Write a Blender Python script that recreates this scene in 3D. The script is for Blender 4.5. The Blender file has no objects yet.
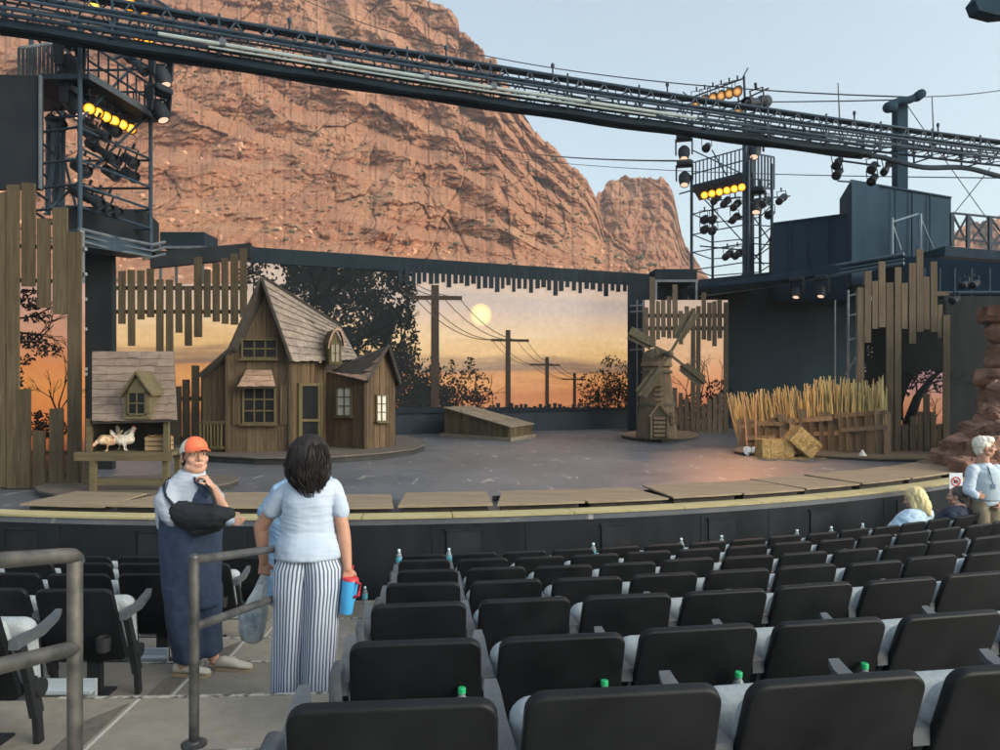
import bpy, bmesh, math, random
import numpy as np
from mathutils import Vector, Matrix, noise as mnoise
random.seed(11)
R = random.random
U = random.uniform
V = Vector
sc = bpy.context.scene
col = sc.collection
PI = math.pi
F, CX, HY, EYE = 751.0, 500.0, 382.0, 1.70


def P(px, py, D):
    return V(((px - CX) / F * D, D, EYE + (HY - py) / F * D))


def DZ(py, z=0.0):
    return F * (EYE - z) / (py - HY)


def G(px, py, z=0.0):
    return P(px, py, DZ(py, z))


WLOC = {}


def tag(o, label=None, cat=None, group=None, kind=None):
    if label: o['label'] = label
    if cat: o['category'] = cat
    if group: o['group'] = group
    if kind: o['kind'] = kind
    return o


def thing(name, label, cat, loc=(0, 0, 0), group=None, rz=0.0):
    o = bpy.data.objects.new(name, None)
    o.empty_display_size = 0.1
    col.objects.link(o)
    o.location = loc
    o.rotation_euler = (0, 0, rz)
    WLOC[o.name] = V(loc)
    return tag(o, label, cat, group)


def kids(o):
    return [c for c in bpy.data.objects if c.parent == o]


KID = {}


def dup(root, loc=None, rot=None, label=None, group=None):
    r = root.copy()
    col.objects.link(r)
    if loc is not None: r.location = loc
    if rot is not None: r.rotation_euler = rot
    if label: r['label'] = label
    if group: r['group'] = group
    if root.name not in KID:
        KID[root.name] = [(c, kids(c)) for c in kids(root)]
    for c, gs in KID[root.name]:
        d = c.copy()
        col.objects.link(d)
        d.parent = r
        for g in gs:
            e = g.copy()
            col.objects.link(e)
            e.parent = d
    return r


class MB:
    def __init__(s):
        s.v, s.f, s.m, s.uv, s.cm = [], [], [], {}, 0

    def add(s, vs, fs, uvs=None):
        n = len(s.v)
        s.v += [V(p) for p in vs]
        for i, f in enumerate(fs):
            if uvs is not None: s.uv[len(s.f)] = uvs[i]
            s.f.append([a + n for a in f])
            s.m.append(s.cm)
        return s

    def obox(s, c, a, b, d):
        """box with centre c and half axes a, b, d"""
        c, a, b, d = V(c), V(a), V(b), V(d)
        if a.cross(b).dot(d) < 0: d = -d
        vs = [c + a * i + b * j + d * k for k in (-1, 1) for j in (-1, 1) for i in (-1, 1)]
        return s.add(vs, [(0, 2, 3, 1), (4, 5, 7, 6), (0, 1, 5, 4), (2, 6, 7, 3), (0, 4, 6, 2), (1, 3, 7, 5)])

    def box(s, lo, hi):
        lo, hi = V(lo), V(hi)
        c, h = (lo + hi) / 2, (hi - lo) / 2
        return s.obox(c, (h.x, 0, 0), (0, h.y, 0), (0, 0, h.z))

    def bar(s, p, q, w, h, up=(0, 0, 1)):
        p, q, up = V(p), V(q), V(up)
        d = q - p
        if d.length < 1e-6: return s
        x = d.cross(up)
        if x.length < 1e-5: x = d.cross(V((0, 1, 0)))
        x.normalize()
        y = x.cross(d).normalized()
        return s.obox((p + q) / 2, d / 2, x * w / 2, y * h / 2)

    def rings(s, rs, cap=True, closed=True, uv=False):
        n = len(rs[0])
        vs = [p for r in rs for p in r]
        fs, us = [], []
        m = n if closed else n - 1
        L = len(rs) - 1
        for i in range(L):
            for j in range(m):
                k = (j + 1) % n
                fs.append((i * n + j, i * n + k, (i + 1) * n + k, (i + 1) * n + j))
                us.append([(j / m, i / L), ((j + 1) / m, i / L), ((j + 1) / m, (i + 1) / L), (j / m, (i + 1) / L)])
        if cap:
            fs.append(tuple(range(n - 1, -1, -1)))
            us.append([(0, 0)] * n)
            fs.append(tuple(range(L * n, L * n + n)))
            us.append([(0, 0)] * n)
        return s.add(vs, fs, us if uv else None)

    def tube(s, pts, r, n=8, cap=True):
        pts = [V(p) for p in pts]
        rr = r if isinstance(r, (list, tuple)) else [r] * len(pts)
        rs = []
        ref = None
        for i, p in enumerate(pts):
            a = pts[max(0, i - 1)]
            b = pts[min(len(pts) - 1, i + 1)]
            d = (b - a)
            if d.length < 1e-9: d = V((0, 0, 1))
            d.normalize()
            if ref is None:
                ref = V((0, 0, 1)) if abs(d.z) < .9 else V((1, 0, 0))
            x = d.cross(ref)
            if x.length < 1e-5: x = d.cross(V((0.3, 1, 0.2)))
            x.normalize()
            y = d.cross(x)
            ref = -y if False else ref
            rs.append([p + (x * math.cos(2 * PI * j / n) + y * math.sin(2 * PI * j / n)) * rr[i] for j in range(n)])
        return s.rings(rs, cap)

    def capsule(s, p, q, ra, rb, n=12, k=4):
        p, q = V(p), V(q)
        d = q - p
        L = d.length
        if L < 1e-6:
            d = V((0, 0, 1))
        d.normalize()
        ref = V((0, 0, 1)) if abs(d.z) < .9 else V((1, 0, 0))
        x = d.cross(ref).normalized()
        y = d.cross(x)
        rs = []
        for i in range(k + 1):
            a = -PI / 2 + PI / 2 * i / k
            rs.append((p + d * math.sin(a) * ra, max(math.cos(a) * ra, 1e-4)))
        for i in range(k + 1):
            a = PI / 2 * i / k
            rs.append((q + d * math.sin(a) * rb, max(math.cos(a) * rb, 1e-4)))
        return s.rings([[c + (x * math.cos(2 * PI * j / n) + y * math.sin(2 * PI * j / n)) * r for j in range(n)] for c, r in rs])

    def ell(s, c, r, M=None, n=16, k=10):
        c = V(c)
        rs = []
        for i in range(k + 1):
            a = -PI / 2 + PI * i / k
            ring = []
            for j in range(n):
                t = 2 * PI * j / n
                p = V((math.cos(t) * max(math.cos(a), 1e-3) * r[0], math.sin(t) * max(math.cos(a), 1e-3) * r[1], math.sin(a) * r[2]))
                ring.append(c + (M @ p if M is not None else p))
            rs.append(ring)
        return s.rings(rs)

    def lathe(s, prof, c=(0, 0, 0), n=20, M=None, uv=False, cap=True):
        c = V(c)
        rs = []
        for r, z in prof:
            ring = []
            for j in range(n):
                t = 2 * PI * j / n
                p = V((math.cos(t) * r, math.sin(t) * r, z))
                ring.append(c + (M @ p if M is not None else p))
            rs.append(ring)
        return s.rings(rs, cap, uv=uv)

    def prism(s, pts, ext):
        pts = [V(p) for p in pts]
        ext = V(ext)
        n = len(pts)
        nrm = V((0, 0, 0))
        for i in range(n):
            nrm += pts[i].cross(pts[(i + 1) % n])
        if nrm.dot(ext) > 0: pts = pts[::-1]
        vs = pts + [p + ext for p in pts]
        fs = [tuple(range(n)), tuple(range(2 * n - 1, n - 1, -1))]
        for i in range(n):
            j = (i + 1) % n
            fs.append((j, i, n + i, n + j))
        return s.add(vs, fs)

    def quad(s, *pts):
        return s.add(pts, [tuple(range(len(pts)))])

    def xf(s, M, start=0):
        for i in range(start, len(s.v)): s.v[i] = M @ s.v[i]
        return s

    def build(s, name, mats, parent=None, smooth=35, world=True, **tags):
        me = bpy.data.meshes.new(name)
        o = bpy.data.objects.new(name, me)
        off = V((0, 0, 0))
        if parent is not None and world:
            p = parent
            while p is not None:
                off += WLOC.get(p.name, V((0, 0, 0)))
                p = p.parent
        me.from_pydata([tuple(p - off) for p in s.v], [], s.f)
        mats = mats if isinstance(mats, (list, tuple)) else [mats]
        for m in mats: me.materials.append(m)
        if len(mats) > 1:
            me.polygons.foreach_set('material_index', s.m)
        if s.uv:
            L = me.uv_layers.new(name='UVMap')
            for fi, u in s.uv.items():
                st = me.polygons[fi].loop_start
                for k in range(len(u)): L.data[st + k].uv = u[k]
        me.validate()
        if smooth:
            me.polygons.foreach_set('use_smooth', [True] * len(me.polygons))
            me.set_sharp_from_angle(angle=math.radians(smooth))
        me.update()
        col.objects.link(o)
        if parent is not None: o.parent = parent
        if tags: tag(o, **tags)
        return o


def rrect(w, h, r, n=5, cx=0, cz=0):
    """rounded rectangle outline in (x, z), anticlockwise"""
    out = []
    for (sx, sz, a0) in ((1, 1, 0), (-1, 1, 90), (-1, -1, 180), (1, -1, 270)):
        for i in range(n):
            a = math.radians(a0 + 90 * i / (n - 1))
            out.append((cx + sx * (w / 2 - r) + r * math.cos(a), cz + sz * (h / 2 - r) + r * math.sin(a)))
    return out


def pad(mb, w, h, t, r, e, M, bulge=0.0, n=5, k=3, taper=0.0):
    """a slab with rounded outline and rounded edges: x width, z height, y thickness, placed by matrix M"""
    rs = []
    st = []
    for i in range(k + 1):
        a = PI / 2 * i / k
        st.append((-t / 2 + e - e * math.cos(a) if True else 0, e * (1 - math.sin(a))))
    for i in range(k + 1):
        a = PI / 2 * i / k
        st.append((t / 2 - e + e * math.sin(a), e * (1 - math.cos(a))))
    for y, ins in st:
        o = rrect(w - 2 * ins, h - 2 * ins, max(r - ins, .002), n)
        rs.append([M @ V((x, y, z)) for x, z in o])
    if bulge:
        # domed caps on both faces
        for sgn in (-1, 1):
            base = [(x, z) for x, z in rrect(w - 2 * e, h - 2 * e, max(r - e, .002), n)]
            extra = []
            for q in (.75, .4, .08):
                extra.append([M @ V((x * q, sgn * (t / 2 + bulge * (1 - q * q)), z * q)) for x, z in base])
            rs = extra[::-1] + rs if sgn < 0 else rs + extra
    if taper:
        Mi = M.inverted()
        for ring in rs:
            for i in range(len(ring)):
                q = Mi @ ring[i]
                ring[i] = M @ V((q.x * (1 - taper * q.z / h), q.y, q.z))
    mb.rings([ring[::-1] for ring in rs])
    return mb


# ---------------------------------------------------------------- materials
MATS = {}


class NT:
    def __init__(s, name):
        s.m = bpy.data.materials.new(name)
        s.m.use_nodes = True
        s.t = s.m.node_tree
        s.b = s.t.nodes['Principled BSDF']
        MATS[name] = s.m

    def n(s, kind, **kw):
        x = s.t.nodes.new(kind)
        for k, v in kw.items():
            if k in x.inputs: x.inputs[k].default_value = v
            else: setattr(x, k, v)
        return x

    def l(s, a, b):
        s.t.links.new(a, b)

    def ramp(s, fac, stops, interp='LINEAR'):
        r = s.n('ShaderNodeValToRGB')
        r.color_ramp.interpolation = interp
        e = r.color_ramp.elements
        while len(e) < len(stops): e.new(.5)
        for i, (p, c) in enumerate(stops):
            e[i].position = p
            e[i].color = (*c, 1) if len(c) == 3 else c
        if fac is not None: s.l(fac, r.inputs[0])
        return r.outputs[0]

    def coords(s, scale=(1, 1, 1), rnd=True, out='Object'):
        tc = s.n('ShaderNodeTexCoord')
        mp = s.n('ShaderNodeMapping')
        mp.inputs['Scale'].default_value = scale
        if rnd:
            oi = s.n('ShaderNodeObjectInfo')
            ml = s.n('ShaderNodeMath', operation='MULTIPLY')
            ml.inputs[1].default_value = 37.0
            s.l(oi.outputs['Random'], ml.inputs[0])
            s.l(ml.outputs[0], mp.inputs['Location'])
        s.l(tc.outputs[out], mp.inputs[0])
        return mp.outputs[0]

    def noise(s, vec, scale=5, detail=6, rough=.55, dist=0):
        x = s.n('ShaderNodeTexNoise')
        x.inputs['Scale'].default_value = scale
        x.inputs['Detail'].default_value = detail
        x.inputs['Roughness'].default_value = rough
        x.inputs['Distortion'].default_value = dist
        s.l(vec, x.inputs['Vector'])
        return x.outputs['Fac']

    def math(s, op, a, b=None):
        x = s.n('ShaderNodeMath', operation=op)
        for i, q in enumerate((a, b)):
            if q is None: continue
            if isinstance(q, (int, float)): x.inputs[i].default_value = q
            else: s.l(q, x.inputs[i])
        return x.outputs[0]

    def mix(s, fac, a, b, mode='MIX'):
        x = s.n('ShaderNodeMix', data_type='RGBA', blend_type=mode)
        for i, q in ((0, fac), (6, a), (7, b)):
            if isinstance(q, (int, float)): x.inputs[i].default_value = q
            elif isinstance(q, tuple): x.inputs[i].default_value = (*q, 1)
            else: s.l(q, x.inputs[i])
        return x.outputs[2]

    def bump(s, h, strength=.3, dist=.02):
        x = s.n('ShaderNodeBump')
        x.inputs['Strength'].default_value = strength
        x.inputs['Distance'].default_value = dist
        s.l(h, x.inputs['Height'])
        s.l(x.outputs[0], s.b.inputs['Normal'])

    def base(s, c):
        if isinstance(c, tuple): s.b.inputs['Base Color'].default_value = (*c, 1)
        else: s.l(c, s.b.inputs['Base Color'])


def mat(name, c0, c1=None, rough=.7, scale=(1, 1, 1), ns=6, detail=6, bump=0.0, bd=.01, island=0.0, metal=0.0, lo=.3, hi=.7, spec=None, rvar=0.0):
    t = NT(name)
    c1 = c1 or tuple(min(1, x * 1.35) for x in c0)
    vec = t.coords(scale)
    f = t.noise(vec, ns, detail)
    c = t.ramp(f, [(lo, c0), (hi, c1)])
    if island:
        g = t.n('ShaderNodeNewGeometry')
        k = t.math('ADD', t.math('MULTIPLY', g.outputs['Random Per Island'], island * 2), 1 - island)
        h = t.n('ShaderNodeHueSaturation')
        t.l(k, h.inputs['Value'])
        t.l(c, h.inputs['Color'])
        c = h.outputs[0]
    t.base(c)
    t.b.inputs['Roughness'].default_value = rough
    if rvar:
        t.l(t.math('ADD', t.math('MULTIPLY', f, rvar * 2), rough - rvar), t.b.inputs['Roughness'])
    t.b.inputs['Metallic'].default_value = metal
    if spec is not None: t.b.inputs['Specular IOR Level'].default_value = spec
    if bump: t.bump(f, bump, bd)
    return t.m


def emit(name, c, strength):
    t = NT(name)
    t.base((.02, .02, .02))
    t.b.inputs['Emission Color'].default_value = (*c, 1)
    t.b.inputs['Emission Strength'].default_value = strength
    return t.m


def woodmat(name, dark, mid, light, axis='z', island=.18, rough=.8, k=1.0, wear=None):
    t = NT(name)
    s = {'z': (14, 14, .9), 'x': (.9, 14, 14), 'y': (14, .9, 14)}[axis]
    s = tuple(q * k for q in s)
    tc = t.n('ShaderNodeTexCoord')
    g = t.n('ShaderNodeNewGeometry')
    cb = t.n('ShaderNodeCombineXYZ')
    w = t.math('MULTIPLY', g.outputs['Random Per Island'], 31.0)
    for i in range(3): t.l(w, cb.inputs[i])
    ad = t.n('ShaderNodeVectorMath', operation='ADD')
    t.l(tc.outputs['Object'], ad.inputs[0])
    t.l(cb.outputs[0], ad.inputs[1])
    mp = t.n('ShaderNodeMapping')
    mp.inputs['Scale'].default_value = s
    t.l(ad.outputs[0], mp.inputs[0])
    f = t.noise(mp.outputs[0], 1.6, 7, .62, .6)
    c = t.ramp(f, [(.26, dark), (.5, mid), (.76, light)])
    b2 = t.noise(ad.outputs[0], 2.2, 4)
    c = t.mix(t.math('MULTIPLY', b2, .75), c, dark)
    h = t.n('ShaderNodeHueSaturation')
    k2 = t.math('ADD', t.math('MULTIPLY', g.outputs['Random Per Island'], island * 2), 1 - island)
    t.l(k2, h.inputs['Value'])
    t.l(c, h.inputs['Color'])
    t.base(h.outputs[0])
    t.b.inputs['Roughness'].default_value = rough
    t.b.inputs['Specular IOR Level'].default_value = .25
    t.bump(f, .35, .006)
    return t.m
# ================================================================ camera, light, sky
cam_d = bpy.data.cameras.new('camera')
cam = bpy.data.objects.new('camera', cam_d)
col.objects.link(cam)
cam.location = (0, 0, EYE)
cam.rotation_euler = (PI / 2, 0, 0)
cam_d.sensor_width = 36.0
cam_d.lens = F / 1000 * 36.0
cam_d.shift_y = (HY - 375) / 1000.0
cam_d.clip_start = .05
cam_d.clip_end = 5000
sc.camera = cam
sc.view_settings.view_transform = 'Standard'
sc.view_settings.look = 'None'
sc.view_settings.exposure = 1.22
sc.view_settings.gamma = 1.0
sc.view_settings.use_curve_mapping = False
sc.cycles.max_bounces = 6
sc.cycles.diffuse_bounces = 3
sc.cycles.glossy_bounces = 2
sc.cycles.transmission_bounces = 4
sc.cycles.transparent_max_bounces = 6
sc.cycles.caustics_reflective = False
sc.cycles.caustics_refractive = False
sc.cycles.use_denoising = True

HAZE = .00055
SUN_EL, SUN_AZ = 25.0, 118.0     # azimuth from +Y clockwise: low on the right
w = bpy.data.worlds.new('World')
sc.world = w
w.use_nodes = True
nt = w.node_tree
bg = nt.nodes['Background']
sky = nt.nodes.new('ShaderNodeTexSky')
sky.sky_type = 'NISHITA'
sky.sun_disc = False
sky.sun_elevation = math.radians(SUN_EL)
sky.sun_rotation = math.radians(SUN_AZ)
sky.air_density = 1.0
sky.dust_density = 3.0
sky.ozone_density = 1.6
hs = nt.nodes.new('ShaderNodeHueSaturation')
hs.inputs['Saturation'].default_value = .60
nt.links.new(sky.outputs[0], hs.inputs['Color'])
tn = nt.nodes.new('ShaderNodeMix')
tn.data_type = 'RGBA'
tn.blend_type = 'MULTIPLY'
tn.inputs[0].default_value = 1.0
tn.inputs[7].default_value = (.95, 1.0, .955, 1)
nt.links.new(hs.outputs[0], tn.inputs[6])
nt.links.new(tn.outputs[2], bg.inputs['Color'])
bg.inputs['Strength'].default_value = 0.15
sd = bpy.data.lights.new('sun', 'SUN')
sd.energy = 0.55
sd.angle = math.radians(30)
sd.color = (1.0, .80, .60)
so = bpy.data.objects.new('sun', sd)
col.objects.link(so)
az, el = math.radians(SUN_AZ), math.radians(SUN_EL)
sdir = V((math.sin(az) * math.cos(el), math.cos(az) * math.cos(el), math.sin(el)))
so.rotation_euler = sdir.to_track_quat('Z', 'Y').to_euler()

# ================================================================ mountain
_rng = np.random.RandomState(5)
_perm = np.concatenate([_rng.permutation(256)] * 3)
_grad = _rng.normal(size=(256, 3))
_grad /= np.linalg.norm(_grad, axis=1)[:, None]


def pn(x, y, z):
    x, y, z = np.broadcast_arrays(np.asarray(x, float), np.asarray(y, float), np.asarray(z, float))
    xi, yi, zi = np.floor(x).astype(int), np.floor(y).astype(int), np.floor(z).astype(int)
    xf, yf, zf = x - xi, y - yi, z - zi
    f = lambda t: t * t * t * (t * (t * 6 - 15) + 10)
    u, v, w_ = f(xf), f(yf), f(zf)
    out = 0
    for dx in (0, 1):
        for dy in (0, 1):
            for dz in (0, 1):
                h = _perm[(_perm[(_perm[(xi + dx) & 255] + yi + dy) & 255] + zi + dz) & 255]
                g = _grad[h]
                d = g[..., 0] * (xf - dx) + g[..., 1] * (yf - dy) + g[..., 2] * (zf - dz)
                out = out + d * (u if dx else 1 - u) * (v if dy else 1 - v) * (w_ if dz else 1 - w_)
    return out * 1.6


def fbm(x, y, z, o=4, g=.5, ridge=False):
    a, s, t = 1.0, 0, 0
    for i in range(o):
        q = pn(x * 2 ** i + i * 7.1, y * 2 ** i + i * 3.3, z * 2 ** i + i * 5.7)
        if ridge: q = 1 - 2 * np.abs(q)
        s = s + q * a
        t += a
        a *= g
    return s / t


def cells(x, y):
    """2-D Voronoi: distance to the nearest seed, to the cell border, and a random per cell"""
    xi, yi = np.floor(x).astype(int), np.floor(y).astype(int)
    d1 = np.full(x.shape, 9.0)
    d2 = np.full(x.shape, 9.0)
    idv = np.zeros(x.shape)
    for dx in (-1, 0, 1):
        for dy in (-1, 0, 1):
            h = _perm[(_perm[(xi + dx) & 255] + yi + dy) & 255]
            h2 = _perm[h + 17]
            sx, sy = xi + dx + (h + .5) / 256, yi + dy + (h2 + .5) / 256
            d = np.hypot(x - sx, y - sy)
            n1 = d < d1
            d2 = np.where(n1, d1, np.minimum(d2, d))
            idv = np.where(n1, _perm[h2 + 91] / 255.0, idv)
            d1 = np.where(n1, d, d1)
    return d1, d2 - d1, idv


def grid_mesh(name, X, Y, Z, material, **tags):
    nv, nu = X.shape
    co = np.stack([X, Y, Z], -1).reshape(-1, 3)
    i = np.arange(nv * nu).reshape(nv, nu)
    f = np.stack([i[:-1, :-1], i[:-1, 1:], i[1:, 1:], i[1:, :-1]], -1).reshape(-1, 4)
    me = bpy.data.meshes.new(name)
    me.vertices.add(len(co))
    me.vertices.foreach_set('co', co.ravel())
    me.loops.add(f.size)
    me.loops.foreach_set('vertex_index', f.ravel())
    me.polygons.add(len(f))
    me.polygons.foreach_set('loop_start', np.arange(len(f)) * 4)
    me.polygons.foreach_set('use_smooth', np.ones(len(f), bool))
    me.update()
    me.validate()
    me.materials.append(material)
    o = bpy.data.objects.new(name, me)
    col.objects.link(o)
    return tag(o, **tags)


def rockmat(name):
    t = NT(name)
    tc = t.n('ShaderNodeTexCoord')
    g = t.n('ShaderNodeNewGeometry')
    sp = t.n('ShaderNodeSeparateXYZ')
    t.l(g.outputs['True Normal'], sp.inputs[0])
    mp = t.n('ShaderNodeMapping')
    mp.inputs['Scale'].default_value = (.05, .05, .05)
    t.l(tc.outputs['Object'], mp.inputs[0])
    big = t.noise(mp.outputs[0], 1.3, 8, .6, .8)
    c = t.ramp(big, [(.28, (.19, .056, .032)), (.42, (.34, .112, .056)), (.56, (.43, .165, .082)), (.72, (.50, .245, .135))])
    # tilted beds of different reds
    mp2 = t.n('ShaderNodeMapping')
    mp2.inputs['Scale'].default_value = (.016, .016, .14)
    mp2.inputs['Rotation'].default_value = (0, math.radians(-9), 0)
    t.l(tc.outputs['Object'], mp2.inputs[0])
    bed = t.noise(mp2.outputs[0], 2.2, 7, .65, .3)
    bc = t.ramp(bed, [(.34, (.17, .056, .046)), (.45, (.36, .13, .066)), (.58, (.46, .24, .14)), (.70, (.26, .08, .052))])
    c = t.mix(.58, c, bc)
    # talus: paler sand on the gentle slopes
    fine = t.noise(mp.outputs[0], 22, 6, .7)
    sand = t.ramp(fine, [(.34, (.20, .085, .048)), (.48, (.39, .185, .10)), (.6, (.49, .29, .18)), (.7, (.38, .31, .22))])
    flat = t.ramp(t.math('ADD', sp.outputs[2], t.math('MULTIPLY', t.math('SUBTRACT', big, .5), .5)), [(.45, (0, 0, 0)), (.72, (1, 1, 1))])
    c = t.mix(t.math('MULTIPLY', flat, .5), c, sand)
    # desert varnish: dark streaks down the faces
    mp3 = t.n('ShaderNodeMapping')
    mp3.inputs['Scale'].default_value = (.28, .28, .016)
    t.l(tc.outputs['Object'], mp3.inputs[0])
    va = t.noise(mp3.outputs[0], 1.6, 5, .6)
    vb = t.noise(mp.outputs[0], .9, 3)
    vm = t.ramp(t.math('MULTIPLY', va, t.math('ADD', vb, .5)), [(.53, (0, 0, 0)), (.68, (1, 1, 1))])
    inv = t.math('SUBTRACT', 1.0, flat)
    c = t.mix(t.math('MULTIPLY', t.math('MULTIPLY', vm, .5), inv), c, (.17, .095, .088))
    lg = t.noise(mp.outputs[0], .55, 4, .5, .5)
    c = t.mix(t.math('MULTIPLY', t.ramp(lg, [(.38, (0, 0, 0)), (.62, (1, 1, 1))]), .45), c, t.ramp(bed, [(.35, (.30, .09, .05)), (.5, (.50, .25, .14)), (.62, (.58, .36, .22))]))
    c = t.mix(.35, c, t.ramp(fine, [(.3, (.24, .10, .06)), (.7, (.58, .32, .2))]))
    t.base(c)
    t.b.inputs['Roughness'].default_value = .95
    t.b.inputs['Specular IOR Level'].default_value = .1
    mp4 = t.n('ShaderNodeMapping')
    mp4.inputs['Scale'].default_value = (.5, .5, .8)
    t.l(tc.outputs['Object'], mp4.inputs[0])
    t.bump(t.noise(mp4.outputs[0], 1.5, 9, .75), .8, 1.0)
    return t.m


ROCK = rockmat('red_rock')


def massif(name, us, ridge, base, D0, Dr, nu, nv, seed, talus, ground=True, amp=1.0, **tags):
    """a hillside: a grid from its foot to its ridge and down the far side; ridge/base give its outline over azimuth"""
    if len(us) == 4:      # a denser middle stretch
        u = np.concatenate([np.linspace(us[0], us[1], 130)[:-1], np.linspace(us[1], us[2], nu)[:-1], np.linspace(us[2], us[3], 130)])
    else:
        u = np.linspace(us[0], us[1], nu)
    yr = np.interp(u, [p[0] for p in ridge], [p[1] for p in ridge])
    yb = np.interp(u, [p[0] for p in base], [p[1] for p in base])
    yr = yr + 2.2 * fbm(u / 9.0, u * 0 + seed, 0 * u, 4) * 2 + 2.0 * np.round(pn(u / 13.0, u * 0 + seed + 3, 0 * u) * 2)
    d0 = np.interp(u, [p[0] for p in D0], [p[1] for p in D0])
    dr = np.interp(u, [p[0] for p in Dr], [p[1] for p in Dr])
    t = np.linspace(0, 1, nv)[:, None]
    U_, T = np.broadcast_arrays(u[None, :], t)
    py = yb + (yr - yb) * T
    x0 = (U_ - CX) / F * (d0 + (dr - d0) * T)
    z0 = (HY - py) / F * (d0 + (dr - d0) * T)
    warp = .5 * fbm(x0 / 55, z0 / 60, seed, 3)
    n = 9
    q = T * n + warp * 2.2 + x0 * .012
    fr = q - np.floor(q)
    stair = (np.floor(q) + np.clip((fr - .62) / .38, 0, 1) ** 1.0) / n
    stair = stair - (warp * 2.2 + x0 * .012) / n
    tal = talus(U_, py)
    tal = np.clip(tal + .75 * fbm(x0 / 26, (z0 - .3 * x0) / 11, seed + 8, 4) - .08, 0, 1)
    Ts = T + (stair - T) * .75 * (1 - tal)
    D = d0 + (dr - d0) * np.clip(Ts, -.1, 1.1)
    big = fbm(x0 / 45, z0 / 90, seed + 1, 4, .5, True) * 12 + fbm(x0 / 17, z0 / 60, seed + 2, 3, .5, True) * 4
    wx = x0 + 3 * fbm(x0 / 9, z0 / 14, seed + 4, 3)
    d1, e1, r1 = cells(wx / 9.0, z0 / 24 + seed)
    d2_, e2, r2 = cells(wx / 3.6 + 9, z0 / 7 + seed)
    joints = -(r1 - .5) * 5 - (r2 - .5) * 1.9 + 1.1 * np.clip(1 - e1 / .07, 0, 1) + .6 * np.clip(1 - e2 / .09, 0, 1)
    d5, e5, r5 = cells(wx / 1.9 + 3, z0 / 2.6 + seed)
    d6, e6, r6 = cells(wx / 5.2 + 13, (z0 - .3 * x0) / 3.4 + seed)
    joints = joints - (r5 - .5) * 1.0 + .5 * np.clip(1 - e5 / .12, 0, 1) - (r6 - .5) * 1.3
    zz = z0 - .13 * x0 + 3 * fbm(x0 / 30, z0 / 20, seed + 5, 3)
    beds = 1.7 * fbm(x0 / 60, zz / 3.2, seed + 6, 4)
    rub = 1.9 * fbm(x0 / 3.4, z0 / 2.2, seed + 7, 5, .6) + 1.6 * fbm(x0 / 14, (z0 - .25 * x0) / 2.6, seed + 17, 4, .55, True)
    d3, e3, r3 = cells(x0 / 2.0, z0 / 1.3)
    rub = rub - np.where(r3 > .72, np.clip(.5 - d3, 0, 1) * 2.6, 0)
    d4, e4, r4 = cells(x0 / 7.0 + 5, z0 / 4.2)
    rub = rub - np.where(r4 > .82, np.clip(.42 - d4, 0, 1) * 8, 0)
    fade = np.clip(T * 12, 0, 1)
    D = D + amp * fade * ((big + joints * 1.0 + beds + 0.8 * fbm(x0 / 5.5, z0 / 9, seed + 21, 4, .55, True) + .9 * fbm(x0 / 1.6, z0 / 1.6, seed, 3)) * (1 - .72 * tal) + rub * (.25 + .75 * tal))
    X = (U_ - CX) / F * D
    Z = EYE + (HY - py) / F * D
    Y = D.copy()
    # far side of the ridge falls away behind
    back = []
    for k in range(1, 9):
        Yk = Y[-1] + k * 22 + 4 * pn(X[-1] / 20, k, seed)
        back.append((X[-1] * Yk / Y[-1], Yk, np.maximum(Z[-1] - k * k * 2.4 - k * 7, -3)))
    front = []
    if ground:
        for k in range(6):
            s = k / 6.0
            front.append((X[0] * (.42 + .58 * s), Y[0] * (.42 + .58 * s), -1.3 + (Z[0] + 1.3) * s ** 1.5))
    else:
        front.append((X[0], Y[0], Z[0] - 60))
    X = np.vstack([f[0] for f in front] + [X] + [b[0] for b in back])
    Yy = np.vstack([f[1] for f in front] + [Y] + [b[1] for b in back])
    Z = np.vstack([f[2] for f in front] + [Z] + [b[2] for b in back])
    return grid_mesh(name, X, Yy, Z, ROCK, **tags), (u, py, D)


def sstep(a, b, x):
    t = np.clip((x - a) / (b - a), 0, 1)
    return t * t * (3 - 2 * t)


def talus_main(u, y):
    low = sstep(-60, 150, y - (430 - u) * .25 - 60)
    left = 1 - sstep(260, 430, u)
    slope = sstep(0, 12, y - (218 + (u - 560) * .42)) * sstep(545, 575, u)
    foot = sstep(238, 262, y)
    return np.clip(np.maximum.reduce([low * left, slope, foot * .9]), 0, 1)


RIDGE = [(-700, 120), (-400, -20), (-200, -130), (0, -180), (150, -160), (300, -95), (400, -22), (428, 0), (438, 4), (448, 9), (458, 20), (460, 32), (474, 37),
         (484, 52), (486, 60), (496, 59), (502, 76), (515, 98), (534, 130), (554, 150), (574, 170), (586, 178), (596, 194), (604, 224), (620, 243), (640, 256), (660, 271), (700, 284), (760, 292), (900, 310), (1400, 330)]
BASE = [(-700, 300), (150, 290), (400, 292), (700, 298), (760, 302), (900, 330), (1400, 350)]
mount, MG = massif('mountain', (-700, -50, 715, 1300), RIDGE, BASE, [(-700, 90), (0, 100), (700, 130)], [(-700, 200), (0, 330), (300, 330), (440, 300), (596, 255), (640, 190), (760, 160)],
                   1080, 430, 2.3, talus_main, kind='structure')
butte, BG = massif('red_butte', (560, 730), [(560, 250), (590, 215), (598, 192), (604, 187), (610, 181), (624, 175), (640, 179), (648, 178), (650, 177), (660, 177), (666, 180), (674, 196), (682, 234), (690, 252), (697, 263), (712, 282), (730, 296)],
                   [(560, 300), (730, 304)], [(560, 300), (730, 330)], [(560, 350), (620, 372), (665, 372), (730, 335)], 260, 200, 9.1, lambda u, y: sstep(255, 285, y) * .9, ground=False, amp=.9, kind='structure')
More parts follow.
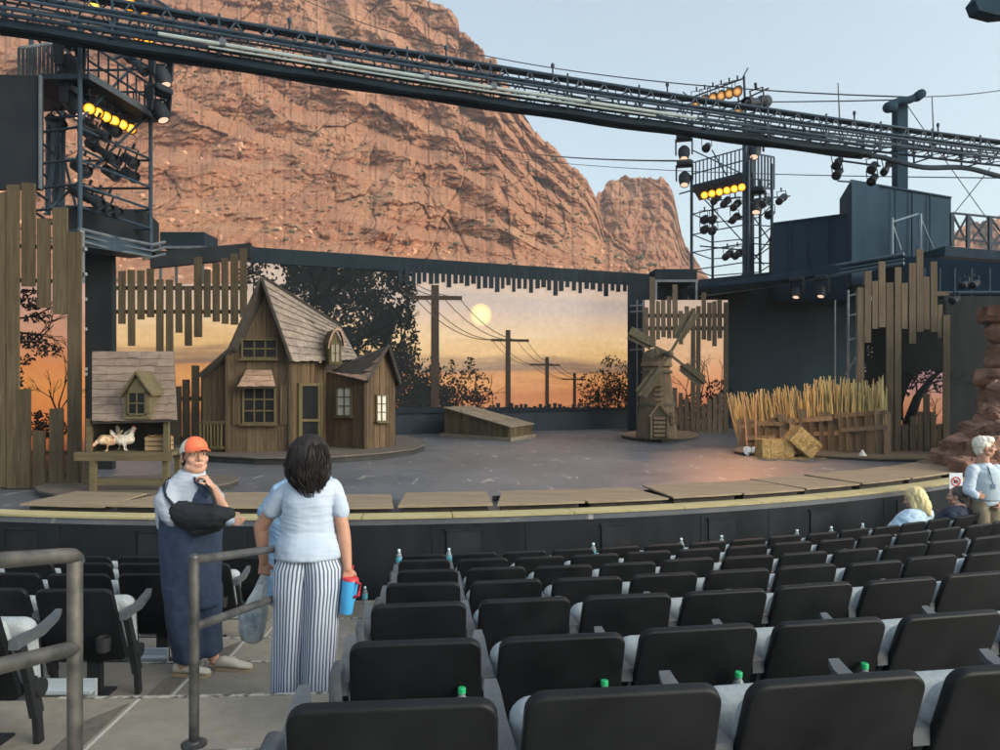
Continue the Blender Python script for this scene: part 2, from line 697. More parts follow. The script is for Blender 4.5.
hill, HG = massif('red_hill', (900, 1250), [(900, 300), (935, 262), (950, 240), (962, 226), (975, 219), (990, 220), (1010, 214), (1060, 190), (1120, 200), (1250, 300)],
                  [(900, 304), (1250, 304)], [(900, 300), (1250, 300)], [(900, 310), (1050, 360), (1250, 320)], 240, 120, 4.4, lambda u, y: .3 + 0 * u, ground=False, amp=.9, kind='structure')

# shrubs and loose blocks spread over the slopes (uncountable)
SHRUB = mat('desert_shrub', (.06, .068, .04), (.17, .165, .10), .9, ns=.9, island=.3)
u_, py_, D_ = MG
sh, rb = MB(), MB()
for k in range(1900):
    ui = random.randint(0, len(u_) - 1)
    if not (-60 < u_[ui] < 690): continue
    vi = random.randint(8, 415)
    y = py_[vi, ui]
    dens = pn(u_[ui] / 40, y / 25, 7.7)
    if (dens < -.1) or y > 285: continue
    c = P(u_[ui], y, D_[vi, ui] - .2)
    r = U(.22, .62) * (1.8 if R() < .08 else 1)
    for j in range(5):
        a = U(0, 6.28)
        cc = c + V((math.cos(a) * r * .7, math.sin(a) * r * .7, U(.1, .6) * r))
        n0 = len(sh.v)
        sh.ell(cc, (r * U(.35, .6), r * U(.35, .6), r * U(.3, .5)), n=6, k=4)
        for q in range(n0, len(sh.v)): sh.v[q] += V((U(-1, 1), U(-1, 1), U(-1, 1))) * r * .13
sh.build('desert_shrubs', SHRUB, kind='stuff', label='dusty green shrubs dotted over the red mountainside')
for k in range(4200):
    ui = random.randint(0, len(u_) - 1)
    if not (-60 < u_[ui] < 690): continue
    vi = random.randint(5, 390)
    y = py_[vi, ui]
    if talus_main(np.array([u_[ui]]), np.array([y]))[0] < .35: continue
    c = P(u_[ui], y, D_[vi, ui] - .1)
    r = .16 + .75 * R() ** 4
    n0 = len(rb.v)
    rb.ell(c, (r * U(.7, 1.3), r * U(.7, 1.2), r * U(.5, .8)), n=5, k=4)
    for q in range(n0, len(rb.v)): rb.v[q] += V((U(-1, 1), U(-1, 1), U(-1, 1))) * r * .25
rb.build('rock_rubble', mat('rubble_rock', (.36, .16, .095), (.58, .34, .22), .95, ns=.6, island=.35), kind='stuff', smooth=0, label='loose red and tan blocks strewn over the talus slope')

g = MB().quad((-900, -60, -1.32), (900, -60, -1.32), (900, 900, -1.32), (-900, 900, -1.32))
g.build('ground', mat('red_dirt', (.26, .13, .08), (.36, .2, .12), .95, ns=.4, bump=.3), kind='structure')

# evening haze in the air: one even volume round the whole place
hz_ = bpy.data.materials.new('evening_haze')
hz_.use_nodes = True
nt = hz_.node_tree
for n_ in list(nt.nodes):
    if n_.type == 'BSDF_PRINCIPLED': nt.nodes.remove(n_)
pv = nt.nodes.new('ShaderNodeVolumePrincipled')
pv.inputs['Color'].default_value = (.80, .88, .92, 1)
pv.inputs['Density'].default_value = HAZE
pv.inputs['Anisotropy'].default_value = .2
nt.links.new(pv.outputs[0], nt.nodes['Material Output'].inputs['Volume'])
hb = MB().box((-930, -90, -2.4), (930, 930, 420))
hb.build('haze', hz_, None, smooth=0, kind='stuff')
# ================================================================ stage and seating bowl (concentric about C0)
C0 = V((-3.0, 27.6, 0))


def A(r, th, z=0.0):
    """point of the bowl: radius r about C0, angle th (radians, 0 = straight towards the audience, + = to the right)"""
    return V((C0.x + r * math.sin(th), C0.y - r * math.cos(th), z))


def arc_slab(mb, r0, r1, t0, t1, z0, z1, n=40):
    rs = []
    for i in range(n + 1):
        t = t0 + (t1 - t0) * i / n
        rs.append([A(r0, t, z0), A(r1, t, z0), A(r1, t, z1), A(r0, t, z1)])
    return mb.rings(rs)


RST = 18.36
# --- stage floor: worn, scuffed, painted deck
t = NT('stage_paint')
vec = t.coords((1, 1, 1), False)
n1 = t.noise(vec, .35, 6, .6, .4)
n2 = t.noise(vec, 2.2, 8, .7, .2)
c = t.ramp(n1, [(.3, (.050, .064, .084)), (.5, (.080, .094, .116)), (.7, (.118, .126, .142))])
c = t.mix(t.math('MULTIPLY', t.ramp(n2, [(.42, (0, 0, 0)), (.62, (1, 1, 1))]), .45), c, (.155, .145, .14))
m1 = t.n('ShaderNodeMapping'); m1.inputs['Scale'].default_value = (1.6, .42, 1); m1.inputs['Rotation'].default_value = (0, 0, .35)
t.l(vec, m1.inputs[0])
sc1 = t.ramp(t.noise(m1.outputs[0], 2.6, 4, .6, .6), [(.63, (0, 0, 0)), (.68, (1, 1, 1))])
m2 = t.n('ShaderNodeMapping'); m2.inputs['Scale'].default_value = (.7, .7, 1); m2.inputs['Rotation'].default_value = (0, 0, 1.1); m2.inputs['Location'].default_value = (9, 4, 0)
t.l(vec, m2.inputs[0])
sc2 = t.ramp(t.noise(m2.outputs[0], 2.9, 5, .68, .3), [(.64, (0, 0, 0)), (.69, (1, 1, 1))])
st3 = t.ramp(t.noise(m2.outputs[0], .5, 4, .6, .5), [(.48, (0, 0, 0)), (.62, (1, 1, 1))])
c = t.mix(t.math('MULTIPLY', st3, .35), c, (.072, .066, .064))
c = t.mix(t.math('MULTIPLY', t.math('MAXIMUM', sc1, sc2), .62), c, (.40, .38, .36))
t.base(c)
t.l(t.math('ADD', t.math('MULTIPLY', n2, .3), .28), t.b.inputs['Roughness'])
t.b.inputs['Specular IOR Level'].default_value = .4
STAGE = t.m
mb = MB()
outl = [A(RST, math.radians(a), 0) for a in np.linspace(-62, 72, 90)]
mb.prism([V((p.x, p.y, -.075)) for p in outl] + [V((26, 33, -.075)), V((-24, 33, -.075))], (0, 0, .075))
mb.build('stage_floor', STAGE, kind='structure')

BLACK = mat('black_paint', (.012, .014, .017), (.024, .027, .032), .8, ns=3, bump=.1, spec=.12)
BLACKW = mat('black_wall_paint', (.008, .011, .014), (.017, .021, .026), .8, (1, 1, .4), ns=2.5, bump=.12, spec=.15)
VEILBLUE = mat('blue_black_paint', (.012, .032, .054), (.020, .044, .070), .85, (1, 1, .3), ns=1.3, bump=.08, spec=.12)  # black structures with the bluish haze veil put into their base colour
wallr = thing('stage_front_wall', 'matte black curved wall under the stage edge facing the seats', 'wall', A(RST, 0, -1.0))
mb = MB()
arc_slab(mb, RST - .16, RST, math.radians(-62), math.radians(72), -1.3, -.08, 110)
mb.build('wall', BLACKW, wallr)
for a in (-10.2, -4.6, 1.2, 7.3, 13.6, 18.5, 24, 30, 36):
    t0 = math.radians(a)
    mb = MB()
    w_ = .42 / RST
    arc_slab(mb, RST + .003, RST + .018, t0, t0 + w_, -.62, -.17, 3)
    mb.build('hatch', BLACK, wallr)
    mb = MB()
    arc_slab(mb, RST + .003, RST + .026, t0 - .02 / RST, t0 + w_ + .02 / RST, -.165, -.14, 3)
    arc_slab(mb, RST + .003, RST + .026, t0 - .02 / RST, t0 + w_ + .02 / RST, -.65, -.625, 3)
    mb.build('hatch_trim', BLACK, wallr)

for i_, a in enumerate(np.arange(-30, 60, 3.7)):
    t0 = math.radians(float(a) + U(-.3, .3))
    mb = MB()
    arc_slab(mb, RST + .0025, RST + .006, t0, t0 + .012 / RST, -1.0, -.1, 1)
    mb.build('panel_seam', BLACK, wallr)
# --- pale yellow edge boards and tan plywood covers along the stage lip
YEL = woodmat('yellow_edge_paint', (.27, .23, .11), (.43, .38, .21), (.54, .49, .30), 'x', .1)
a = -62.0
k = 0
while a < 70:
    wd = U(3.4, 5.2)
    mb = MB()
    arc_slab(mb, RST - .29, RST + .02, math.radians(a), math.radians(a + wd) - .012 / RST, .001, .028, 8)
    o = mb.build('edge_board', YEL)
    tag(o, None, 'edge board', 'yellow boards along the stage lip')
    o['ang'] = a + wd / 2
    a += wd
PLY = woodmat('plywood', (.15, .115, .078), (.27, .215, .15), (.37, .305, .225), 'x', .16, .85, .5)
DARKW = mat('dark_timber', (.02, .018, .016), (.05, .042, .036), .85)
seams = [-30]
a = -58.0
while a < 68:
    wd = U(3.6, 4.4)
    r0, r1 = RST - 1.42 + U(-.05, .05), RST - .30 + U(-.02, .02)
    lift = U(0, .03)
    pr = thing('plywood_cover', None, 'plywood panel', A((r0 + r1) / 2, math.radians(a + wd / 2), .001), 'plywood panels along the stage lip')
    pr['ang'] = a + wd / 2
    mb = MB()
    sk = U(-.4, .9)
    rs = []
    for i in range(6):
        f = i / 5
        t0 = math.radians(a + f * (wd - .12))
        t1 = math.radians(a + f * (wd - .12) + sk)
        rs.append([A(r0, t1, .075 + lift), A(r1, t0, .075 + lift * .6), A(r1, t0, .1 + lift * .6), A(r0, t1, .1 + lift)])
    mb.rings(rs)
    mb.build('panel', PLY, pr)
    mb = MB()
    arc_slab(mb, r0 + .12, r0 + .16, math.radians(a + .3), math.radians(a + wd - .4), .004, .072, 4)
    mb.build('batten', DARKW, pr)
    mb = MB()
    arc_slab(mb, r1 - .16, r1 - .1, math.radians(a + .2), math.radians(a + wd - .3), .004, .07, 4)
    mb.build('batten', DARKW, pr)
    a += wd + .06

# ================================================================ terraces
HTOP = [None, .75, .974, 1.152, 1.343, 1.526, 1.707, 1.90]       # seat-top drop below the eye, rows 1 (near) to 7 (front)
RR = [None] + [26.0 - 1.09 * k for k in range(7)]
TZ = {k: EYE - HTOP[k] - .80 for k in range(1, 8)}
TZ[7] = -1.0
TZ[0] = TZ[1] + .19
t = NT('worn_concrete')
vec = t.coords((1, 1, 1), False)
n1 = t.noise(vec, 1.1, 7, .62, .3)
n2 = t.noise(vec, 9, 8, .75)
n3 = t.noise(vec, .45, 3, .5)
c = t.ramp(n1, [(.3, (.17, .142, .108)), (.5, (.265, .23, .18)), (.7, (.335, .295, .235))])
c = t.mix(.4, c, t.ramp(n2, [(.3, (.17, .15, .125)), (.7, (.36, .33, .28))]))
c = t.mix(t.math('MULTIPLY', t.ramp(n3, [(.5, (0, 0, 0)), (.62, (1, 1, 1))]), .5), c, (.14, .12, .093))
sp_ = t.ramp(t.noise(vec, 26, 3, .6), [(.68, (0, 0, 0)), (.73, (1, 1, 1))])
c = t.mix(t.math('MULTIPLY', sp_, .5), c, (.07, .06, .05))
t.base(c)
t.b.inputs['Roughness'].default_value = .85
t.bump(n2, .25, .004)
CONC = t.m
mb = MB()
for k in range(0, 7):
    ro = (RR[k] + .22) if k >= 1 else 31.0
    ri = RR[k + 1] + .22
    # nosing overhangs the riser a little
    arc_slab(mb, ri + .02, ro, math.radians(-26), math.radians(40), -1.3, TZ[k] - .05, 100)
    arc_slab(mb, ri, ro - .001, math.radians(-26), math.radians(40), TZ[k] - .049, TZ[k], 100)
arc_slab(mb, RST + .002, RR[7] + .24, math.radians(-26), math.radians(40), -1.3, TZ[7], 100)
mb.build('terrace_floor', CONC, kind='structure')
# worn step edges and the pale joint that runs down the aisle
WORN = mat('worn_nosing', (.09, .085, .08), (.42, .39, .34), .8, (3, 3, 1), ns=7, lo=.42, hi=.55)
mb = MB()
for k in range(1, 7):
    ri = RR[k + 1] + .22
    arc_slab(mb, ri - .003, ri + .035, .012, .105, TZ[k] + .0005, TZ[k] + .004, 12)
mb.build('step_edge_strip', WORN, kind='structure')
mb = MB()
for k in range(1, 7):
    ri, ro = RR[k + 1] + .26, RR[k] + .2
    arc_slab(mb, ri, ro, .0335, .0343, TZ[k] + .0005, TZ[k] + .003, 2)
mb.build('aisle_joint_line', mat('pale_joint', (.4, .38, .34), (.55, .52, .48), .8), kind='structure')
DKPATCH = mat('dark_floor_patch', (.10, .085, .07), (.16, .135, .11), .9, ns=14)
mb = MB()
for k in (3, 4, 5):
    ri, ro = RR[k + 1] + .27, RR[k] + .05
    mb.prism([A(ri + .05, .0325, TZ[k] + .001), A(ro, .0325, TZ[k] + .001), A(ro, .0265, TZ[k] + .001), A(ri + .3, .026, TZ[k] + .001)], (0, 0, .003))
mb.build('floor_patch', DKPATCH, kind='structure')

# ================================================================ the theatre seat
SHELL = mat('black_seat_shell', (.0035, .0045, .006), (.0095, .011, .0135), .55, ns=5, detail=8, bump=.12, bd=.002, spec=.24, rvar=.14)
FAB = mat('grey_seat_fabric', (.27, .305, .325), (.35, .39, .41), .95, ns=60, bump=.25, bd=.002, spec=.15)
ARM = mat('grey_armrest_plastic', (.055, .064, .074), (.085, .096, .108), .5, ns=20)
BRK = mat('black_bracket', (.012, .013, .016), (.02, .022, .026), .5)
PALEM = mat('pale_grey_metal', (.36, .41, .45), (.44, .49, .52), .45, ns=3)


def tilt(x, y, z, deg):
    return Matrix.Translation((x, y, z)) @ Matrix.Rotation(math.radians(deg), 4, 'X')


def make_seat():
    s = thing('theatre_seat', 'seat', 'theatre seat')
    # backrest shell (reclined: top towards -y)
    mb = MB()
    pad(mb, .505, .56, .036, .05, .010, tilt(0, .096, .537, 20), 0, 6, 3, .05)
    mb.build('backrest_shell', SHELL, s)
    mb = MB()
    pad(mb, .455, .44, .075, .06, .034, tilt(0, .164, .520, 20), .010, 6, 4, .05)
    mb.build('backrest_cushion', FAB, s)
    # tipped-up seat pan
    mb = MB()
    pad(mb, .495, .46, .11, .07, .042, tilt(0, .325, .44, 6), .012, 6, 4)
    mb.build('seat_cushion', FAB, s)
    mb = MB()
    pad(mb, .46, .42, .03, .05, .01, tilt(0, .393, .44, 6), 0, 5, 2)
    mb.build('seat_pan', SHELL, s)
    # bracket that carries the seat, and its floor foot
    mb = MB()
    mb.bar((-.2, .26, .29), (.2, .26, .29), .05, .06)
    mb.bar((0, .27, .0), (0, .27, .28), .09, .05, (0, 1, 0))
    mb.box((-.1, .19, 0), (.1, .37, .015))
    mb.build('pedestal', BRK, s)
    # cup holder on the back
    mb = MB()
    M = Matrix.Translation((.175, .028, .38))
    mb.lathe([(.030, 0), (.042, .01), (.046, .10), (.041, .10), (.037, .014), (.001, .012)], (0, 0, 0), 14, None, cap=False)
    mb.xf(M)
    mb.build('cup_holder', BRK, s)
    return s


def armrest(mb, x):
    # standard and curved arm, at lateral position x
    pts = [(.07, .60), (.17, .605), (.29, .60), (.43, .635), (.47, .66)]
    rs = []
    for i, (y, z) in enumerate(pts):
        wv = (.05, .052, .055, .05, .036)[i]
        th = (.05, .045, .04, .032, .02)[i]
        rs.append([V((x - wv / 2, y, z - th / 2)), V((x + wv / 2, y, z - th / 2)), V((x + wv / 2, y, z + th / 2)), V((x - wv / 2, y, z + th / 2))])
    mb.rings(rs)
    return mb


def arm_post(mb, x):
    mb.bar((x, .12, .60), (x, .21, .36), .035, .05, (0, 1, 0))
    mb.bar((x, .21, .37), (x, .27, .16), .04, .07, (0, 1, 0))
    mb.lathe([(.001, -.026), (.05, -.026), (.055, 0), (.05, .026), (.001, .026)], (0, 0, 0), 12, Matrix.Rotation(PI / 2, 3, 'Y'), cap=False)
    for i in range(len(mb.v) - 60, len(mb.v)): mb.v[i] += V((x, .28, .30))
    mb.bar((x, .27, .18), (x, .29, 0), .03, .05, (0, 1, 0))
    return mb


seat0 = make_seat()
armt = MB(); armrest(armt, -.281)
postt = MB(); arm_post(postt, -.281)
a_l = armt.build('armrest', ARM, seat0)
p_l = postt.build('arm_support', BRK, seat0)
KID.clear()
arm_r_me = MB(); armrest(arm_r_me, .281)
post_r_me = MB(); arm_post(post_r_me, .281)
endpan = MB()
pad(endpan, .05, .30, .13, .02, .012, Matrix.Translation((-.305, .12, .52)), 0, 4, 2)
ORD = ['', 'first', 'second', 'third', 'fourth', 'fifth', 'sixth', 'seventh', 'eighth', 'ninth', 'tenth', 'eleventh', 'twelfth', 'thirteenth', 'fourteenth', 'fifteenth', 'sixteenth', 'seventeenth', 'eighteenth']
TH0 = [None, .1060, .1079, .1084, .1097, .1118, .1111, .1116]
ROWN = {1: 'back row', 2: 'second row from the back', 3: 'third row from the back', 4: 'middle row', 5: 'third row from the stage', 6: 'second row from the stage', 7: 'front row'}
SEATS = {}
first_used = [False]


def place_seat(row, th, label, group, ends=''):
    p = A(RR[row], th, TZ[row])
    if row == 7: p.z = EYE - HTOP[7] - .80
    rot = (math.radians(U(-1.6, 1.6)), 0, th + math.radians(U(-1.2, 1.2)))
    if not first_used[0]:
        first_used[0] = True
        o = seat0
        o.location = p; o.rotation_euler = rot
        o['label'] = label; o['group'] = group
        if not KID: KID[seat0.name] = [(c, []) for c in kids(seat0)]
    else:
        o = dup(seat0, p, rot, label, group)
    if 'r' in ends:
        b = arm_r_me.build('armrest', ARM, o, world=False)
        b = post_r_me.build('arm_support', BRK, o, world=False)
    if 'l' in ends:
        endpan.build('aisle_end_panel', ARM, o, world=False)
    return o


for k in range(1, 8):
    i = 0
    while i < 18:
        th = TH0[k] + i * (.562 / RR[k])
        p = A(RR[k], th)
        if i > 0 and (p.x - .35) / p.y * F + CX > 1150: break
        side = 'on the aisle' if i == 0 else ORD[i + 1] + ' from the aisle'
        lab = 'black theatre seat %s right of the aisle, %s' % ('at the aisle end' if i == 0 else ORD[i + 1] + ' along', ROWN[k])
        SEATS[k, i] = place_seat(k, th, lab, 'theatre seats right of the aisle', 'l' if i == 0 else '')
        i += 1
# left block: counted outwards from the aisle
XL = {3: -2.78, 4: -2.76, 5: -2.79, 6: -2.79, 7: -2.80, 2: -2.8}
for k in range(2, 8):
    th0 = (XL[k] + 3.0) / RR[k]
    i = 0
    while i < 12:
        th = th0 - i * (.562 / RR[k])
        p = A(RR[k], th)
        if (p.x + .62) / p.y * F + CX < -8: break
        lab = 'black theatre seat %s left of the aisle, %s' % ('at the aisle end' if i == 0 else ORD[i + 1] + ' along', ROWN[k])
        SEATS[k, -1 - i] = place_seat(k, th, lab, 'theatre seats left of the aisle', 'r' if i == 0 else '')
        i += 1

# pale riser panels under the rows
for k in range(2, 8):
    for sgn, t0, t1 in ((-1, math.radians(-14), (XL[k] + 3.2) / RR[k]), (1, TH0[k] - .012, math.radians(26))):
        mb = MB()
        z = TZ[k - 1]
        arc_slab(mb, RR[k] + .10, RR[k] + .13, t0, t1, z - .16, z + .07, 30)
        arc_slab(mb, RR[k] + .131, RR[k] + .19, t0, t1, z + .002, z + .022, 30)
        o = mb.build('seat_riser_panel', PALEM)
        tag(o, 'pale metal riser panel under the seats %s of the aisle, %s' % ('left' if sgn < 0 else 'right', ROWN[k]), 'riser panel', 'metal riser panels under the seat rows')

# ================================================================ handrails
RAIL = mat('weathered_steel', (.06, .062, .062), (.19, .18, .165), .45, (1, 1, 1), ns=11, metal=.55, bump=.2, bd=.003, rvar=.12, lo=.35, hi=.75)
hr = thing('handrail', 'weathered steel handrail at the left edge, closer to the camera', 'handrail', (-1.41, 2.5, TZ[1]))
post = V((-1.41, 2.5, 0))
mb = MB()
tp = [V((-1.415, 2.5, TZ[1])), V((-1.415, 2.5, 1.09)), V((-1.416, 2.49, 1.108)), V((-1.418, 2.46, 1.122)), V((-1.43, 2.4, 1.135)), V((-1.66, 1.1, 1.36)), V((-1.66, 1.08, 1.35)), V((-1.66, 1.08, TZ[0]))]
mb.tube([V((-1.415, 2.5, TZ[1])), V((-1.415, 2.5, 1.105))], .0245, 14)
mb.build('post', RAIL, hr)
mb = MB().tube([V((-1.70, .9, 1.40)), V((-1.70, .9, TZ[0]))], .0245, 14)
mb.build('post', RAIL, hr)
mb = MB()
mb.tube([(-1.415, 2.512, 1.095), (-1.415, 2.505, 1.112), (-1.4165, 2.49, 1.124), (-1.42, 2.46, 1.132), (-1.70, .9, 1.405)], .0245, 14)
mb.build('top_rail', RAIL, hr)
mb = MB().tube([(-1.415, 2.5, .815), (-1.70, .9, 1.095)], .0245, 14)
mb.build('lower_rail', RAIL, hr)
tz = TZ[2]
hr = thing('handrail', 'weathered steel handrail between the person in the cap and the woman in striped trousers', 'handrail', (-1.495, 3.67, tz))
mb = MB().tube([(-1.495, 3.67, tz), (-1.495, 3.67, .835)], .0245, 14)
mb.ell((-1.495, 3.67, .84), (.0245, .0245, .022), n=12, k=6)
mb.build('post', RAIL, hr)
mb = MB().tube([(-1.486, 5.02, TZ[4]), (-1.486, 5.02, .58)], .0235, 14)
mb.build('post', RAIL, hr)
mb = MB().tube([(-1.495, 3.668, .83), (-1.486, 5.02, .588)], .0235, 14)
mb.build('top_rail', RAIL, hr)
mb = MB().tube([(-1.495, 3.67, .502), (-1.486, 5.02, .262)], .0235, 14)
mb.build('lower_rail', RAIL, hr)

for root_, x_, y_, z_ in ((bpy.data.objects['handrail'], -1.415, 2.5, TZ[1]), (hr, -1.495, 3.67, tz), (hr, -1.486, 5.02, TZ[4])):
    mb = MB().lathe([(.001, .0005), (.062, .0005), (.062, .010), (.034, .013), (.030, .022), (.0248, .024)], (x_, y_, z_), 18, cap=False)
    mb.build('base_plate', RAIL, root_)
# ================================================================ water bottles
t = NT('bottle_plastic')
t.base((.75, .9, .95))
t.b.inputs['Roughness'].default_value = .12
t.b.inputs['Transmission Weight'].default_value = .75
t.b.inputs['IOR'].default_value = 1.2
BOT = t.m
BLBL = mat('bottle_label_blue', (.10, .42, .55), (.16, .55, .66), .5, ns=30)
CAPG = mat('green_bottle_cap', (.02, .42, .16), (.03, .5, .2), .45)
CAPW = mat('white_bottle_cap', (.55, .75, .8), (.65, .82, .86), .45)


def make_bottle(cap, label, group):
    b = thing('water_bottle', label, 'water bottle', (0, 0, 0), group)
    mb = MB().lathe([(.001, .001), (.029, 0), (.032, .008), (.031, .05), (.032, .06), (.032, .125), (.030, .14), (.017, .172), (.013, .178), (.013, .19), (.001, .191)], n=16, cap=False)
    mb.build('bottle_body', BOT, b)
    mb = MB().lathe([(.0325, .065), (.0328, .07), (.0328, .118), (.0325, .122)], n=16, cap=False)
    mb.build('label_band', BLBL, b)
    mb = MB().lathe([(.001, .186), (.0155, .186), (.0155, .204), (.013, .207), (.001, .207)], n=14, cap=False)
    mb.build('cap', cap, b)
    return b


bw = make_bottle(CAPW, 'clear water bottle standing on the floor by the stage wall', 'water bottles among the seats')
bw.location = P(365, 600, 9.15); bw.location.z = TZ[7]
bg_ = make_bottle(CAPG, 'b', 'water bottles in the cup holders')
G1 = 'water bottles in the cup holders'
first = True
for i in range(4):
    s = SEATS[2, i]
    M = Matrix.Translation(s.location) @ Matrix.Rotation(s.rotation_euler.z, 4, 'Z')
    p = M @ V((.175, .028, .396))
    lab = 'green capped water bottle behind the %s seat right of the aisle, second row' % ('aisle end' if i == 0 else ORD[i + 1])
    if first:
        bg_.location = p; bg_['label'] = lab; first = False
    else:
        dup(bg_, p, None, lab, G1)
BANDS = {0: -.281, 1: -.281, 3: .281, 5: .281, 6: .281, 8: .281, 9: .281, 10: .281}
for i, off in BANDS.items():
    s = SEATS.get((7, i))
    if not s: continue
    M = Matrix.Translation(s.location) @ Matrix.Rotation(s.rotation_euler.z, 4, 'Z')
    p = M @ V((off, .14, .627))
    lab = 'clear water bottle with blue band on a front row armrest, %s' % ('at the aisle end' if i == 0 else 'beside seat ' + ['one', 'two', 'three', 'four', 'five', 'six', 'seven', 'eight', 'nine', 'ten', 'eleven'][i])
    dup(bw, p, None, lab, 'water bottles on the front row armrests')
# ================================================================ backdrop screen
def lin(r, g, b):
    f = lambda c: (c / 255 / 12.92) if c <= 10 else ((c / 255 + .055) / 1.055) ** 2.4
    return (f(r), f(g), f(b))


WS, WI = .433, 25.7475
WN = V((WS, -1, 0)).normalized()


def W(px, py, off=0.0):
    k = (px - CX) / F
    D = (WI - off * math.hypot(1, WS)) / (1 - WS * k)
    return P(px, py, D)


def WX(x, z, off=0.0):
    return V((x, WI + WS * x, z)) + WN * off


def sunset_mat(name, stops, z0, z1, streak=(.22, .22, 2.6), strength=.56, noise_amt=.16):
    t = NT(name)
    tc = t.n('ShaderNodeTexCoord')
    sp = t.n('ShaderNodeSeparateXYZ')
    t.l(tc.outputs['Object'], sp.inputs[0])
    mp = t.n('ShaderNodeMapping')
    mp.inputs['Scale'].default_value = streak
    t.l(tc.outputs['Object'], mp.inputs[0])
    n1 = t.noise(mp.outputs[0], 1.0, 6, .62, .5)
    n2 = t.noise(tc.outputs['Object'], 6, 4, .6)
    f = t.math('MULTIPLY', t.math('SUBTRACT', sp.outputs[2], z0), 1 / (z1 - z0))
    f = t.math('ADD', f, t.math('MULTIPLY', t.math('SUBTRACT', n1, .5), noise_amt))
    c = t.ramp(f, [(p, lin(*q)) for p, q in stops])
    h = t.n('ShaderNodeHueSaturation')
    h.inputs['Saturation'].default_value = .95
    h.inputs['Hue'].default_value = .512
    t.l(c, h.inputs['Color'])
    t.l(t.math('ADD', t.math('MULTIPLY', n2, .5), t.math('ADD', t.math('MULTIPLY', n1, .35), .58)), h.inputs['Value'])
    t.base((.02, .02, .02))
    t.l(h.outputs[0], t.b.inputs['Emission Color'])
    t.b.inputs['Emission Strength'].default_value = strength
    t.b.inputs['Roughness'].default_value = .6
    return t.m


SUNSET = sunset_mat('sunset_picture', [(0, (120, 62, 34)), (.06, (186, 96, 46)), (.15, (178, 90, 44)), (.23, (206, 128, 66)), (.285, (190, 116, 64)), (.315, (128, 94, 78)), (.355, (164, 120, 84)), (.43, (216, 164, 108)),
                                       (.56, (220, 178, 134)), (.68, (206, 172, 148)), (.80, (184, 162, 154)), (.9, (196, 168, 150)), (1, (180, 152, 142))], .6, 5.4, strength=.46, noise_amt=.28)
SIL = mat('dark_silhouette_print', (.008, .011, .013), (.015, .018, .020), .9, ns=8, spec=.05)
SILW = mat('dark_wire_print', (.045, .038, .036), (.06, .05, .046), .7)
POLEM = mat('pole_print', (.028, .023, .022), (.05, .04, .034), .9, (8, 8, 1), spec=.05)
scr = thing('backdrop_screen', 'long sunset backdrop screen showing telephone poles and trees', 'backdrop screen', WX(-1, 0))
mb = MB()
mb.prism([WX(-7.75, .62), WX(6.2, .62), WX(6.2, 5.5), WX(-7.75, 5.5)], -WN * .18)
mb.build('sky_picture', SUNSET, scr)
# painted sun: a disc with a soft edge, part of the picture
t = NT('painted_sun')
gr = t.n('ShaderNodeUVMap')
sp = t.n('ShaderNodeSeparateXYZ'); t.l(gr.outputs[0], sp.inputs[0])
cc = t.ramp(sp.outputs[1], [(0, lin(252, 238, 180)), (.5, lin(248, 228, 160)), (.78, lin(238, 206, 154)), (1, lin(220, 182, 146))])
t.base((.02, .02, .02)); t.l(cc, t.b.inputs['Emission Color']); t.b.inputs['Emission Strength'].default_value = .5
mb = MB()
cs = W(481, 315, .004)
ux = V((1, WS, 0)).normalized()
rs = [[cs + (ux * math.cos(a) + V((0, 0, 1)) * math.sin(a)) * r for a in np.linspace(0, 2 * PI, 29)[:-1]] for r in (.002, .2, .31, .40)]
mb.rings(rs, cap=False, uv=True)
mb.build('painted_sun', t.m, scr)


def leaf(mb, c, s, off_ux):
    a = U(0, 6.28)
    d = off_ux * math.cos(a) + V((0, 0, 1)) * math.sin(a)
    e = off_ux * -math.sin(a) + V((0, 0, 1)) * math.cos(a)
    mb.quad(c - d * s, c - e * s * .45, c + d * s, c + e * s * .45)


def foliage(mb, blobs, n, size, hole=None, wf=W, off=.02, ux_=None):
    ux_ = ux_ or ux
    tot = sum(b[2] * b[3] for b in blobs)
    for (x, y, rx, ry, dens) in blobs:
        m = int(n * rx * ry / tot * dens)
        for i in range(m):
            a, r = U(0, 6.28), math.sqrt(R()) * (1 + .22 * R() ** 3)
            px, py = x + rx * r * math.cos(a), y + ry * r * math.sin(a)
            if hole and hole(px, py) > R(): continue
            if wf is W and py < 253.5 + (px - 250) * .058: continue
            leaf(mb, wf(px, py, off + R() * .01), U(.6, 1.4) * size, ux_)


def bare_tree(mb, base, ang, L, r, depth, wf_n, spread=.5):
    d = wf_n * math.cos(ang) + V((0, 0, 1)) * math.sin(ang)
    tip = base + d * L
    mb.tube([base, (base + tip) / 2 + V((0, 0, U(-.02, .05))) * L, tip], [r, r * .85, r * .65], 5)
    if depth > 0:
        for k in range(2 if depth > 1 else 3):
            bare_tree(mb, base + d * L * U(.55, 1), ang + U(-spread, spread) * 1.4, L * U(.55, .8), r * .6, depth - 1, wf_n, spread)


def hole_tree(px, py):
    h = 0
    for (x, y, rx, ry, s) in ((274, 275, 17, 12, .93), (300, 303, 9, 12, .9), (312, 312, 12, 9, .8), (352, 315, 26, 13, .55), (378, 282, 16, 11, .6), (392, 300, 12, 10, .75), (400, 335, 10, 12, .8), (262, 262, 12, 10, .5), (330, 330, 14, 10, .5), (372, 350, 14, 12, .45), (388, 372, 9, 10, .5)):
        q = ((px - x) / rx) ** 2 + ((py - y) / ry) ** 2
        if q < 1: h = max(h, s * (1 - .4 * q))
    return h


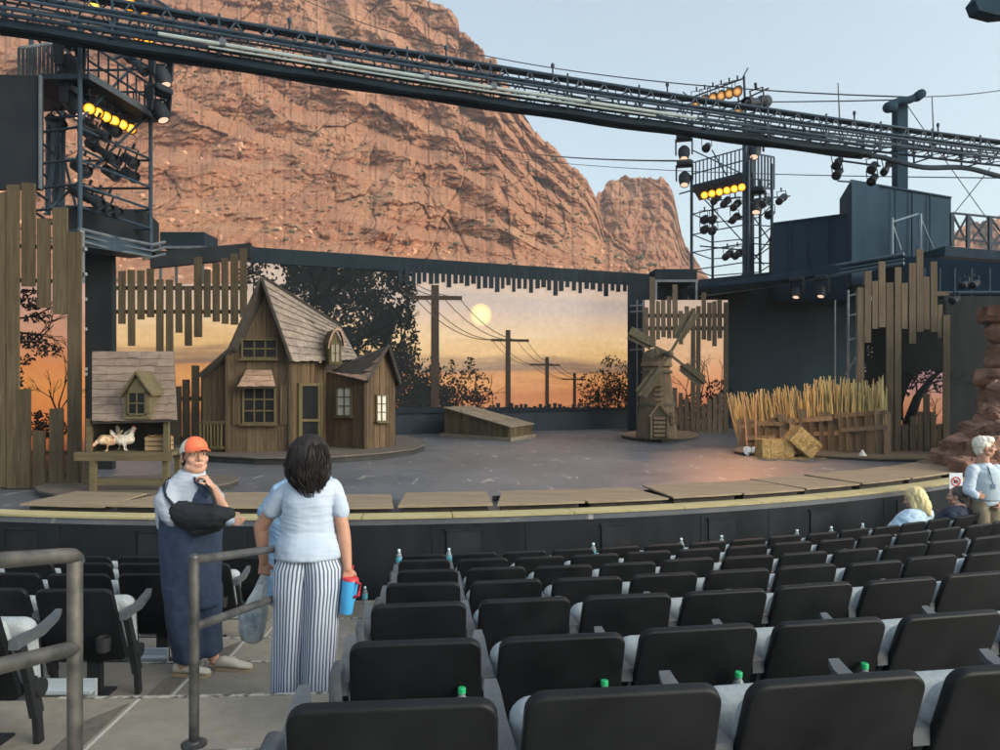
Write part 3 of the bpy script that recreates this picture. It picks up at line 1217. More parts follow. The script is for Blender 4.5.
mb = MB()
foliage(mb, [(290, 285, 50, 34, 1), (345, 292, 62, 46, 2.0), (345, 270, 62, 18, 2.0), (385, 300, 28, 40, 1.5), (395, 345, 22, 40, 1.6), (330, 350, 76, 55, 1.7), (408, 385, 24, 22, 1.6), (260, 300, 16, 45, .8)], 9000, .074, hole_tree)
mb.build('silhouette_tree', SIL, scr, smooth=0)
mb = MB()
for (x, y) in ((300, 345), (345, 380), (385, 390)):
    bare_tree(mb, W(x, y, .03), 1.5 + U(-.2, .2), 1.3, .09, 4, ux, .55)
mb.build('silhouette_branches', SIL, scr, smooth=0)
mb = MB()
foliage(mb, [(402, 398, 30, 18, 1.3), (432, 400, 26, 14, 1.2), (455, 400, 26, 13, 1.1), (470, 385, 20, 16, .35), (425, 375, 16, 18, .4), (445, 378, 22, 16, .4), (470, 366, 5, 9, .7), (482, 398, 14, 10, .5)], 3000, .06)
foliage(mb, [(612, 398, 22, 12, 1.3), (600, 385, 22, 14, .6), (616, 378, 14, 20, .6), (607, 360, 6, 7, .5), (590, 402, 14, 8, 1.0), (618, 395, 12, 22, .8)], 1700, .055)
mb.build('silhouette_bushes', SIL, scr, smooth=0)
mb = MB()
for (x, y, a) in ((455, 405, 1.3), (470, 402, 1.2), (480, 405, .9), (440, 400, 1.6), (600, 405, 1.9), (610, 400, 1.5), (618, 402, 1.4)):
    bare_tree(mb, W(x, y, .03), a, .55, .02, 3, ux, .5)
mb.build('silhouette_twigs', SIL, scr, smooth=0)
# telephone poles in the picture
poles = [(435, 285, 412, 4.2, 297.5, 412, 462, 2.1), (508, 330, 410, 2.6, 340, 491, 529, 1.3), (547, 357, 411, 1.9, 364.5, 530, 560, .9), (574.5, 373, 410, 1.5, 379, 562, 586, .7)]
for (x, y0, y1, hw, ya, xa0, xa1, ha) in poles:
    mb = MB()
    mb.prism([W(x - hw * .9, y0, .03), W(x + hw * .9, y0, .03), W(x + hw, y1, .03), W(x - hw, y1, .03)], WN * .012)
    mb.prism([W(xa0, ya - ha, .045), W(xa1, ya - ha + .6, .045), W(xa1, ya + ha + .6, .045), W(xa0, ya + ha, .045)], WN * .008)
    mb.build('telephone_pole', POLEM, scr, smooth=0)
mb = MB()
ends = [[(414, 297), (424, 297), (443, 297), (459, 297.5)], [(492, 340), (499, 340), (517, 340.5), (527, 341)], [(531, 364.5), (537, 364.5), (552, 365), (559, 365)], [(563, 379), (568, 379), (579, 379), (585, 379)]]
for a, b, sag in ((0, 1, 14), (1, 2, 8), (2, 3, 4)):
    for (p, q) in zip(ends[a], ends[b]):
        pts = []
        for i in range(13):
            f = i / 12
            pts.append(W(p[0] + (q[0] - p[0]) * f, p[1] + (q[1] - p[1]) * f + sag * 4 * f * (1 - f) * .8, .04))
        mb.tube(pts, .013 if a == 0 else .009, 4)
for (q, y0) in zip(ends[0], (275, 277, 268, 265)):
    pts = [W(398 + (q[0] - 398) * f, y0 + 8 + (q[1] - y0 - 8) * f + 5 * 4 * f * (1 - f), .04) for f in np.linspace(0, 1, 8)]
    mb.tube(pts, .013, 4)
mb.build('telephone_wires', SILW, scr, smooth=0)
# ragged slats across the top and stubby pickets along the bottom of the picture
FRM = mat('dark_blue_frame', (.009, .016, .023), (.016, .025, .034), .85, (1, 1, .3), ns=3, spec=.1)
mb = MB()
x = -12.5
mb.prism([WX(-7.75, 5.28, .03), WX(6.3, 5.28, .03), WX(6.3, 5.74, .03), WX(-7.75, 5.74, .03)], WN * .03)
mb.build('top_border', FRM, scr)
mb = MB()
px = 398
while px < 628:
    w_ = U(3.2, 4.6)
    yb = 281 + (px - 400) * .05 + random.choice([-1, 1, 0, 3, 5, 8, 2]) * U(.6, 1.1) + (px > 560) * -2
    yt = 262 + (px - 400) * .055
    mb.prism([W(px, yt, .05), W(px + w_, yt, .05), W(px + w_, yb, .05), W(px, yb, .05)], WN * .02)
    px += w_ + U(1.2, 2.8)
mb.build('top_slats', FRM, scr, smooth=0)
mb = MB()
px = 488
while px < 604:
    w_ = U(2.6, 3.8)
    yb = 411
    yt = random.choice([404, 406, 405, 407, 403, 407]) if not (533 < px < 537) else 400
    mb.prism([W(px, yt, .055), W(px + w_, yt, .055), W(px + w_, yb, .055), W(px, yb, .055)], WN * .02)
    px += w_ + U(.8, 2.2)
mb.prism([W(380, 407.5, .04), W(640, 407.5, .04), W(640, 413, .04), W(380, 413, .04)], WN * .012)
mb.build('bottom_pickets', FRM, scr, smooth=0)
mb = MB()
mb.prism([WX(-7.75, 0, .06), WX(6.4, 0, .06), WX(6.4, .68, .06), WX(-7.75, .68, .06)], WN * .06)
mb.build('base_panel', mat('base_panel_paint', (.010, .018, .027), (.018, .028, .040), .6, ns=2, spec=.2), scr)
mb = MB().bar(WX(-7.75, .70, .14), WX(6.4, .70, .14), .1, .04)
mb.build('base_ledge', FRM, scr)

# ================================================================ plank flats
PLANK = woodmat('olive_plank', (.040, .030, .017), (.088, .067, .040), (.140, .110, .068), 'z', .16)
PLANK2 = woodmat('grey_brown_plank', (.048, .037, .026), (.104, .080, .054), (.158, .126, .088), 'z', .16)


def fence(name, label, planks, D, slope=0.0, x0=0, s=1.0, oy=0, rails=(), material=None, thick=.035, rail_x=None, jit=.012):
    material = material or PLANK
    xs = [x0 + p[0] / s for p in planks] + [x0 + p[1] / s for p in planks]
    mid = (min(xs) + max(xs)) / 2

    def Q(px, py, off=0):
        k = (px - CX) / F
        xm = (mid - CX) / F * D
        DD = (D - slope * xm + off) / (1 - slope * k)
        return P(px, py, DD)
    root = thing(name, label, 'fence', V((Q(mid, 0).x, D, 0)))
    nrm = V((slope, -1, 0)).normalized()
    mb = MB()
    for (a, b, yt, yb) in planks:
        a, b = x0 + a / s, x0 + b / s
        yt, yb = oy + yt / s, oy + yb / s
        off = U(-jit, jit)
        sk = U(-.5, .5)
        mb.prism([Q(a + sk, yt + U(-.4, .4), off), Q(b + sk, yt + U(-.4, .4), off), Q(b, yb, off), Q(a, yb, off)], nrm * thick)
    mb.build('plank_panel', material, root, smooth=0)
    for (a, b, y0, y1) in rails:
        a, b, y0, y1 = x0 + a / s, x0 + b / s, oy + y0 / s, oy + y1 / s
        mb = MB()
        mb.prism([Q(a, y0 - 2, .05), Q(b, y1 - 2, .05), Q(b, y1 + 2, .05), Q(a, y0 + 2, .05)], -nrm * .04)
        mb.build('cross_rail', material, root, smooth=0)
    return root


fence('plank_fence', 'tall ragged olive plank fence at the left edge, in front of an orange sunset panel',
      [(-60, -34, 60, 722), (-28, -6, 20, 300), (0, 17, 30, 720), (18, 47, 12, 722), (53, 84, 8, 250), (90, 120, 90, 300), (126, 160, 66, 315), (160, 192, 122, 722), (40, 73, 490, 722), (80, 108, 588, 722), (118, 150, 535, 722), (-28, -4, 480, 722)],
      11.9, 0, 0, 2.345, 180, [(-60, 190, 150, 160), (-60, 190, 232, 238), (-60, 190, 640, 640), (-60, 190, 690, 690)])
fence('plank_fence', 'ragged olive plank flat standing behind the chicken coop',
      [(246, 265, 222, 415), (270, 286, 230, 350), (292, 308, 228, 400), (313, 329, 228, 340), (335, 351, 224, 335), (356, 372, 250, 640), (379, 395, 250, 640), (400, 415, 258, 370), (421, 437, 265, 400), (442, 460, 198, 380), (464, 479, 225, 335), (484, 500, 212, 345), (505, 520, 200, 350), (525, 542, 190, 352), (546, 562, 178, 335)],
      20.0, 0, 0, 2.273, 170, [(246, 562, 268, 268), (246, 562, 322, 322)], PLANK)
fence('picket_fence', 'low dark picket fence beside the left wall of the wooden house',
      [(396, 412, 492, 645), (416, 432, 476, 645), (436, 453, 444, 645), (458, 474, 470, 645), (478, 494, 492, 645), (499, 515, 480, 645)],
      18.6, 0, 0, 2.273, 170, [(396, 515, 520, 520), (396, 515, 612, 612)], PLANK)
fence('plank_fence', 'ragged plank flat standing behind the windmill',
      [(98, 118, 155, 320), (124, 146, 30, 300), (150, 166, 130, 290), (172, 190, 125, 280), (196, 213, 110, 285), (219, 240, 60, 285), (245, 262, 170, 310), (270, 288, 150, 262), (294, 312, 160, 682), (316, 334, 150, 682), (340, 358, 95, 290), (362, 380, 135, 295), (384, 402, 130, 318), (406, 425, 122, 285), (430, 450, 135, 678), (220, 238, 490, 680), (245, 262, 512, 680), (268, 286, 535, 680), (340, 358, 560, 680), (362, 380, 540, 680), (385, 402, 528, 680), (407, 425, 510, 680)],
      25.0, 0, 620, 4.167, 270, [(98, 450, 190, 190), (98, 450, 243, 243), (220, 450, 598, 598), (220, 450, 655, 655)], PLANK2)
fence('plank_fence', 'tall ragged plank flat beside the reed fence, in front of a dark tree panel',
      [(56, 77, 155, 690), (78, 99, 103, 335), (103, 122, 135, 290), (125, 147, 70, 285), (150, 173, 140, 700), (176, 197, 90, 700), (199, 218, 140, 290), (223, 245, 75, 338), (248, 270, 30, 300), (271, 290, 120, 292), (294, 316, 70, 300), (317, 332, 212, 318), (334, 356, 245, 700), (200, 220, 602, 700), (225, 246, 575, 700), (250, 268, 560, 700), (272, 291, 500, 700), (294, 312, 560, 700), (315, 332, 600, 700), (104, 124, 520, 690), (127, 147, 560, 690)],
      17.8, 0, 840, 3.2625, 240, [(56, 356, 175, 175), (56, 356, 262, 262), (104, 356, 612, 612), (104, 356, 668, 668)], PLANK2)

# scenic pictures behind the flats
SUN2 = sunset_mat('sunset_picture_orange', [(0, (60, 40, 35)), (.06, (150, 66, 36)), (.18, (222, 104, 40)), (.32, (232, 128, 44)), (.42, (224, 116, 48)), (.55, (214, 140, 112)), (.72, (218, 165, 150)), (.85, (196, 138, 140)), (1, (205, 160, 150))], .4, 4.2, (.5, .5, 1.8), .34, .22)
SUN3 = sunset_mat('sunset_picture_pink', [(0, (70, 45, 40)), (.15, (190, 92, 62)), (.35, (222, 140, 96)), (.55, (226, 172, 132)), (.8, (214, 176, 152)), (1, (196, 166, 158))], .4, 5.0, (.5, .5, 1.4), .40, .2)


def panel_thing(label, x0, x1, y0, y1, D, m):
    r = thing('sunset_panel', label, 'scenic panel', P((x0 + x1) / 2, y1, D))
    mb = MB().prism([P(x0, y0, D), P(x1, y0, D), P(x1, y1, D), P(x0, y1, D)], (0, .06, 0))
    mb.build('sky_picture', m, r, smooth=0)
    return r


XU = V((1, 0, 0))
panel_thing('pink and peach sunset panel behind the coop flat, left of the house', 112, 252, 284, 436, 21.2, SUNSET)
r = panel_thing('orange sunset panel with a leafy branch, behind the plank fence at the left edge', -40, 83, 283, 484, 12.35, SUN2)
PW = lambda D: (lambda px, py, off: P(px, py, D - off))
mb = MB()
foliage(mb, [(30, 300, 16, 10, 1), (28, 340, 16, 8, 1.2), (48, 350, 16, 7, .8), (38, 318, 14, 5, .8), (24, 360, 10, 6, .7), (40, 424, 14, 12, 1), (55, 430, 14, 10, .8), (20, 395, 6, 30, .5)], 900, .035, None, PW(12.35), .03, XU)
mb.build('silhouette_leaves', SIL, r, smooth=0)
mb = MB()
for (x, y, a, L) in ((8, 320, .15, .5), (8, 345, .1, .55), (10, 330, -.2, .45), (60, 440, 1.6, .6), (50, 440, 1.3, .5)):
    bare_tree(mb, P(x, y, 12.3), a, L, .02, 4, XU, .5)
mb.build('silhouette_branches', SIL, r, smooth=0)
r = panel_thing('pink sunset panel with bare branches, behind the plank flat near the windmill', 645, 728, 300, 436, 25.6, SUN3)
mb = MB()
for (x, y, a, L) in ((712, 405, 1.7, .9), (700, 405, 1.4, .8), (690, 408, 1.8, .6), (720, 405, 1.5, .8)):
    bare_tree(mb, P(x, y, 25.5), a, L, .025, 5, XU, .5)
mb.build('silhouette_branches', SIL, r, smooth=0)
mb = MB()
foliage(mb, [(720, 392, 14, 12, 1), (703, 402, 20, 10, .8), (690, 412, 30, 9, 1.2), (722, 410, 12, 18, 1.3)], 700, .06, None, PW(25.6), .05, XU)
mb.build('silhouette_leaves', SIL, r, smooth=0)
r = panel_thing('dark tree panel with a pink and orange sky gap, behind the tall plank flat', 860, 946, 300, 452, 18.3, SIL)
mb = MB()
pts = [(904, 425), (903, 405), (906, 392), (913, 378), (921, 372), (930, 370), (938, 374), (944, 372), (944, 440), (910, 440)]
mb.prism([P(x, y, 18.26) for x, y in pts], (0, -.01, 0))
mb.prism([P(x, y, 18.26) for x, y in ((896, 428), (902, 420), (904, 446), (896, 446))], (0, -.01, 0))
mb.build('sky_gap_picture', sunset_mat('sunset_gap_picture', [(0, (110, 60, 44)), (.3, (196, 106, 70)), (.55, (214, 132, 96)), (.72, (196, 136, 136)), (1, (190, 146, 158))], .3, 2.1, (1, 1, 1.5), .30, .3), r, smooth=0)
mb = MB()
mb.tube([P(905, 448, 18.22), P(909, 420, 18.22), P(917, 398, 18.22), P(930, 380, 18.22), P(944, 368, 18.22)], [.16, .13, .10, .07, .03], 6)
for (x, y, a, L) in ((912, 408, 1.0, .5), (917, 398, 1.6, .4), (925, 386, .3, .5), (932, 440, 1.4, .5), (926, 440, 1.7, .5)):
    bare_tree(mb, P(x, y, 18.21), a, L, .025, 4, XU, .5)
mb.build('silhouette_tree', SIL, r, smooth=0)
mb = MB()
foliage(mb, [(925, 375, 20, 8, 1), (940, 385, 6, 8, .7), (905, 385, 8, 12, 1)], 260, .05, None, PW(18.2), .03, XU)
mb.build('silhouette_leaves', SIL, r, smooth=0)
mb = MB()
foliage(mb, [(868, 352, 6, 6, 1), (865, 365, 4, 7, 1)], 16, .025, None, PW(18.24), .02, XU)
mb.build('pink_leaf_specks', mat('pale_specks', (.3, .26, .25), (.4, .33, .3)), r, smooth=0)
# ================================================================ the wooden set pieces
WALLW = woodmat('brown_wall_plank', (.034, .024, .015), (.090, .063, .037), (.165, .122, .074), 'z', .28, .8)
WALLW2 = woodmat('rust_wall_plank', (.038, .024, .014), (.098, .064, .037), (.178, .122, .072), 'z', .28, .8)
TRIM = woodmat('olive_trim', (.05, .042, .02), (.105, .085, .042), (.16, .13, .068), 'z', .12)
SHING = mat('weathered_shingle', (.12, .098, .084), (.235, .195, .165), .85, (2.5, 2.5, 6), ns=2.4, island=.17, bump=.3, bd=.01)
SHING2 = mat('warm_shingle', (.19, .115, .08), (.33, .22, .155), .85, (2.5, 2.5, 6), ns=2.4, island=.16, bump=.3, bd=.01)
DARKP = mat('dark_window_pane', (.006, .007, .008), (.012, .014, .016), .5, ns=2, spec=.15)
PALEP = mat('pale_window_pane', (.46, .45, .40), (.56, .55, .50), .4, ns=3)  # frosted white panes, no glow
DECK = woodmat('deck_board', (.06, .052, .046), (.115, .10, .088), (.17, .15, .13), 'x', .1, .75)
DSIDE = mat('deck_side', (.012, .012, .013), (.025, .024, .024), .8)


class Wall:
    """a vertical wall from A to B (bottom corners); maps pixels of the survey onto its plane"""

    def __init__(s, A_, B_, z0):
        s.A, s.B = V((A_.x, A_.y, z0)), V((B_.x, B_.y, z0))
        s.e = (s.B - s.A)
        s.L = s.e.length
        s.e.normalize()
        s.n = V((s.e.y, -s.e.x, 0))
        if s.n.dot(V((0, 0, EYE)) - s.A) < 0: s.n = -s.n

    def s_of(s, px):
        k = (px - CX) / F
        # A + e t on the ray X = kY
        return (k * s.A.y - s.A.x) / (s.e.x - k * s.e.y)

    def at(s, px, py, off=0.0):
        p = s.A + s.e * s.s_of(px)
        z = EYE + (HY - py) / F * p.y
        return V((p.x, p.y, z)) + s.n * off

    def planks(s, mb, prof, wd=.16, gap=.008, th=.02, jit=.006):
        """prof: list of (s, z_top); one board after another clipped to it"""
        def top(q):
            return float(np.interp(q, [a for a, _ in prof], [b for _, b in prof]))
        q = 0
        while q < s.L - .01:
            w_ = min(wd * U(.75, 1.3), s.L - q)
            cuts = [q] + [a for a, _ in prof if q + .01 < a < q + w_ - gap - .01] + [q + w_ - gap]
            off = U(-jit, jit)
            pts = [s.A + s.e * q + s.n * off, s.A + s.e * (q + w_ - gap) + s.n * off]
            for a in cuts[::-1]:
                p = s.A + s.e * a + s.n * off
                pts.append(V((p.x, p.y, top(a))))
            mb.prism(pts, -s.n * th)
            q += w_
        return mb

    def back(s, mb, prof, off=.025, th=.04):
        pts = [s.A - s.n * off, s.B - s.n * off] + [V((*(s.A + s.e * a - s.n * off).xy, z - .01)) for a, z in prof[::-1]]
        mb.prism(pts, -s.n * th)
        return mb

    def window(s, root, x0, x1, y0, y1, cols, rows, pane, fr=1.6, sill=True, frame_m=None):
        """framed window with muntins, each window a part with its panes as a sub-part"""
        mb = MB()
        fm = frame_m or TRIM
        off = .012
        dz = .05

        def bar(xa, ya, xb, yb, th=.035, o=0):
            mb.prism([s.at(xa, ya, off + o), s.at(xb, ya, off + o), s.at(xb, yb, off + o), s.at(xa, yb, off + o)], s.n * th)
        bar(x0 - fr, y0 - fr, x1 + fr, y0, .05)
        bar(x0 - fr, y1, x1 + fr, y1 + fr, .05)
        bar(x0 - fr, y0, x0, y1, .048)
        bar(x1, y0, x1 + fr, y1, .048)
        m = fr * .42
        for i in range(1, cols):
            x = x0 + (x1 - x0) * i / cols
            bar(x - m, y0, x + m, y1, .03)
        for i in range(1, rows):
            y = y0 + (y1 - y0) * i / rows
            bar(x0, y - m, x1, y + m, .026)
        if sill: bar(x0 - fr * 2, y1 + fr, x1 + fr * 2, y1 + fr * 2.3, .11)
        w_ = mb.build('window', fm, root, smooth=0)
        mb2 = MB()
        mb2.prism([s.at(x0, y0, .011), s.at(x1, y0, .011), s.at(x1, y1, .011), s.at(x0, y1, .011)], s.n * .008)
        mb2.build('pane', pane, w_, smooth=0)
        return w_


def shingles(mb, ea, eb, rb, ra, rows, wd=.3, lift=.03, jit=.35):
    ea, eb, rb, ra = V(ea), V(eb), V(rb), V(ra)
    n = (eb - ea).cross(ra - ea).normalized()
    if n.z < 0: n = -n
    for i in range(rows):
        v0, v1 = i / rows, min(1.0, (i + 1.3) / rows)
        a0, b0 = ea.lerp(ra, v0), eb.lerp(rb, v0)
        a1, b1 = ea.lerp(ra, v1), eb.lerp(rb, v1)
        L = (b0 - a0).length
        down = (ea - ra).normalized()
        u = 0
        rowh = (ra - ea).length / rows
        while u < 1 - 1e-3:
            w_ = min(wd * U(.6, 1.4) / max(L, .05), 1 - u)
            if 1 - u - w_ < .3 * wd / L: w_ = 1 - u
            u1 = u + w_ - .004 / max(L, .1)
            d0, d1, dm = [down * U(-.12, jit) * rowh * .35 for _ in range(3)]
            um = (u + u1) / 2
            p = [a0.lerp(b0, u) + d0 + n * lift, a0.lerp(b0, um) + dm + n * lift * 1.15, a0.lerp(b0, u1) + d1 + n * lift, a1.lerp(b1, u1) + n * .004, a1.lerp(b1, u) + n * .004]
            mb.prism(p, -n * .016)
            u += w_
    return mb


def flat_deck(root, name, pix, z, m=None, th=None):
    """low platform whose outline on the stage floor is given by survey pixels"""
    pts = [G(x, y, 0) for x, y in pix]
    mb = MB().prism([V((p.x, p.y, 0.001)) for p in pts], (0, 0, z - .03))
    mb.build(name + '_side', DSIDE, root, smooth=0)
    c = sum(pts, V()) / len(pts)
    mb = MB().prism([V((p.x + (p.x - c.x) * .012, p.y + (p.y - c.y) * .012, z - .028)) for p in pts], (0, 0, .028))
    mb.build(name + '_top', m or DECK, root, smooth=0)


def at0(px, D, z):
    p = P(px, 0, D)
    return V((p.x, D, z))


# ---------------------------------------------------------------- house
HZ = .15
Ah, Bh, Eh, Fh, Gh = at0(228, 16.6, HZ), at0(291, 16.75, HZ), at0(326, 18.05, HZ), at0(366, 17.4, HZ), at0(395, 18.2, HZ)
house = thing('wooden_house', 'crooked brown plank farmhouse with tall shingled gable roof and small side wing', 'house', (Bh.x, Bh.y, HZ))
plat = thing('stage_platform', 'low rounded dark deck under the wooden farmhouse', 'platform', G(300, 464, 0))
flat_deck(plat, 'deck', [(150, 452), (180, 458.5), (215, 462.5), (255, 464.5), (300, 465), (345, 462.5), (385, 459), (412, 455), (424, 450), (424, 446), (404, 441), (360, 437), (300, 434.5), (200, 434.5), (160, 440)], HZ)


def prof_of(wl, pts):
    return [(max(0, min(wl.L, wl.s_of(x))), EYE + (HY - y) / F * (wl.A + wl.e * wl.s_of(x)).y) for x, y in pts]


wf = Wall(Ah, Bh, HZ)
pr1 = [(0, EYE + (HY - 352) / F * 16.6), (wf.s_of(262), EYE + (HY - 283) / F * 16.67), (wf.L, EYE + (HY - 360) / F * 16.75)]
mb = MB(); wf.planks(mb, pr1, .19, .009, .02, .008)
mb.build('front_wall', WALLW, house, smooth=0)
mb = MB(); wf.back(mb, pr1)
wd_ = Wall(Bh, Eh, HZ)
pr2 = [(0, pr1[-1][1] + .02), (wd_.L, EYE + (HY - 364) / F * 18.05)]
wd_.back(mb, pr2)
ws = Wall(Eh, Fh, HZ)
pr3 = [(0, EYE + (HY - 373) / F * 18.05), (ws.L, EYE + (HY - 380.5) / F * 17.4)]
ws.back(mb, pr3)
wg = Wall(Fh, Gh, HZ)
sa = wg.s_of(388)
pr4 = [(0, pr3[-1][1]), (sa, EYE + (HY - 349) / F * 18.0), (wg.L, EYE + (HY - 379) / F * 18.2)]
wg.back(mb, pr4)
# far walls close the body
back1, back2 = at0(228, 18.9, HZ), at0(300, 20.3, HZ)
back1 = V((Ah.x + .3, 19.2, HZ)); back2 = V((-3.4, 20.2, HZ)); back3 = V((Gh.x - .3, 20.0, HZ))
for p, q, h in ((Ah, back1, 2.2), (back1, back2, 2.2), (back2, back3, 1.7), (back3, Gh, 1.65)):
    mb.prism([p, q, V((q.x, q.y, h)), V((p.x, p.y, h))], (0.001, .04, 0))
mb.build('wall_backing', DARKW, house, smooth=0)
mb = MB(); wd_.planks(mb, pr2, .2, .01, .02, .008)
mb.build('porch_wall', WALLW2, house, smooth=0)
mb = MB(); ws.planks(mb, pr3, .17, .009, .02, .008)
mb.build('wing_side_wall', WALLW2, house, smooth=0)
mb = MB(); wg.planks(mb, pr4, .17, .009, .02, .008)
mb.build('wing_gable_wall', WALLW2, house, smooth=0)
# corner boards
mb = MB()
for p, z1, n_ in ((Ah, pr1[0][1], wf.n), (Bh, pr2[0][1], wf.n), (Fh, pr3[-1][1], (ws.n + wg.n).normalized())):
    mb = MB()
    mb.bar(p + n_ * .02, V((p.x, p.y, z1)) + n_ * .02, .11, .07, (1, 0, 0))
    mb.build('corner_board', WALLW, house, smooth=0)
# roofs
Of, Ef, Rb, Eb = P(262, 278, 16.42), P(292, 361.5, 16.55), P(340, 327, 19.1), P(358, 359.5, 19.0)
mb = MB(); shingles(mb, Ef, Eb, Rb, Of, 10, .36, .035)
rf = mb.build('roof', SHING, house, smooth=0)
mb = MB()
nrm = (Eb - Ef).cross(Of - Ef).normalized()
if nrm.z < 0: nrm = -nrm
mb.prism([Ef, Eb, Rb, Of], -nrm * .05)
# left slope with its flared foot
Lf1, Lf2 = P(230, 349, 16.42), P(198, 377, 16.6)
dv = (Rb - Of)
for a, b in ((Of, Lf1), (Lf1, Lf2)):
    mb.prism([a, b, b + V((dv.x, dv.y, dv.z * .4)), a + V((dv.x, dv.y, dv.z))], V((.05, 0, .05)))
mb.build('roof_board', DARKW, rf, smooth=0)
mb = MB()
mb.bar(Of + V((0, -.03, 0)), Ef + V((0, -.03, 0)), .05, .09, (0, 1, 0))
mb.bar(Of + V((0, -.03, 0)), Lf1 + V((0, -.03, 0)), .05, .09, (0, 1, 0))
mb.bar(Lf1 + V((0, -.03, 0)), Lf2 + V((0, -.03, 0)), .05, .09, (0, 1, 0))
mb.build('barge_board', DARKW, rf, smooth=0)
# lean-to wall under the flared foot, with a little balustrade
wl = Wall(at0(203, 16.8, HZ), at0(228, 16.68, HZ), HZ)
prl = [(0, EYE + (HY - 376) / F * 16.8), (wl.L, EYE + (HY - 354) / F * 16.68)]
mb = MB(); wl.planks(mb, prl, .17, .01); wl.back(mb, prl)
mb.build('lean_to_wall', WALLW, house, smooth=0)
bal = MB()
for i in range(7):
    x = 205 + i * 3.4
    bal.bar(wl.at(x, 449, .16), wl.at(x, 423, .16), .03, .03)
bal.bar(wl.at(203, 422, .16), wl.at(228, 422, .16), .04, .05)
bal.bar(wl.at(203, 447, .16), wl.at(228, 447, .16), .04, .05)
bal.build('balustrade', TRIM, house, smooth=0)
# windows and door
wf.window(house, 243.5, 276.5, 340.5, 357, 3, 2, DARKP)
wf.window(house, 244.5, 274.5, 388, 422, 3, 3, DARKP)
mb = MB()
aw = [wf.at(247, 370, .04), wf.at(272, 370, .04), wf.at(278.5, 386.5, .32), wf.at(241, 386.5, .32)]
shingles(mb, aw[3], aw[2], aw[1], aw[0], 3, .2, .025)
awn = mb.build('awning', SHING2, house, smooth=0)
mb = MB().prism([aw[0], aw[1], aw[2], aw[3]], (0, .01, -.03))
mb.prism([aw[3], aw[2], wf.at(278.5, 388.5, .30), wf.at(241, 388.5, .30)], (0, .02, 0))
mb.build('awning_board', DARKW, awn, smooth=0)
mb = MB()
for x in (233, 280.5):
    for j in range(3):
        mb.prism([wf.at(x + j * 2.6, 386, .012), wf.at(x + j * 2.6 + 2.2, 386, .012), wf.at(x + j * 2.6 + 2.2, 425, .012), wf.at(x + j * 2.6, 425, .012)], wf.n * .02)
mb.build('shutters', WALLW, house, smooth=0)
mb = MB()
for y in (351.5, 404):
    for (xa, xb) in ((229.5, 241), (279.5, 289.5)):
        pass
xs0, xs1 = 298.5, 318.5
for (xa, xb, ya, yb, th) in ((xs0 - 2, xs0, 385, 448, .06), (xs1, xs1 + 2.2, 385, 447, .06), (xs0 - 2, xs1 + 2.2, 383, 386, .07), (xs0, xs1, 419, 421.5, .05), (xs0, xs0 + 2, 386, 448, .045), (xs1 - 2, xs1, 386, 447, .045)):
    mb.prism([wd_.at(xa, ya, .01), wd_.at(xb, ya, .01), wd_.at(xb, yb, .01), wd_.at(xa, yb, .01)], wd_.n * th)
door = mb.build('door', TRIM, house, smooth=0)
mb = MB().prism([wd_.at(xs0, 386, .011), wd_.at(xs1, 386, .011), wd_.at(xs1, 447.4, .011), wd_.at(xs0, 448, .011)], wd_.n * .012)
mb.build('screen_mesh', DARKP, door, smooth=0)
mb = MB().ell(wd_.at(317.4, 423, .075), (.02, .02, .02), n=10, k=6)
mb.build('handle', BRK, door)
ws.window(house, 338.5, 351.5, 388, 415, 2, 3, PALEP, 1.2)
wg.window(house, 376, 385.5, 395.5, 420.5, 2, 3, PALEP, 1.1)
# wing roof
wa, wb, wc, wdd = P(367.5, 381.5, 17.15), P(327, 372.5, 18.1), P(352, 359.5, 19.2), P(389, 345.5, 17.75)
mb = MB(); shingles(mb, wb, wa, wdd, wc, 4, .33, .03)
we = P(400.5, 383.5, 18.2)
shingles(mb, we, we + (wc - wdd), wc, wdd, 4, .33, .03)
wr = mb.build('wing_roof', SHING2, house, smooth=0)
mb = MB()
mb.prism([wa, wb, wc, wdd], (0, 0, -.04)); mb.prism([we, wdd, wc, we + (wc - wdd)], (0, 0, -.04))
mb.bar(wdd + V((0, -.02, .0)), we + V((0, -.02, 0)), .05, .08, (0, 1, 0))
mb.bar(wdd + V((0, -.02, .0)), wa + V((0, -.02, 0)), .05, .08, (0, 1, 0))
mb.build('roof_board', DARKW, wr, smooth=0)
# dormer
wdm = Wall(at0(329, 17.45, 1.9), at0(341.5, 17.6, 1.9), EYE + (HY - 364.5) / F * 17.5)
prd = [(0, EYE + (HY - 343) / F * 17.45), (wdm.L * .5, EYE + (HY - 330) / F * 17.5), (wdm.L, EYE + (HY - 342) / F * 17.6)]
mb = MB(); wdm.planks(mb, prd, .09, .005, .6, .002)
dm = mb.build('dormer', TRIM, house, smooth=0)
wdm.window(dm, 331.3, 339, 345, 361, 2, 2, DARKP, .9, False) if False else None
mb = MB()
mb.prism([wdm.at(331, 344.5, .012), wdm.at(339.3, 344.5, .012), wdm.at(339.3, 361.5, .012), wdm.at(331, 361.5, .012)], wdm.n * .01)
mb.build('pane', mat('dim_pane', (.10, .085, .05), (.16, .13, .08), .4), dm, smooth=0)
mb = MB()
for (xa, xb, ya, yb) in ((330.2, 331.2, 343.6, 362.6), (339.1, 340.1, 343.6, 362.6), (330.2, 340.1, 343, 344.3), (330.2, 340.1, 361.6, 362.8), (334.8, 335.6, 344, 362), (331, 339.3, 352.6, 353.4)):
    mb.prism([wdm.at(xa, ya, .02), wdm.at(xb, ya, .02), wdm.at(xb, yb, .02), wdm.at(xa, yb, .02)], wdm.n * .02)
mb.build('window_frame', TRIM, dm, smooth=0)
mb = MB()
hood = []
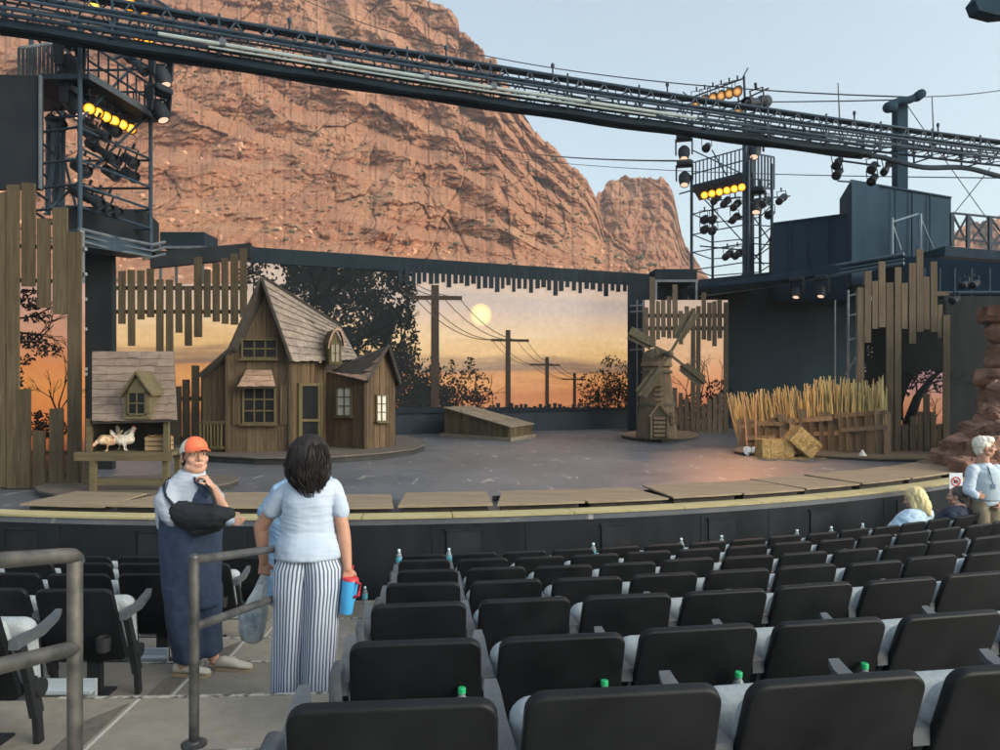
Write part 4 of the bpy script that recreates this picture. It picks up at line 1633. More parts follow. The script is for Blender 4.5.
cpt = [(326.3, 349), (327.8, 340), (331, 332), (335.5, 327.3), (339.5, 329), (342, 336), (343.6, 346)]
bk = V((-.16, .55, .02))
for o_ in (0, 1):
    hood.append([wdm.at(x, y, .13) + bk * o_ for x, y in cpt] + [wdm.at(335 + (x - 335) * .86, 349 + (y - 349) * .86, .13) + bk * o_ for x, y in cpt[::-1]])
mb.rings(hood)
mb.build('dormer_roof', SHING2, dm)

# ---------------------------------------------------------------- chicken coop on its bench
cplat = thing('stage_platform', 'low round-ended dark deck under the chicken coop', 'platform', G(120, 503, 0))
flat_deck(cplat, 'deck', [(36, 493.5), (40, 497.5), (55, 500.5), (85, 502.2), (120, 502), (160, 499), (200, 494), (228, 489), (238, 485), (236, 482), (215, 480.5), (160, 480), (90, 483), (48, 488.5)], .1)
CW = woodmat('coop_wood', (.055, .045, .026), (.115, .094, .052), (.17, .145, .085), 'x', .15)
CD = 11.3
zt = P(0, 450.5, CD).z
bench = thing('coop_bench', 'dark plank bench carrying the chicken coop', 'bench', V((P(130, 0, CD).x, CD, .1)))
zb = P(0, 451, CD - .2).z
mb = MB()
X0, X1 = P(85.5, 0, CD).x, P(181, 0, CD).x
for j in range(4):
    mb.box((X0 + U(-.02, .02), CD - .28 + j * .2, zt - .05), (X1 + U(-.02, .02), CD - .09 + j * .2, zt - .003))
mb.build('bench_top', CW, bench, smooth=0)
mb = MB().box((X0, CD - .31, zt - .125), (X1, CD - .285, zt + .0))
mb.build('apron_board', CW, bench, smooth=0)
for (px, d) in ((93.5, -.26), (88, .45), (166, -.2), (178, .45)):
    x = P(px, 0, CD + d).x
    mb = MB().box((x - .04, CD + d - .04, .1), (x + .04, CD + d + .04, zt - .052))
    mb.build('leg', CW, bench, smooth=0)
mb = MB().box((P(95, 0, CD).x, CD - .23, .18), (X1 + .1, CD - .19, .27))
mb.build('stretcher', CW, bench, smooth=0)
coop = thing('chicken_coop', 'small shingle roofed coop with a windowed dormer standing on a bench', 'chicken coop', V((P(134, 0, CD).x, CD, zt)))
xa, xb = P(93.5, 0, CD).x, P(175.5, 0, CD).x
ze = P(0, 420, CD - .2).z
zr = P(0, 352, CD + .45).z
for x in (xa + .04, xb - .05):
    mb = MB().box((x - .035, CD - .22, zt), (x + .035, CD - .15, ze + .02))
    mb.build('post', CW, coop, smooth=0)
mb = MB()
mb.box((xa + .02, CD + .4, zt), (xb - .26, CD + .43, zr - .1))
for x in (xa + .01, xb - .03):
    sh2 = -.24 if x > (xa + xb) / 2 else 0
    mb.prism([V((x, CD - .14, zt)), V((x + sh2, CD + .4, zt)), V((x + sh2, CD + .4, zr - .25)), V((x, CD - .14, ze))], (.02, 0, 0))
mb.build('side_walls', DARKW, coop, smooth=0)
SHC = mat('coop_shingle', (.13, .092, .072), (.215, .16, .125), .85, (2, 2, 5), ns=3, island=.12, bump=.25, bd=.006)
e0, e1, r1, r0 = P(92.5, 421.5, CD - .3), P(177.5, 419.5, CD - .3), P(174, 351.5, CD + .5), P(92.5, 351.5, CD + .5)
mb = MB(); shingles(mb, e0, e1, r1, r0, 9, .32, .02, .5)
rf = mb.build('roof', SHC, coop, smooth=0)
mb = MB().prism([e0, e1, r1, r0], (0, .01, -.035))
mb.build('roof_board', DARKW, rf, smooth=0)
wc_ = Wall(P(123.5, 0, CD - .36), P(150, 0, CD - .36), P(0, 419, CD - .36).z)
prc = [(0, P(0, 397, CD - .36).z), (wc_.L / 2, P(0, 377, CD - .36).z), (wc_.L, P(0, 396, CD - .36).z)]
mb = MB(); wc_.planks(mb, prc, .2, .004, .42, .002)
dmr = mb.build('dormer', CW, coop, smooth=0)
mb = MB()
ap = wc_.at(136.8, 374, .05)
for q in (wc_.at(120.5, 397.5, .05), wc_.at(153, 396, .05)):
    mb.prism([ap, q, q + V((0, .5, 0)), ap + V((0, .5, 0))], (0, 0, .045))
mb.build('dormer_roof', CW, dmr, smooth=0)
mb = MB().prism([wc_.at(129.5, 393, .004), wc_.at(145, 393, .004), wc_.at(145, 413.5, .004), wc_.at(129.5, 413.5, .004)], wc_.n * .006)
mb.build('pane', DARKP, dmr, smooth=0)
mb = MB()
for (xa_, xb_, ya, yb) in ((128, 129.6, 391.5, 415), (144.9, 146.5, 391.5, 415), (128, 146.5, 391.3, 393), (128, 146.5, 413.4, 415.2), (136.7, 137.8, 393, 413.5), (129.5, 145, 402.7, 403.8)):
    mb.prism([wc_.at(xa_, ya, .012), wc_.at(xb_, ya, .012), wc_.at(xb_, yb, .012), wc_.at(xa_, yb, .012)], wc_.n * .014)
mb.build('window_frame', TRIM, dmr, smooth=0)


def remesh(mb, name, mats, parent, vox, smooth_it=6, fac=.5, post=None, **tags):
    """fuse overlapping closed shapes into one continuous skin"""
    me = bpy.data.meshes.new(name + '_src')
    me.from_pydata([tuple(v) for v in mb.v], [], mb.f)
    o = bpy.data.objects.new(name + '_src', me)
    col.objects.link(o)
    m = o.modifiers.new('r', 'REMESH'); m.mode = 'VOXEL'; m.voxel_size = vox; m.use_smooth_shade = True
    if smooth_it:
        s = o.modifiers.new('s', 'SMOOTH'); s.iterations = smooth_it; s.factor = fac
    dg = bpy.context.evaluated_depsgraph_get()
    ev = o.evaluated_get(dg)
    nm = bpy.data.meshes.new_from_object(ev)
    nm.name = name
    bpy.data.objects.remove(o)
    bpy.data.meshes.remove(me)
    off = V((0, 0, 0))
    p = parent
    while p is not None:
        off += WLOC.get(p.name, V((0, 0, 0)))
        p = p.parent
    if post: post(nm)
    for v in nm.vertices: v.co -= off
    mats = mats if isinstance(mats, (list, tuple)) else [mats]
    nm.materials.clear()
    for q in mats: nm.materials.append(q)
    nm.polygons.foreach_set('use_smooth', [True] * len(nm.polygons))
    r = bpy.data.objects.new(name, nm)
    col.objects.link(r)
    if parent is not None: r.parent = parent
    return tag(r, **tags) if tags else r


def chicken(label, base, yaw, s, m, headdown=False, legm=None):
    root = thing('chicken', label, 'chicken', base)
    mb = MB()
    M = Matrix.Translation(base) @ Matrix.Rotation(yaw, 4, 'Z') @ Matrix.Scale(s, 4)
    X = lambda *p: M @ V(p)
    q = lambda p0, p1, a, b: mb.capsule(X(*p0), X(*p1), a * s, b * s, 10, 4)
    q((-.05, 0, .17), (.07, 0, .18), .085, .085)
    q((-.10, 0, .20), (-.03, 0, .17), .05, .07)
    for k in range(5):
        a = (k - 2) * .02
        q((-.10, a * .5, .20), (-.20 + abs(a) * .6, a * 1.6, .32 - abs(a)), .028, .016)
    if headdown:
        q((.09, 0, .19), (.16, 0, .15), .05, .032); q((.16, 0, .15), (.19, 0, .11), .03, .025); hp = (.20, 0, .10); bp = (.235, 0, .075)
    else:
        q((.08, 0, .21), (.12, 0, .30), .055, .032); q((.12, 0, .30), (.13, 0, .345), .03, .028); hp = (.137, 0, .35); bp = (.185, 0, .345)
    q(hp, hp, .03, .03)
    q((hp[0] + .015, 0, hp[2]), bp, .012, .004)
    for y in (-.04, .04):
        q((.0, y, .12), (.01, y, .07), .035, .012); q((.01, y, .08), (.015, y, .008), .0095, .0085)
        for d in (-.02, 0, .02): q((.015, y, .008), (.055, y + d, .007), .0075, .005)
    def ruffle(me):
        for v in me.vertices:
            n_ = mnoise.noise(v.co * 38 / s)
            v.co += v.normal * n_ * .006 * s
    remesh(mb, 'body', m, root, .007 * s, 2, .4, ruffle)
    cb = MB()
    for k in range(3):
        cb.capsule(X(hp[0] - .012 + k * .013, 0, hp[2] + .025), X(hp[0] - .014 + k * .013, 0, hp[2] + .045), .009 * s, .006 * s, 8, 3)
    cb.capsule(X(hp[0] + .022, 0, hp[2] - .02), X(hp[0] + .022, 0, hp[2] - .042), .008 * s, .01 * s, 8, 3)
    cb.build('comb', RED, root)
    return root


RED = mat('red_comb', (.35, .03, .02), (.5, .06, .04), .5)
HENW = mat('white_hen_feathers', (.42, .36, .29), (.68, .62, .54), .9, ns=14, lo=.35, hi=.6)
HENB = mat('tan_hen_feathers', (.30, .15, .07), (.62, .48, .34), .9, ns=11, lo=.42, hi=.58)
chicken('tan and white hen with lowered head, leftmost in the coop', V((P(111, 0, CD).x, CD - .08, zt)), -2.7, .93, HENB, True)
chicken('white hen behind the tan hen in the coop', V((P(117, 0, CD).x, CD + .16, zt)), 2.6, .95, HENW)
chicken('cream hen standing upright at the right of the coop hens', V((P(125, 0, CD).x, CD - .02, zt)), .2, .95, HENW)
crt = thing('slatted_crate', 'small slatted wooden crate inside the chicken coop', 'crate', V((P(159, 0, CD).x, CD + .02, zt)))
x0, x1 = P(148.5, 0, CD).x, P(169, 0, CD).x
STRAWW = woodmat('crate_wood', (.16, .10, .05), (.30, .20, .11), (.40, .28, .16), 'x', .15)
mb = MB()
for j in range(3):
    for yy in (CD - .12, CD + .14):
        mb.box((x0, yy, zt + .012 + j * .07), (x1, yy + .014, zt + .066 + j * .07))
    for xx in (x0, x1 - .014):
        mb.box((xx, CD - .104, zt + .012 + j * .07), (xx + .014, CD + .138, zt + .066 + j * .07))
mb.build('slats', STRAWW, crt, smooth=0)
mb = MB()
for xx in (x0 + .016, x1 - .04):
    for yy in (CD - .104, CD + .112): mb.box((xx, yy, zt), (xx + .024, yy + .024, zt + .22))
mb.box((x0 + .02, CD - .1, zt + .001), (x1 - .02, CD + .13, zt + .01))
mb.build('corner_posts', STRAWW, crt, smooth=0)
HAYM = mat('hay', (.30, .17, .06), (.55, .36, .14), .9, (1, 1, 1), ns=22, island=.3, lo=.35, hi=.65)
mb = MB()
for i in range(90):
    p = V((U(x0 + .02, x1 - .02), U(CD - .1, CD + .13), zt + .19 + U(0, .04)))
    a = U(0, 6.3)
    mb.bar(p, p + V((math.cos(a) * .08, math.sin(a) * .06, U(0, .02))), .004, .003)
mb.build('straw', HAYM, crt, smooth=0)

# ---------------------------------------------------------------- cellar hatch
HB = woodmat('hatch_board', (.045, .032, .018), (.115, .082, .046), (.20, .15, .088), 'z', .18)
HT = woodmat('hatch_lid_board', (.12, .095, .07), (.24, .195, .145), (.36, .30, .235), 'y', .12)
pa, pb_, pc = at0(444.5, 23.5, .1), at0(509.5, 21.6, .1), at0(531.5, 23.1, .1)
pd = pa + (pc - pb_)
hx = (pa - pb_); hy = (pc - pb_)
hat = thing('cellar_hatch', 'slanted plank cellar hatch lying on a low base on the stage', 'cellar hatch', V((pb_.x, pb_.y, 0)))
u1, u2 = hx.normalized(), hy.normalized()
b = [pb_ - u1 * .12 - u2 * .12, pa + u1 * .12 - u2 * .12, pd + u1 * .12 + u2 * .12, pc - u1 * .12 + u2 * .12]
mb = MB().prism([V((p.x, p.y, .001)) for p in b], (0, 0, .1))
mb.build('base_slab', HT, hat, smooth=0)
zl, zn = .88, .40
wa1 = Wall(pa, pb_, .102)
mb = MB(); wa1.planks(mb, [(0, zl), (wa1.L, zn)], .15, .012, .03, .004)
wa1.back(mb, [(0, zl), (wa1.L, zn)])
mb.build('side_wall', HB, hat, smooth=0)
wa2 = Wall(pb_, pc, .102)
mb = MB(); wa2.planks(mb, [(0, zn), (wa2.L, zn)], .15, .012, .03, .004); wa2.back(mb, [(0, zn), (wa2.L, zn)])
mb.build('end_wall', HB, hat, smooth=0)
mb = MB()
wa3 = Wall(pd, pc, .102); wa3.back(mb, [(0, zl), (wa3.L, zn)], 0)
mb.prism([pa, pd, V((pd.x, pd.y, zl)), V((pa.x, pa.y, zl))], u1 * -.04)
mb.build('back_walls', HB, hat, smooth=0)
for side in (0, 1):
    mb = MB()
    for j in range(4):
        f0, f1 = side * .5 + j * .125 - (.05 if side == 0 and j == 0 else 0), side * .5 + (j + 1) * .125 - .006 + (.05 if side == 1 and j == 3 else 0)
        q = [pb_.lerp(pc, f0), pb_.lerp(pc, f1), pa.lerp(pd, f1), pa.lerp(pd, f0)]
        zz = [zn, zn, zl, zl]
        pts = [V((p.x, p.y, z + .005)) for p, z in zip(q, zz)]
        ex = (pts[0] - pts[3]).normalized() * .08
        pts[0] += ex; pts[1] += ex
        mb.prism(pts, (0, 0, .035))
    for f in (.22, .75):
        q0, q1 = pb_.lerp(pa, f), pc.lerp(pd, f)
        z = zn + (zl - zn) * f + .042
        a_, b_ = q0.lerp(q1, side * .5 + .03), q0.lerp(q1, side * .5 + .47)
        mb.bar(V((a_.x, a_.y, z + .012)), V((b_.x, b_.y, z + .012)), .12, .025)
    mb.build('lid', HT, hat, smooth=0)

# ---------------------------------------------------------------- windmill
WM = woodmat('windmill_wood', (.085, .058, .036), (.17, .12, .076), (.26, .195, .13), 'z', .12)
WMD = woodmat('windmill_sail_wood', (.05, .042, .027), (.10, .085, .055), (.15, .13, .088), 'z', .12)
WD = 21.7
wc0 = at0(656.5, WD, 0)
wmr = thing('windmill', 'small wooden windmill with four plank sails and a dome cap', 'windmill', wc0)
wmp = thing('stage_platform', 'low round wooden disc under the windmill', 'platform', at0(660, 21.6, 0))
flat_deck(wmp, 'deck', [(622, 438.2), (630, 440.2), (645, 441.8), (662, 442.4), (680, 441.6), (692, 440), (698, 438.2), (697, 436), (688, 434), (670, 432.6), (650, 432.6), (632, 434.4), (623, 436.6)], .1, WM)
k = WD / F
zt_ = EYE + (HY - 367) * k
n = 16
mb = MB()
for i in range(n):
    a0, a1 = 2 * PI * i / n, 2 * PI * (i + .97) / n
    rb_, rt_ = 20.8 * k, 13.2 * k
    q = lambda a, r, z: V((wc0.x + math.cos(a) * r, WD + math.sin(a) * r, z))
    mb.prism([q(a0, rb_, .1), q(a1, rb_, .1), q(a1, rt_, zt_), q(a0, rt_, zt_)], (V((wc0.x, WD, 0)) - q((a0 + a1) / 2, 1, 0)).normalized() * .03)
mb.build('tower', WM, wmr, smooth=0)
mb = MB().lathe([(20.3 * k, .11), (12.8 * k, zt_)], (wc0.x, WD, 0), 20)
mb.build('tower_core', DARKW, wmr)
mb = MB()
for zz, rr in ((EYE + (HY - 404) * k, 17.6 * k), (EYE + (HY - 372) * k, 14.5 * k)):
    mb.lathe([(rr - .08, zz - .04), (rr + .03, zz - .04), (rr + .03, zz + .04), (rr - .08, zz + .04)], (wc0.x, WD, 0), 24, cap=False)
mb.build('band', WMD, wmr)
mb = MB()
zd0 = zt_
prof = [(14.6 * k, 0), (15.6 * k, .02), (15.6 * k, .10), (14.8 * k, .12), (14.6 * k, .22), (13.0 * k, .34), (9.5 * k, .45), (5 * k, .51), (.5 * k, .53)]
mb.lathe([(r, zd0 + z) for r, z in prof], (wc0.x, WD, 0), 24)
dome = mb.build('dome_cap', WM, wmr)
mb = MB()
for i in range(14):
    a = 2 * PI * i / 14
    pts = [V((wc0.x + math.cos(a) * (r + .012), WD + math.sin(a) * (r + .012), zd0 + z)) for r, z in prof[4:]]
    mb.tube(pts, .018, 5)
mb.build('dome_rib', WMD, dome)
hub = P(669, 354, WD - .75)
mb = MB().tube([hub + V((0, -.12, 0)), V((wc0.x + .15, WD - .2, hub.z + .03))], .07, 10)
mb.ell(hub + V((0, -.12, 0)), (.10, .07, .10), n=12, k=8)
mb.build('hub', WMD, wmr)
for (tx, ty, side, yo) in ((630.5, 334, -1, 0), (704, 381.5, -1, 0), (694, 313, 1, .05), (640, 394, 1, .05)):
    tip = P(tx, ty, WD - .78 - yo)
    h2 = hub + V((0, -.03 - yo, 0))
    d = (tip - h2)
    L = d.length
    d.normalize()
    pr_ = V((-d.z, 0, d.x)) * side
    mb = MB().bar(h2, tip + d * .06, .07, .05, (0, 1, 0))
    sail = mb.build('sail_arm', WMD, wmr, smooth=0)
    mb = MB()
    nb = 4
    for j in range(nb):
        o0 = (j - 1.2) * .078
        s0 = L * (.36 + .03 * abs(j - 2)) + U(0, .04)
        s1 = L * U(.97, 1.05)
        a_ = h2 + d * s0 + pr_ * o0 + V((0, .045, 0))
        b_ = h2 + d * s1 + pr_ * (o0 * 1.25) + V((0, .045, 0))
        mb.bar(a_, b_, .088, .018, (0, 1, 0))
    mb.build('sail_board', WMD, sail, smooth=0)
# porch with slatted door, side window and the slat ladder above
wwp = Wall(at0(650.5, WD - .78, .1), at0(668, WD - .78, .1), .1)
prp = [(0, EYE + (HY - 415) * k), (wwp.L / 2, EYE + (HY - 404) * k), (wwp.L, EYE + (HY - 414) * k)]
mb = MB(); wwp.back(mb, prp, 0, .4)
po = mb.build('porch', WMD, wmr, smooth=0)
mb = MB()
for j in range(5):
    y = 417 + j * 4.2
    mb.prism([wwp.at(653.5, y, .01), wwp.at(665, y, .01), wwp.at(665, y + 2.6, .03), wwp.at(653.5, y + 2.6, .03)], wwp.n * .03)
mb.build('slat_door', WM, po, smooth=0)
mb = MB()
for x in (651.3, 667.2):
    mb.bar(wwp.at(x, 437.5, .02), wwp.at(x, 414, .02), .05, .05)
for q in (wwp.at(649, 416.5, .05), wwp.at(669.5, 415.5, .05)):
    mb.bar(wwp.at(659.2, 403, .05), q, .05, .06, (0, 1, 0))
mb.build('porch_frame', WM, po, smooth=0)
mb = MB()
for j in range(4):
    y = 385 + j * 5
    c_ = P(659.5, y, WD - .52)
    mb.box(c_ - V((.13, .03, .02)), c_ + V((.13, .05, .02)))
mb.build('slat', WM, wmr, smooth=0)
mb = MB()
c_ = P(673.5, 418, WD - .48)
for dx in (-.07, .07): mb.box(c_ + V((dx - .015, -.03, -.16)), c_ + V((dx + .015, .03, .16)))
for dz in (-.16, 0, .16): mb.box(c_ + V((-.085, -.02, dz - .014)), c_ + V((.085, .03, dz + .014)))
mb.build('window_frame', WM, wmr, smooth=0)

# ---------------------------------------------------------------- reed fence, bales, shovels
rplat = thing('stage_platform', 'low flat wooden deck under the reed fence', 'platform', G(850, 460, 0))
flat_deck(rplat, 'deck', [(734, 453.2), (744, 455.5), (780, 456.5), (830, 459), (880, 461.5), (925, 462), (944, 459.5), (944, 456), (900, 452.5), (840, 449.5), (780, 447.5), (740, 449.5)], .07, WM)
RD = lambda px: 19.2 + (px - 738) / 148 * (16.95 - 19.2)
reed = thing('reed_fence', 'leaning board fence stuffed with tall dry reeds', 'reed fence', at0(812, RD(812), .07))
RB = woodmat('reed_fence_board', (.075, .050, .030), (.18, .125, .078), (.27, .20, .13), 'z', .2)
mb = MB()
x = 738.0
i = 0
while x < 884:
    w_ = U(6.5, 9.5)
    D = RD(x)
    fr = (x - 738) / 148
    yb = 447.5 + fr * 7.5
    yt = 419 - fr * 9 + U(-2.5, 3)
    if abs(x - 800) < 8: yt = 409
    lean = -3.0 * (1 - fr) + U(-2, 2)
    o = U(-.03, .03)
    mb.prism([P(x + lean, yt, D + .05 + o), P(x + lean + w_, yt + U(-1, 1), D + .05 + o), P(x + w_ * 1.0, yb, D - .1 + o), P(x, yb, D - .1 + o)], (0, .03, 0))
    x += w_ + U(.2, 1.5)
    i += 1
mb.build('upright_board', RB, reed, smooth=0)
mb = MB()
for (xa, xb, y0, y1) in ((737, 760, 427, 425), (757, 783, 423, 424), (786, 806, 421, 420), (806, 832, 420, 418), (834, 886, 416, 412), (745, 775, 438, 437), (800, 838, 434, 433), (840, 886, 430, 427)):
    o_ = .0 if xa in (757, 806, 745, 840) else .17
    mb.prism([P(xa, y0 - 2, RD(xa) - .08 + o_), P(xb, y1 - 2, RD(xb) - .08 + o_), P(xb, y1 + 2.2, RD(xb) - .1 + o_), P(xa, y0 + 2.2, RD(xa) - .1 + o_)], (0, -.03, 0))
mb.build('cross_board', RB, reed, smooth=0)
RDM = mat('dry_reed', (.34, .225, .095), (.60, .45, .215), .8, (3, 3, .8), ns=3, island=.28)
RDG = mat('greenish_reed', (.24, .22, .09), (.44, .40, .19), .8, (3, 3, .8), ns=3, island=.28)
ma, mg = MB(), MB()
for i in range(620):
    fr = R()
    x = 739 + fr * 146
    D = RD(x) + U(.22, .5)
    tall = np.interp(x, [738, 760, 785, 797, 806, 812, 824, 830, 848, 860, 886], [393, 389, 387, 384, 388, 378, 376, 375, 377, 381, 374])
    cl = math.sin(x * .55) * 5 + math.sin(x * .21 + 1) * 4
    yt = tall + abs(U(-1, 1)) ** 1.5 * 22 + max(0, cl)
    lean = (-7 - U(0, 3)) * (1 - fr) ** 2 + U(-4, 4) + (x - 739) * 0
    if 778 < x < 806: lean -= 5
    b0 = P(x, 446 + fr * 6, D)
    b1 = P(x + lean, yt, D + U(-.15, .15))
    mid = b0.lerp(b1, .55) + V((U(-.04, .04), U(-.03, .03), 0))
    (mg if (x > 822 and R() < .62) else ma).tube([b0, mid, b1], [.016, .015, .009], 4)
ma.build('dry_reeds', RDM, reed, kind='stuff')
mg.build('green_reeds', RDG, reed, kind='stuff')


def bale(label, c, w_, d_, h_, M):
    root = thing('hay_bale', label, 'hay bale', c, 'hay bales in front of the reed fence')
    mb = MB()
    T = Matrix.Translation(c) @ M
    n0 = 9
    # lumpy block: six gridded faces
    vs, fs = [], []
    bm = bmesh.new()
    bmesh.ops.create_cube(bm, size=1)
    bmesh.ops.subdivide_edges(bm, edges=bm.edges[:], cuts=8, use_grid_fill=True)
    for v in bm.verts:
        p = V((v.co.x * w_, v.co.y * d_, v.co.z * h_))
        q = p * 9 + c * 3
        p += V((mnoise.noise(q), mnoise.noise(q + V((9, 0, 0))), mnoise.noise(q + V((0, 9, 0))))) * .022
        vs.append(T @ p)
    bm.verts.index_update()
    fs = [[v.index for v in f.verts] for f in bm.faces]
    bm.free()
    mb.add(vs, fs)
    mb.build('bale_block', HAYM, root)
    mb = MB()
    for i in range(900):
        ax = random.choice([0, 1, 1, 2, 2])
        s_ = random.choice([-1, 1])
        p = V((U(-.5, .5) * w_, U(-.5, .5) * d_, U(-.5, .5) * h_))
        p[ax] = s_ * (w_, d_, h_)[ax] * .5
        dr = V((U(-1, 1), U(-1, 1) * .6, U(-.6, .6)))
        dr[ax] *= .35
        if R() < .08: dr[ax] = s_ * .8
        dr = dr.normalized() * U(.05, .12)
        mb.bar(T @ (p - dr / 2), T @ (p + dr / 2), .006, .004)
    mb.build('loose_straw', HAYM, root, smooth=0, kind='stuff')
    mb = MB()
    for xx in (-.22, .22):
        loop = [(xx * w_, y, z) for y, z in ((-.5 * d_, -.5 * h_), (.5 * d_, -.5 * h_), (.5 * d_, .5 * h_), (-.5 * d_, .5 * h_), (-.5 * d_, -.5 * h_))]
        mb.tube([T @ (V(q) * 1.035) for q in loop], .006, 5)
    mb.build('twine', mat('twine%d' % len(MATS), (.3, .2, .08), (.4, .3, .15)), root)
    return root


BD = 16.9
bale('square hay bale lying flat beside the two shovels', V((P(774, 0, BD).x, BD, .21)), .70, .42, .40, Matrix.Rotation(.06, 4, 'Z'))
c2 = P(801, 445, BD)
bale('square hay bale tipped up on its corner against the reed fence', V((c2.x, BD - .05, .345)), .66, .40, .40, Matrix.Rotation(.1, 4, 'Z') @ Matrix.Rotation(math.radians(40), 4, 'Y'))
SHM = mat('shovel_steel', (.42, .43, .44), (.60, .60, .60), .45, ns=8, metal=.3)
HDL = mat('shovel_handle_wood', (.22, .09, .045), (.34, .16, .08), .7)
for (label, bx, tx, ty) in (('pale shovel leaning on the reed fence, outer one', 747.5, 743.5, 395), ('pale shovel leaning on the reed fence, next to the hay bale', 755.3, 756, 394)):
    D0_ = 17.3
    bot = V((P(bx, 0, D0_).x, D0_, .005))
    top = P(tx, ty, 18.6)
    r = thing('shovel', label, 'shovel', bot, 'shovels leaning on the reed fence')
    d = (top - bot).normalized()
    sx = V((1, 0, 0))
    ny = d.cross(sx).normalized()
    mb = MB()
    rs = []
    for t_, wv, cv in ((0, .012, 0), (.05, .06, .01), (.12, .085, .02), (.2, .092, .025), (.24, .085, .02), (.27, .03, .0)):
        ctr = bot + d * t_
        rs.append([ctr - sx * wv - ny * .004, ctr - ny * (cv + .004) * 1.0, ctr + sx * wv - ny * .004, ctr + sx * wv + ny * .004, ctr - ny * (cv - .004), ctr - sx * wv + ny * .004])
    mb.rings(rs)
    mb.build('blade', SHM, r, smooth=60)
    mb = MB().tube([bot + d * .24, bot + d * .5, top], [.02, .016, .015], 8)
    mb.build('handle', HDL, r)

mb = MB()
for i in range(420):
    x_ = random.gauss(792, 26)
    q_ = at0(x_, 16.75 + random.gauss(0, .22), .004 + U(0, .02))
    a = U(0, 6.28)
    L_ = U(.05, .16)
    mb.bar(q_, q_ + V((math.cos(a) * L_, math.sin(a) * L_, U(0, .012))), .006, .004)
tag(mb.build('loose_straw', HAYM, None, smooth=0), 'loose straw scattered on the stage around the hay bales', None, None, 'stuff')
lampc = thing('stage_cone_lamp', 'small pale cone standing on the reed fence deck', 'cone', at0(862.5, 16.6, .072))
mb = MB().lathe([(.09, .072), (.085, .09), (.03, .17), (.02, .2), (.001, .205)], (at0(862.5, 16.6, 0)), 14)
mb.build('cone', mat('cone_plastic', (.55, .5, .45), (.65, .6, .55), .5), lampc)

# ---------------------------------------------------------------- red rock pillar and rock steps at the right
RR2 = mat('sandstone_rock', (.12, .062, .044), (.29, .155, .105), .9, (1, 1, 2.2), ns=2.6, detail=8, bump=.8, bd=.05, lo=.32, hi=.68)


def rock(mb, c, r, seed, sq=.45, amp=.14, n=28, k=18, top=None):
    c = V(c)
    rs = []
    for i in range(k + 1):
        a = -PI / 2 + PI * i / k
        ring = []
        for j in range(n):
            t_ = 2 * PI * j / n
            f = lambda v: math.copysign(abs(v) ** sq, v)
            p = V((f(math.cos(t_)) * max(abs(math.cos(a)) ** sq, 1e-3), f(math.sin(t_)) * max(abs(math.cos(a)) ** sq, 1e-3), f(math.sin(a))))
            q = V((p.x * r[0], p.y * r[1], p.z * r[2]))
            qq = q * 1.5 + V((seed, seed * 2, 0))
            dv_ = mnoise.voronoi(V((qq.x * 1.7, qq.y * 1.7, qq.z * 2.6)))[0]
            w_ = mnoise.fractal(qq, .9, 2, 6) * amp - .07 * max(0, 1 - (dv_[1] - dv_[0]) / .12) + .10 * (dv_[0] - .3)
            ring.append(c + q + p.normalized() * w_)
        rs.append(ring)
    return mb.rings(rs)


colr = thing('rock_pillar', 'tall stacked red sandstone pillar at the right edge of the stage', 'rock pillar', at0(1005, 16.5, 0))
base = at0(1016, 16.5, 0)
mb = MB()
rs = []
nz = 120
for i in range(nz + 1):
    z = 3.35 * i / nz
    ledge = [0, .62, 1.05, 1.6, 2.0, 2.55, 3.0, 3.4]
    ring = []
    for j in range(60):
        t_ = 2 * PI * j / 60
        lv = max(q for q in range(len(ledge)) if ledge[q] <= z + .001)
        near = min(abs(z - q) for q in ledge[1:])
        rad = .60 + .05 * math.sin(lv * 2.3 + 1) + .10 * mnoise.noise(V((lv * 3.1, math.cos(t_) * 2, math.sin(t_) * 2)))
        rad += .16 * mnoise.fractal(V((math.cos(t_) * 1.9, math.sin(t_) * 1.9, z * 1.5)), .8, 2, 6)
        rad -= .07 * max(0, 1 - near / .05)
        dv_ = mnoise.voronoi(V((math.cos(t_) * 1.6, math.sin(t_) * 1.6, z * 1.9)))[0]
        rad += -.06 * max(0, 1 - (dv_[1] - dv_[0]) / .10) + .10 * (dv_[0] - .3)
        cx = .1 * math.sin(lv * 1.7)
        ring.append(base + V((cx + math.cos(t_) * rad * 1.05, math.sin(t_) * rad, z)))
    rs.append(ring)
mb.rings(rs)
mb.build('pillar', RR2, colr, smooth=60)
for i, (px, py, D, rx, ry, rz) in enumerate(((946, 463, 14.6, .42, .4, .2), (961, 458, 14.5, .50, .45, .32), (978, 452, 14.7, .50, .45, .48), (993, 448, 14.9, .48, .45, .66), (1003, 440, 15.2, .4, .4, .85), (962, 469, 13.4, .34, .3, .18), (990, 462, 13.6, .5, .35, .36), (1010, 462, 13.8, .5, .4, .5))):
    px, rx = px + 10, rx * .86
    c = at0(px, D, rz - .04)
    r = MB()
    rock(r, c, (rx, ry, rz), i * 3.7 + 1, .30, .13, 64, 44)
    o = r.build('rock_step', RR2, None, smooth=28)
    tag(o, 'red sandstone block, %s of the rough steps below the rock pillar' % ['lowest outer one', 'second upwards', 'third upwards', 'fourth upwards', 'topmost', 'small front one', 'front middle one', 'front one at the edge'][i], 'rock', 'red rock steps at the right of the stage')
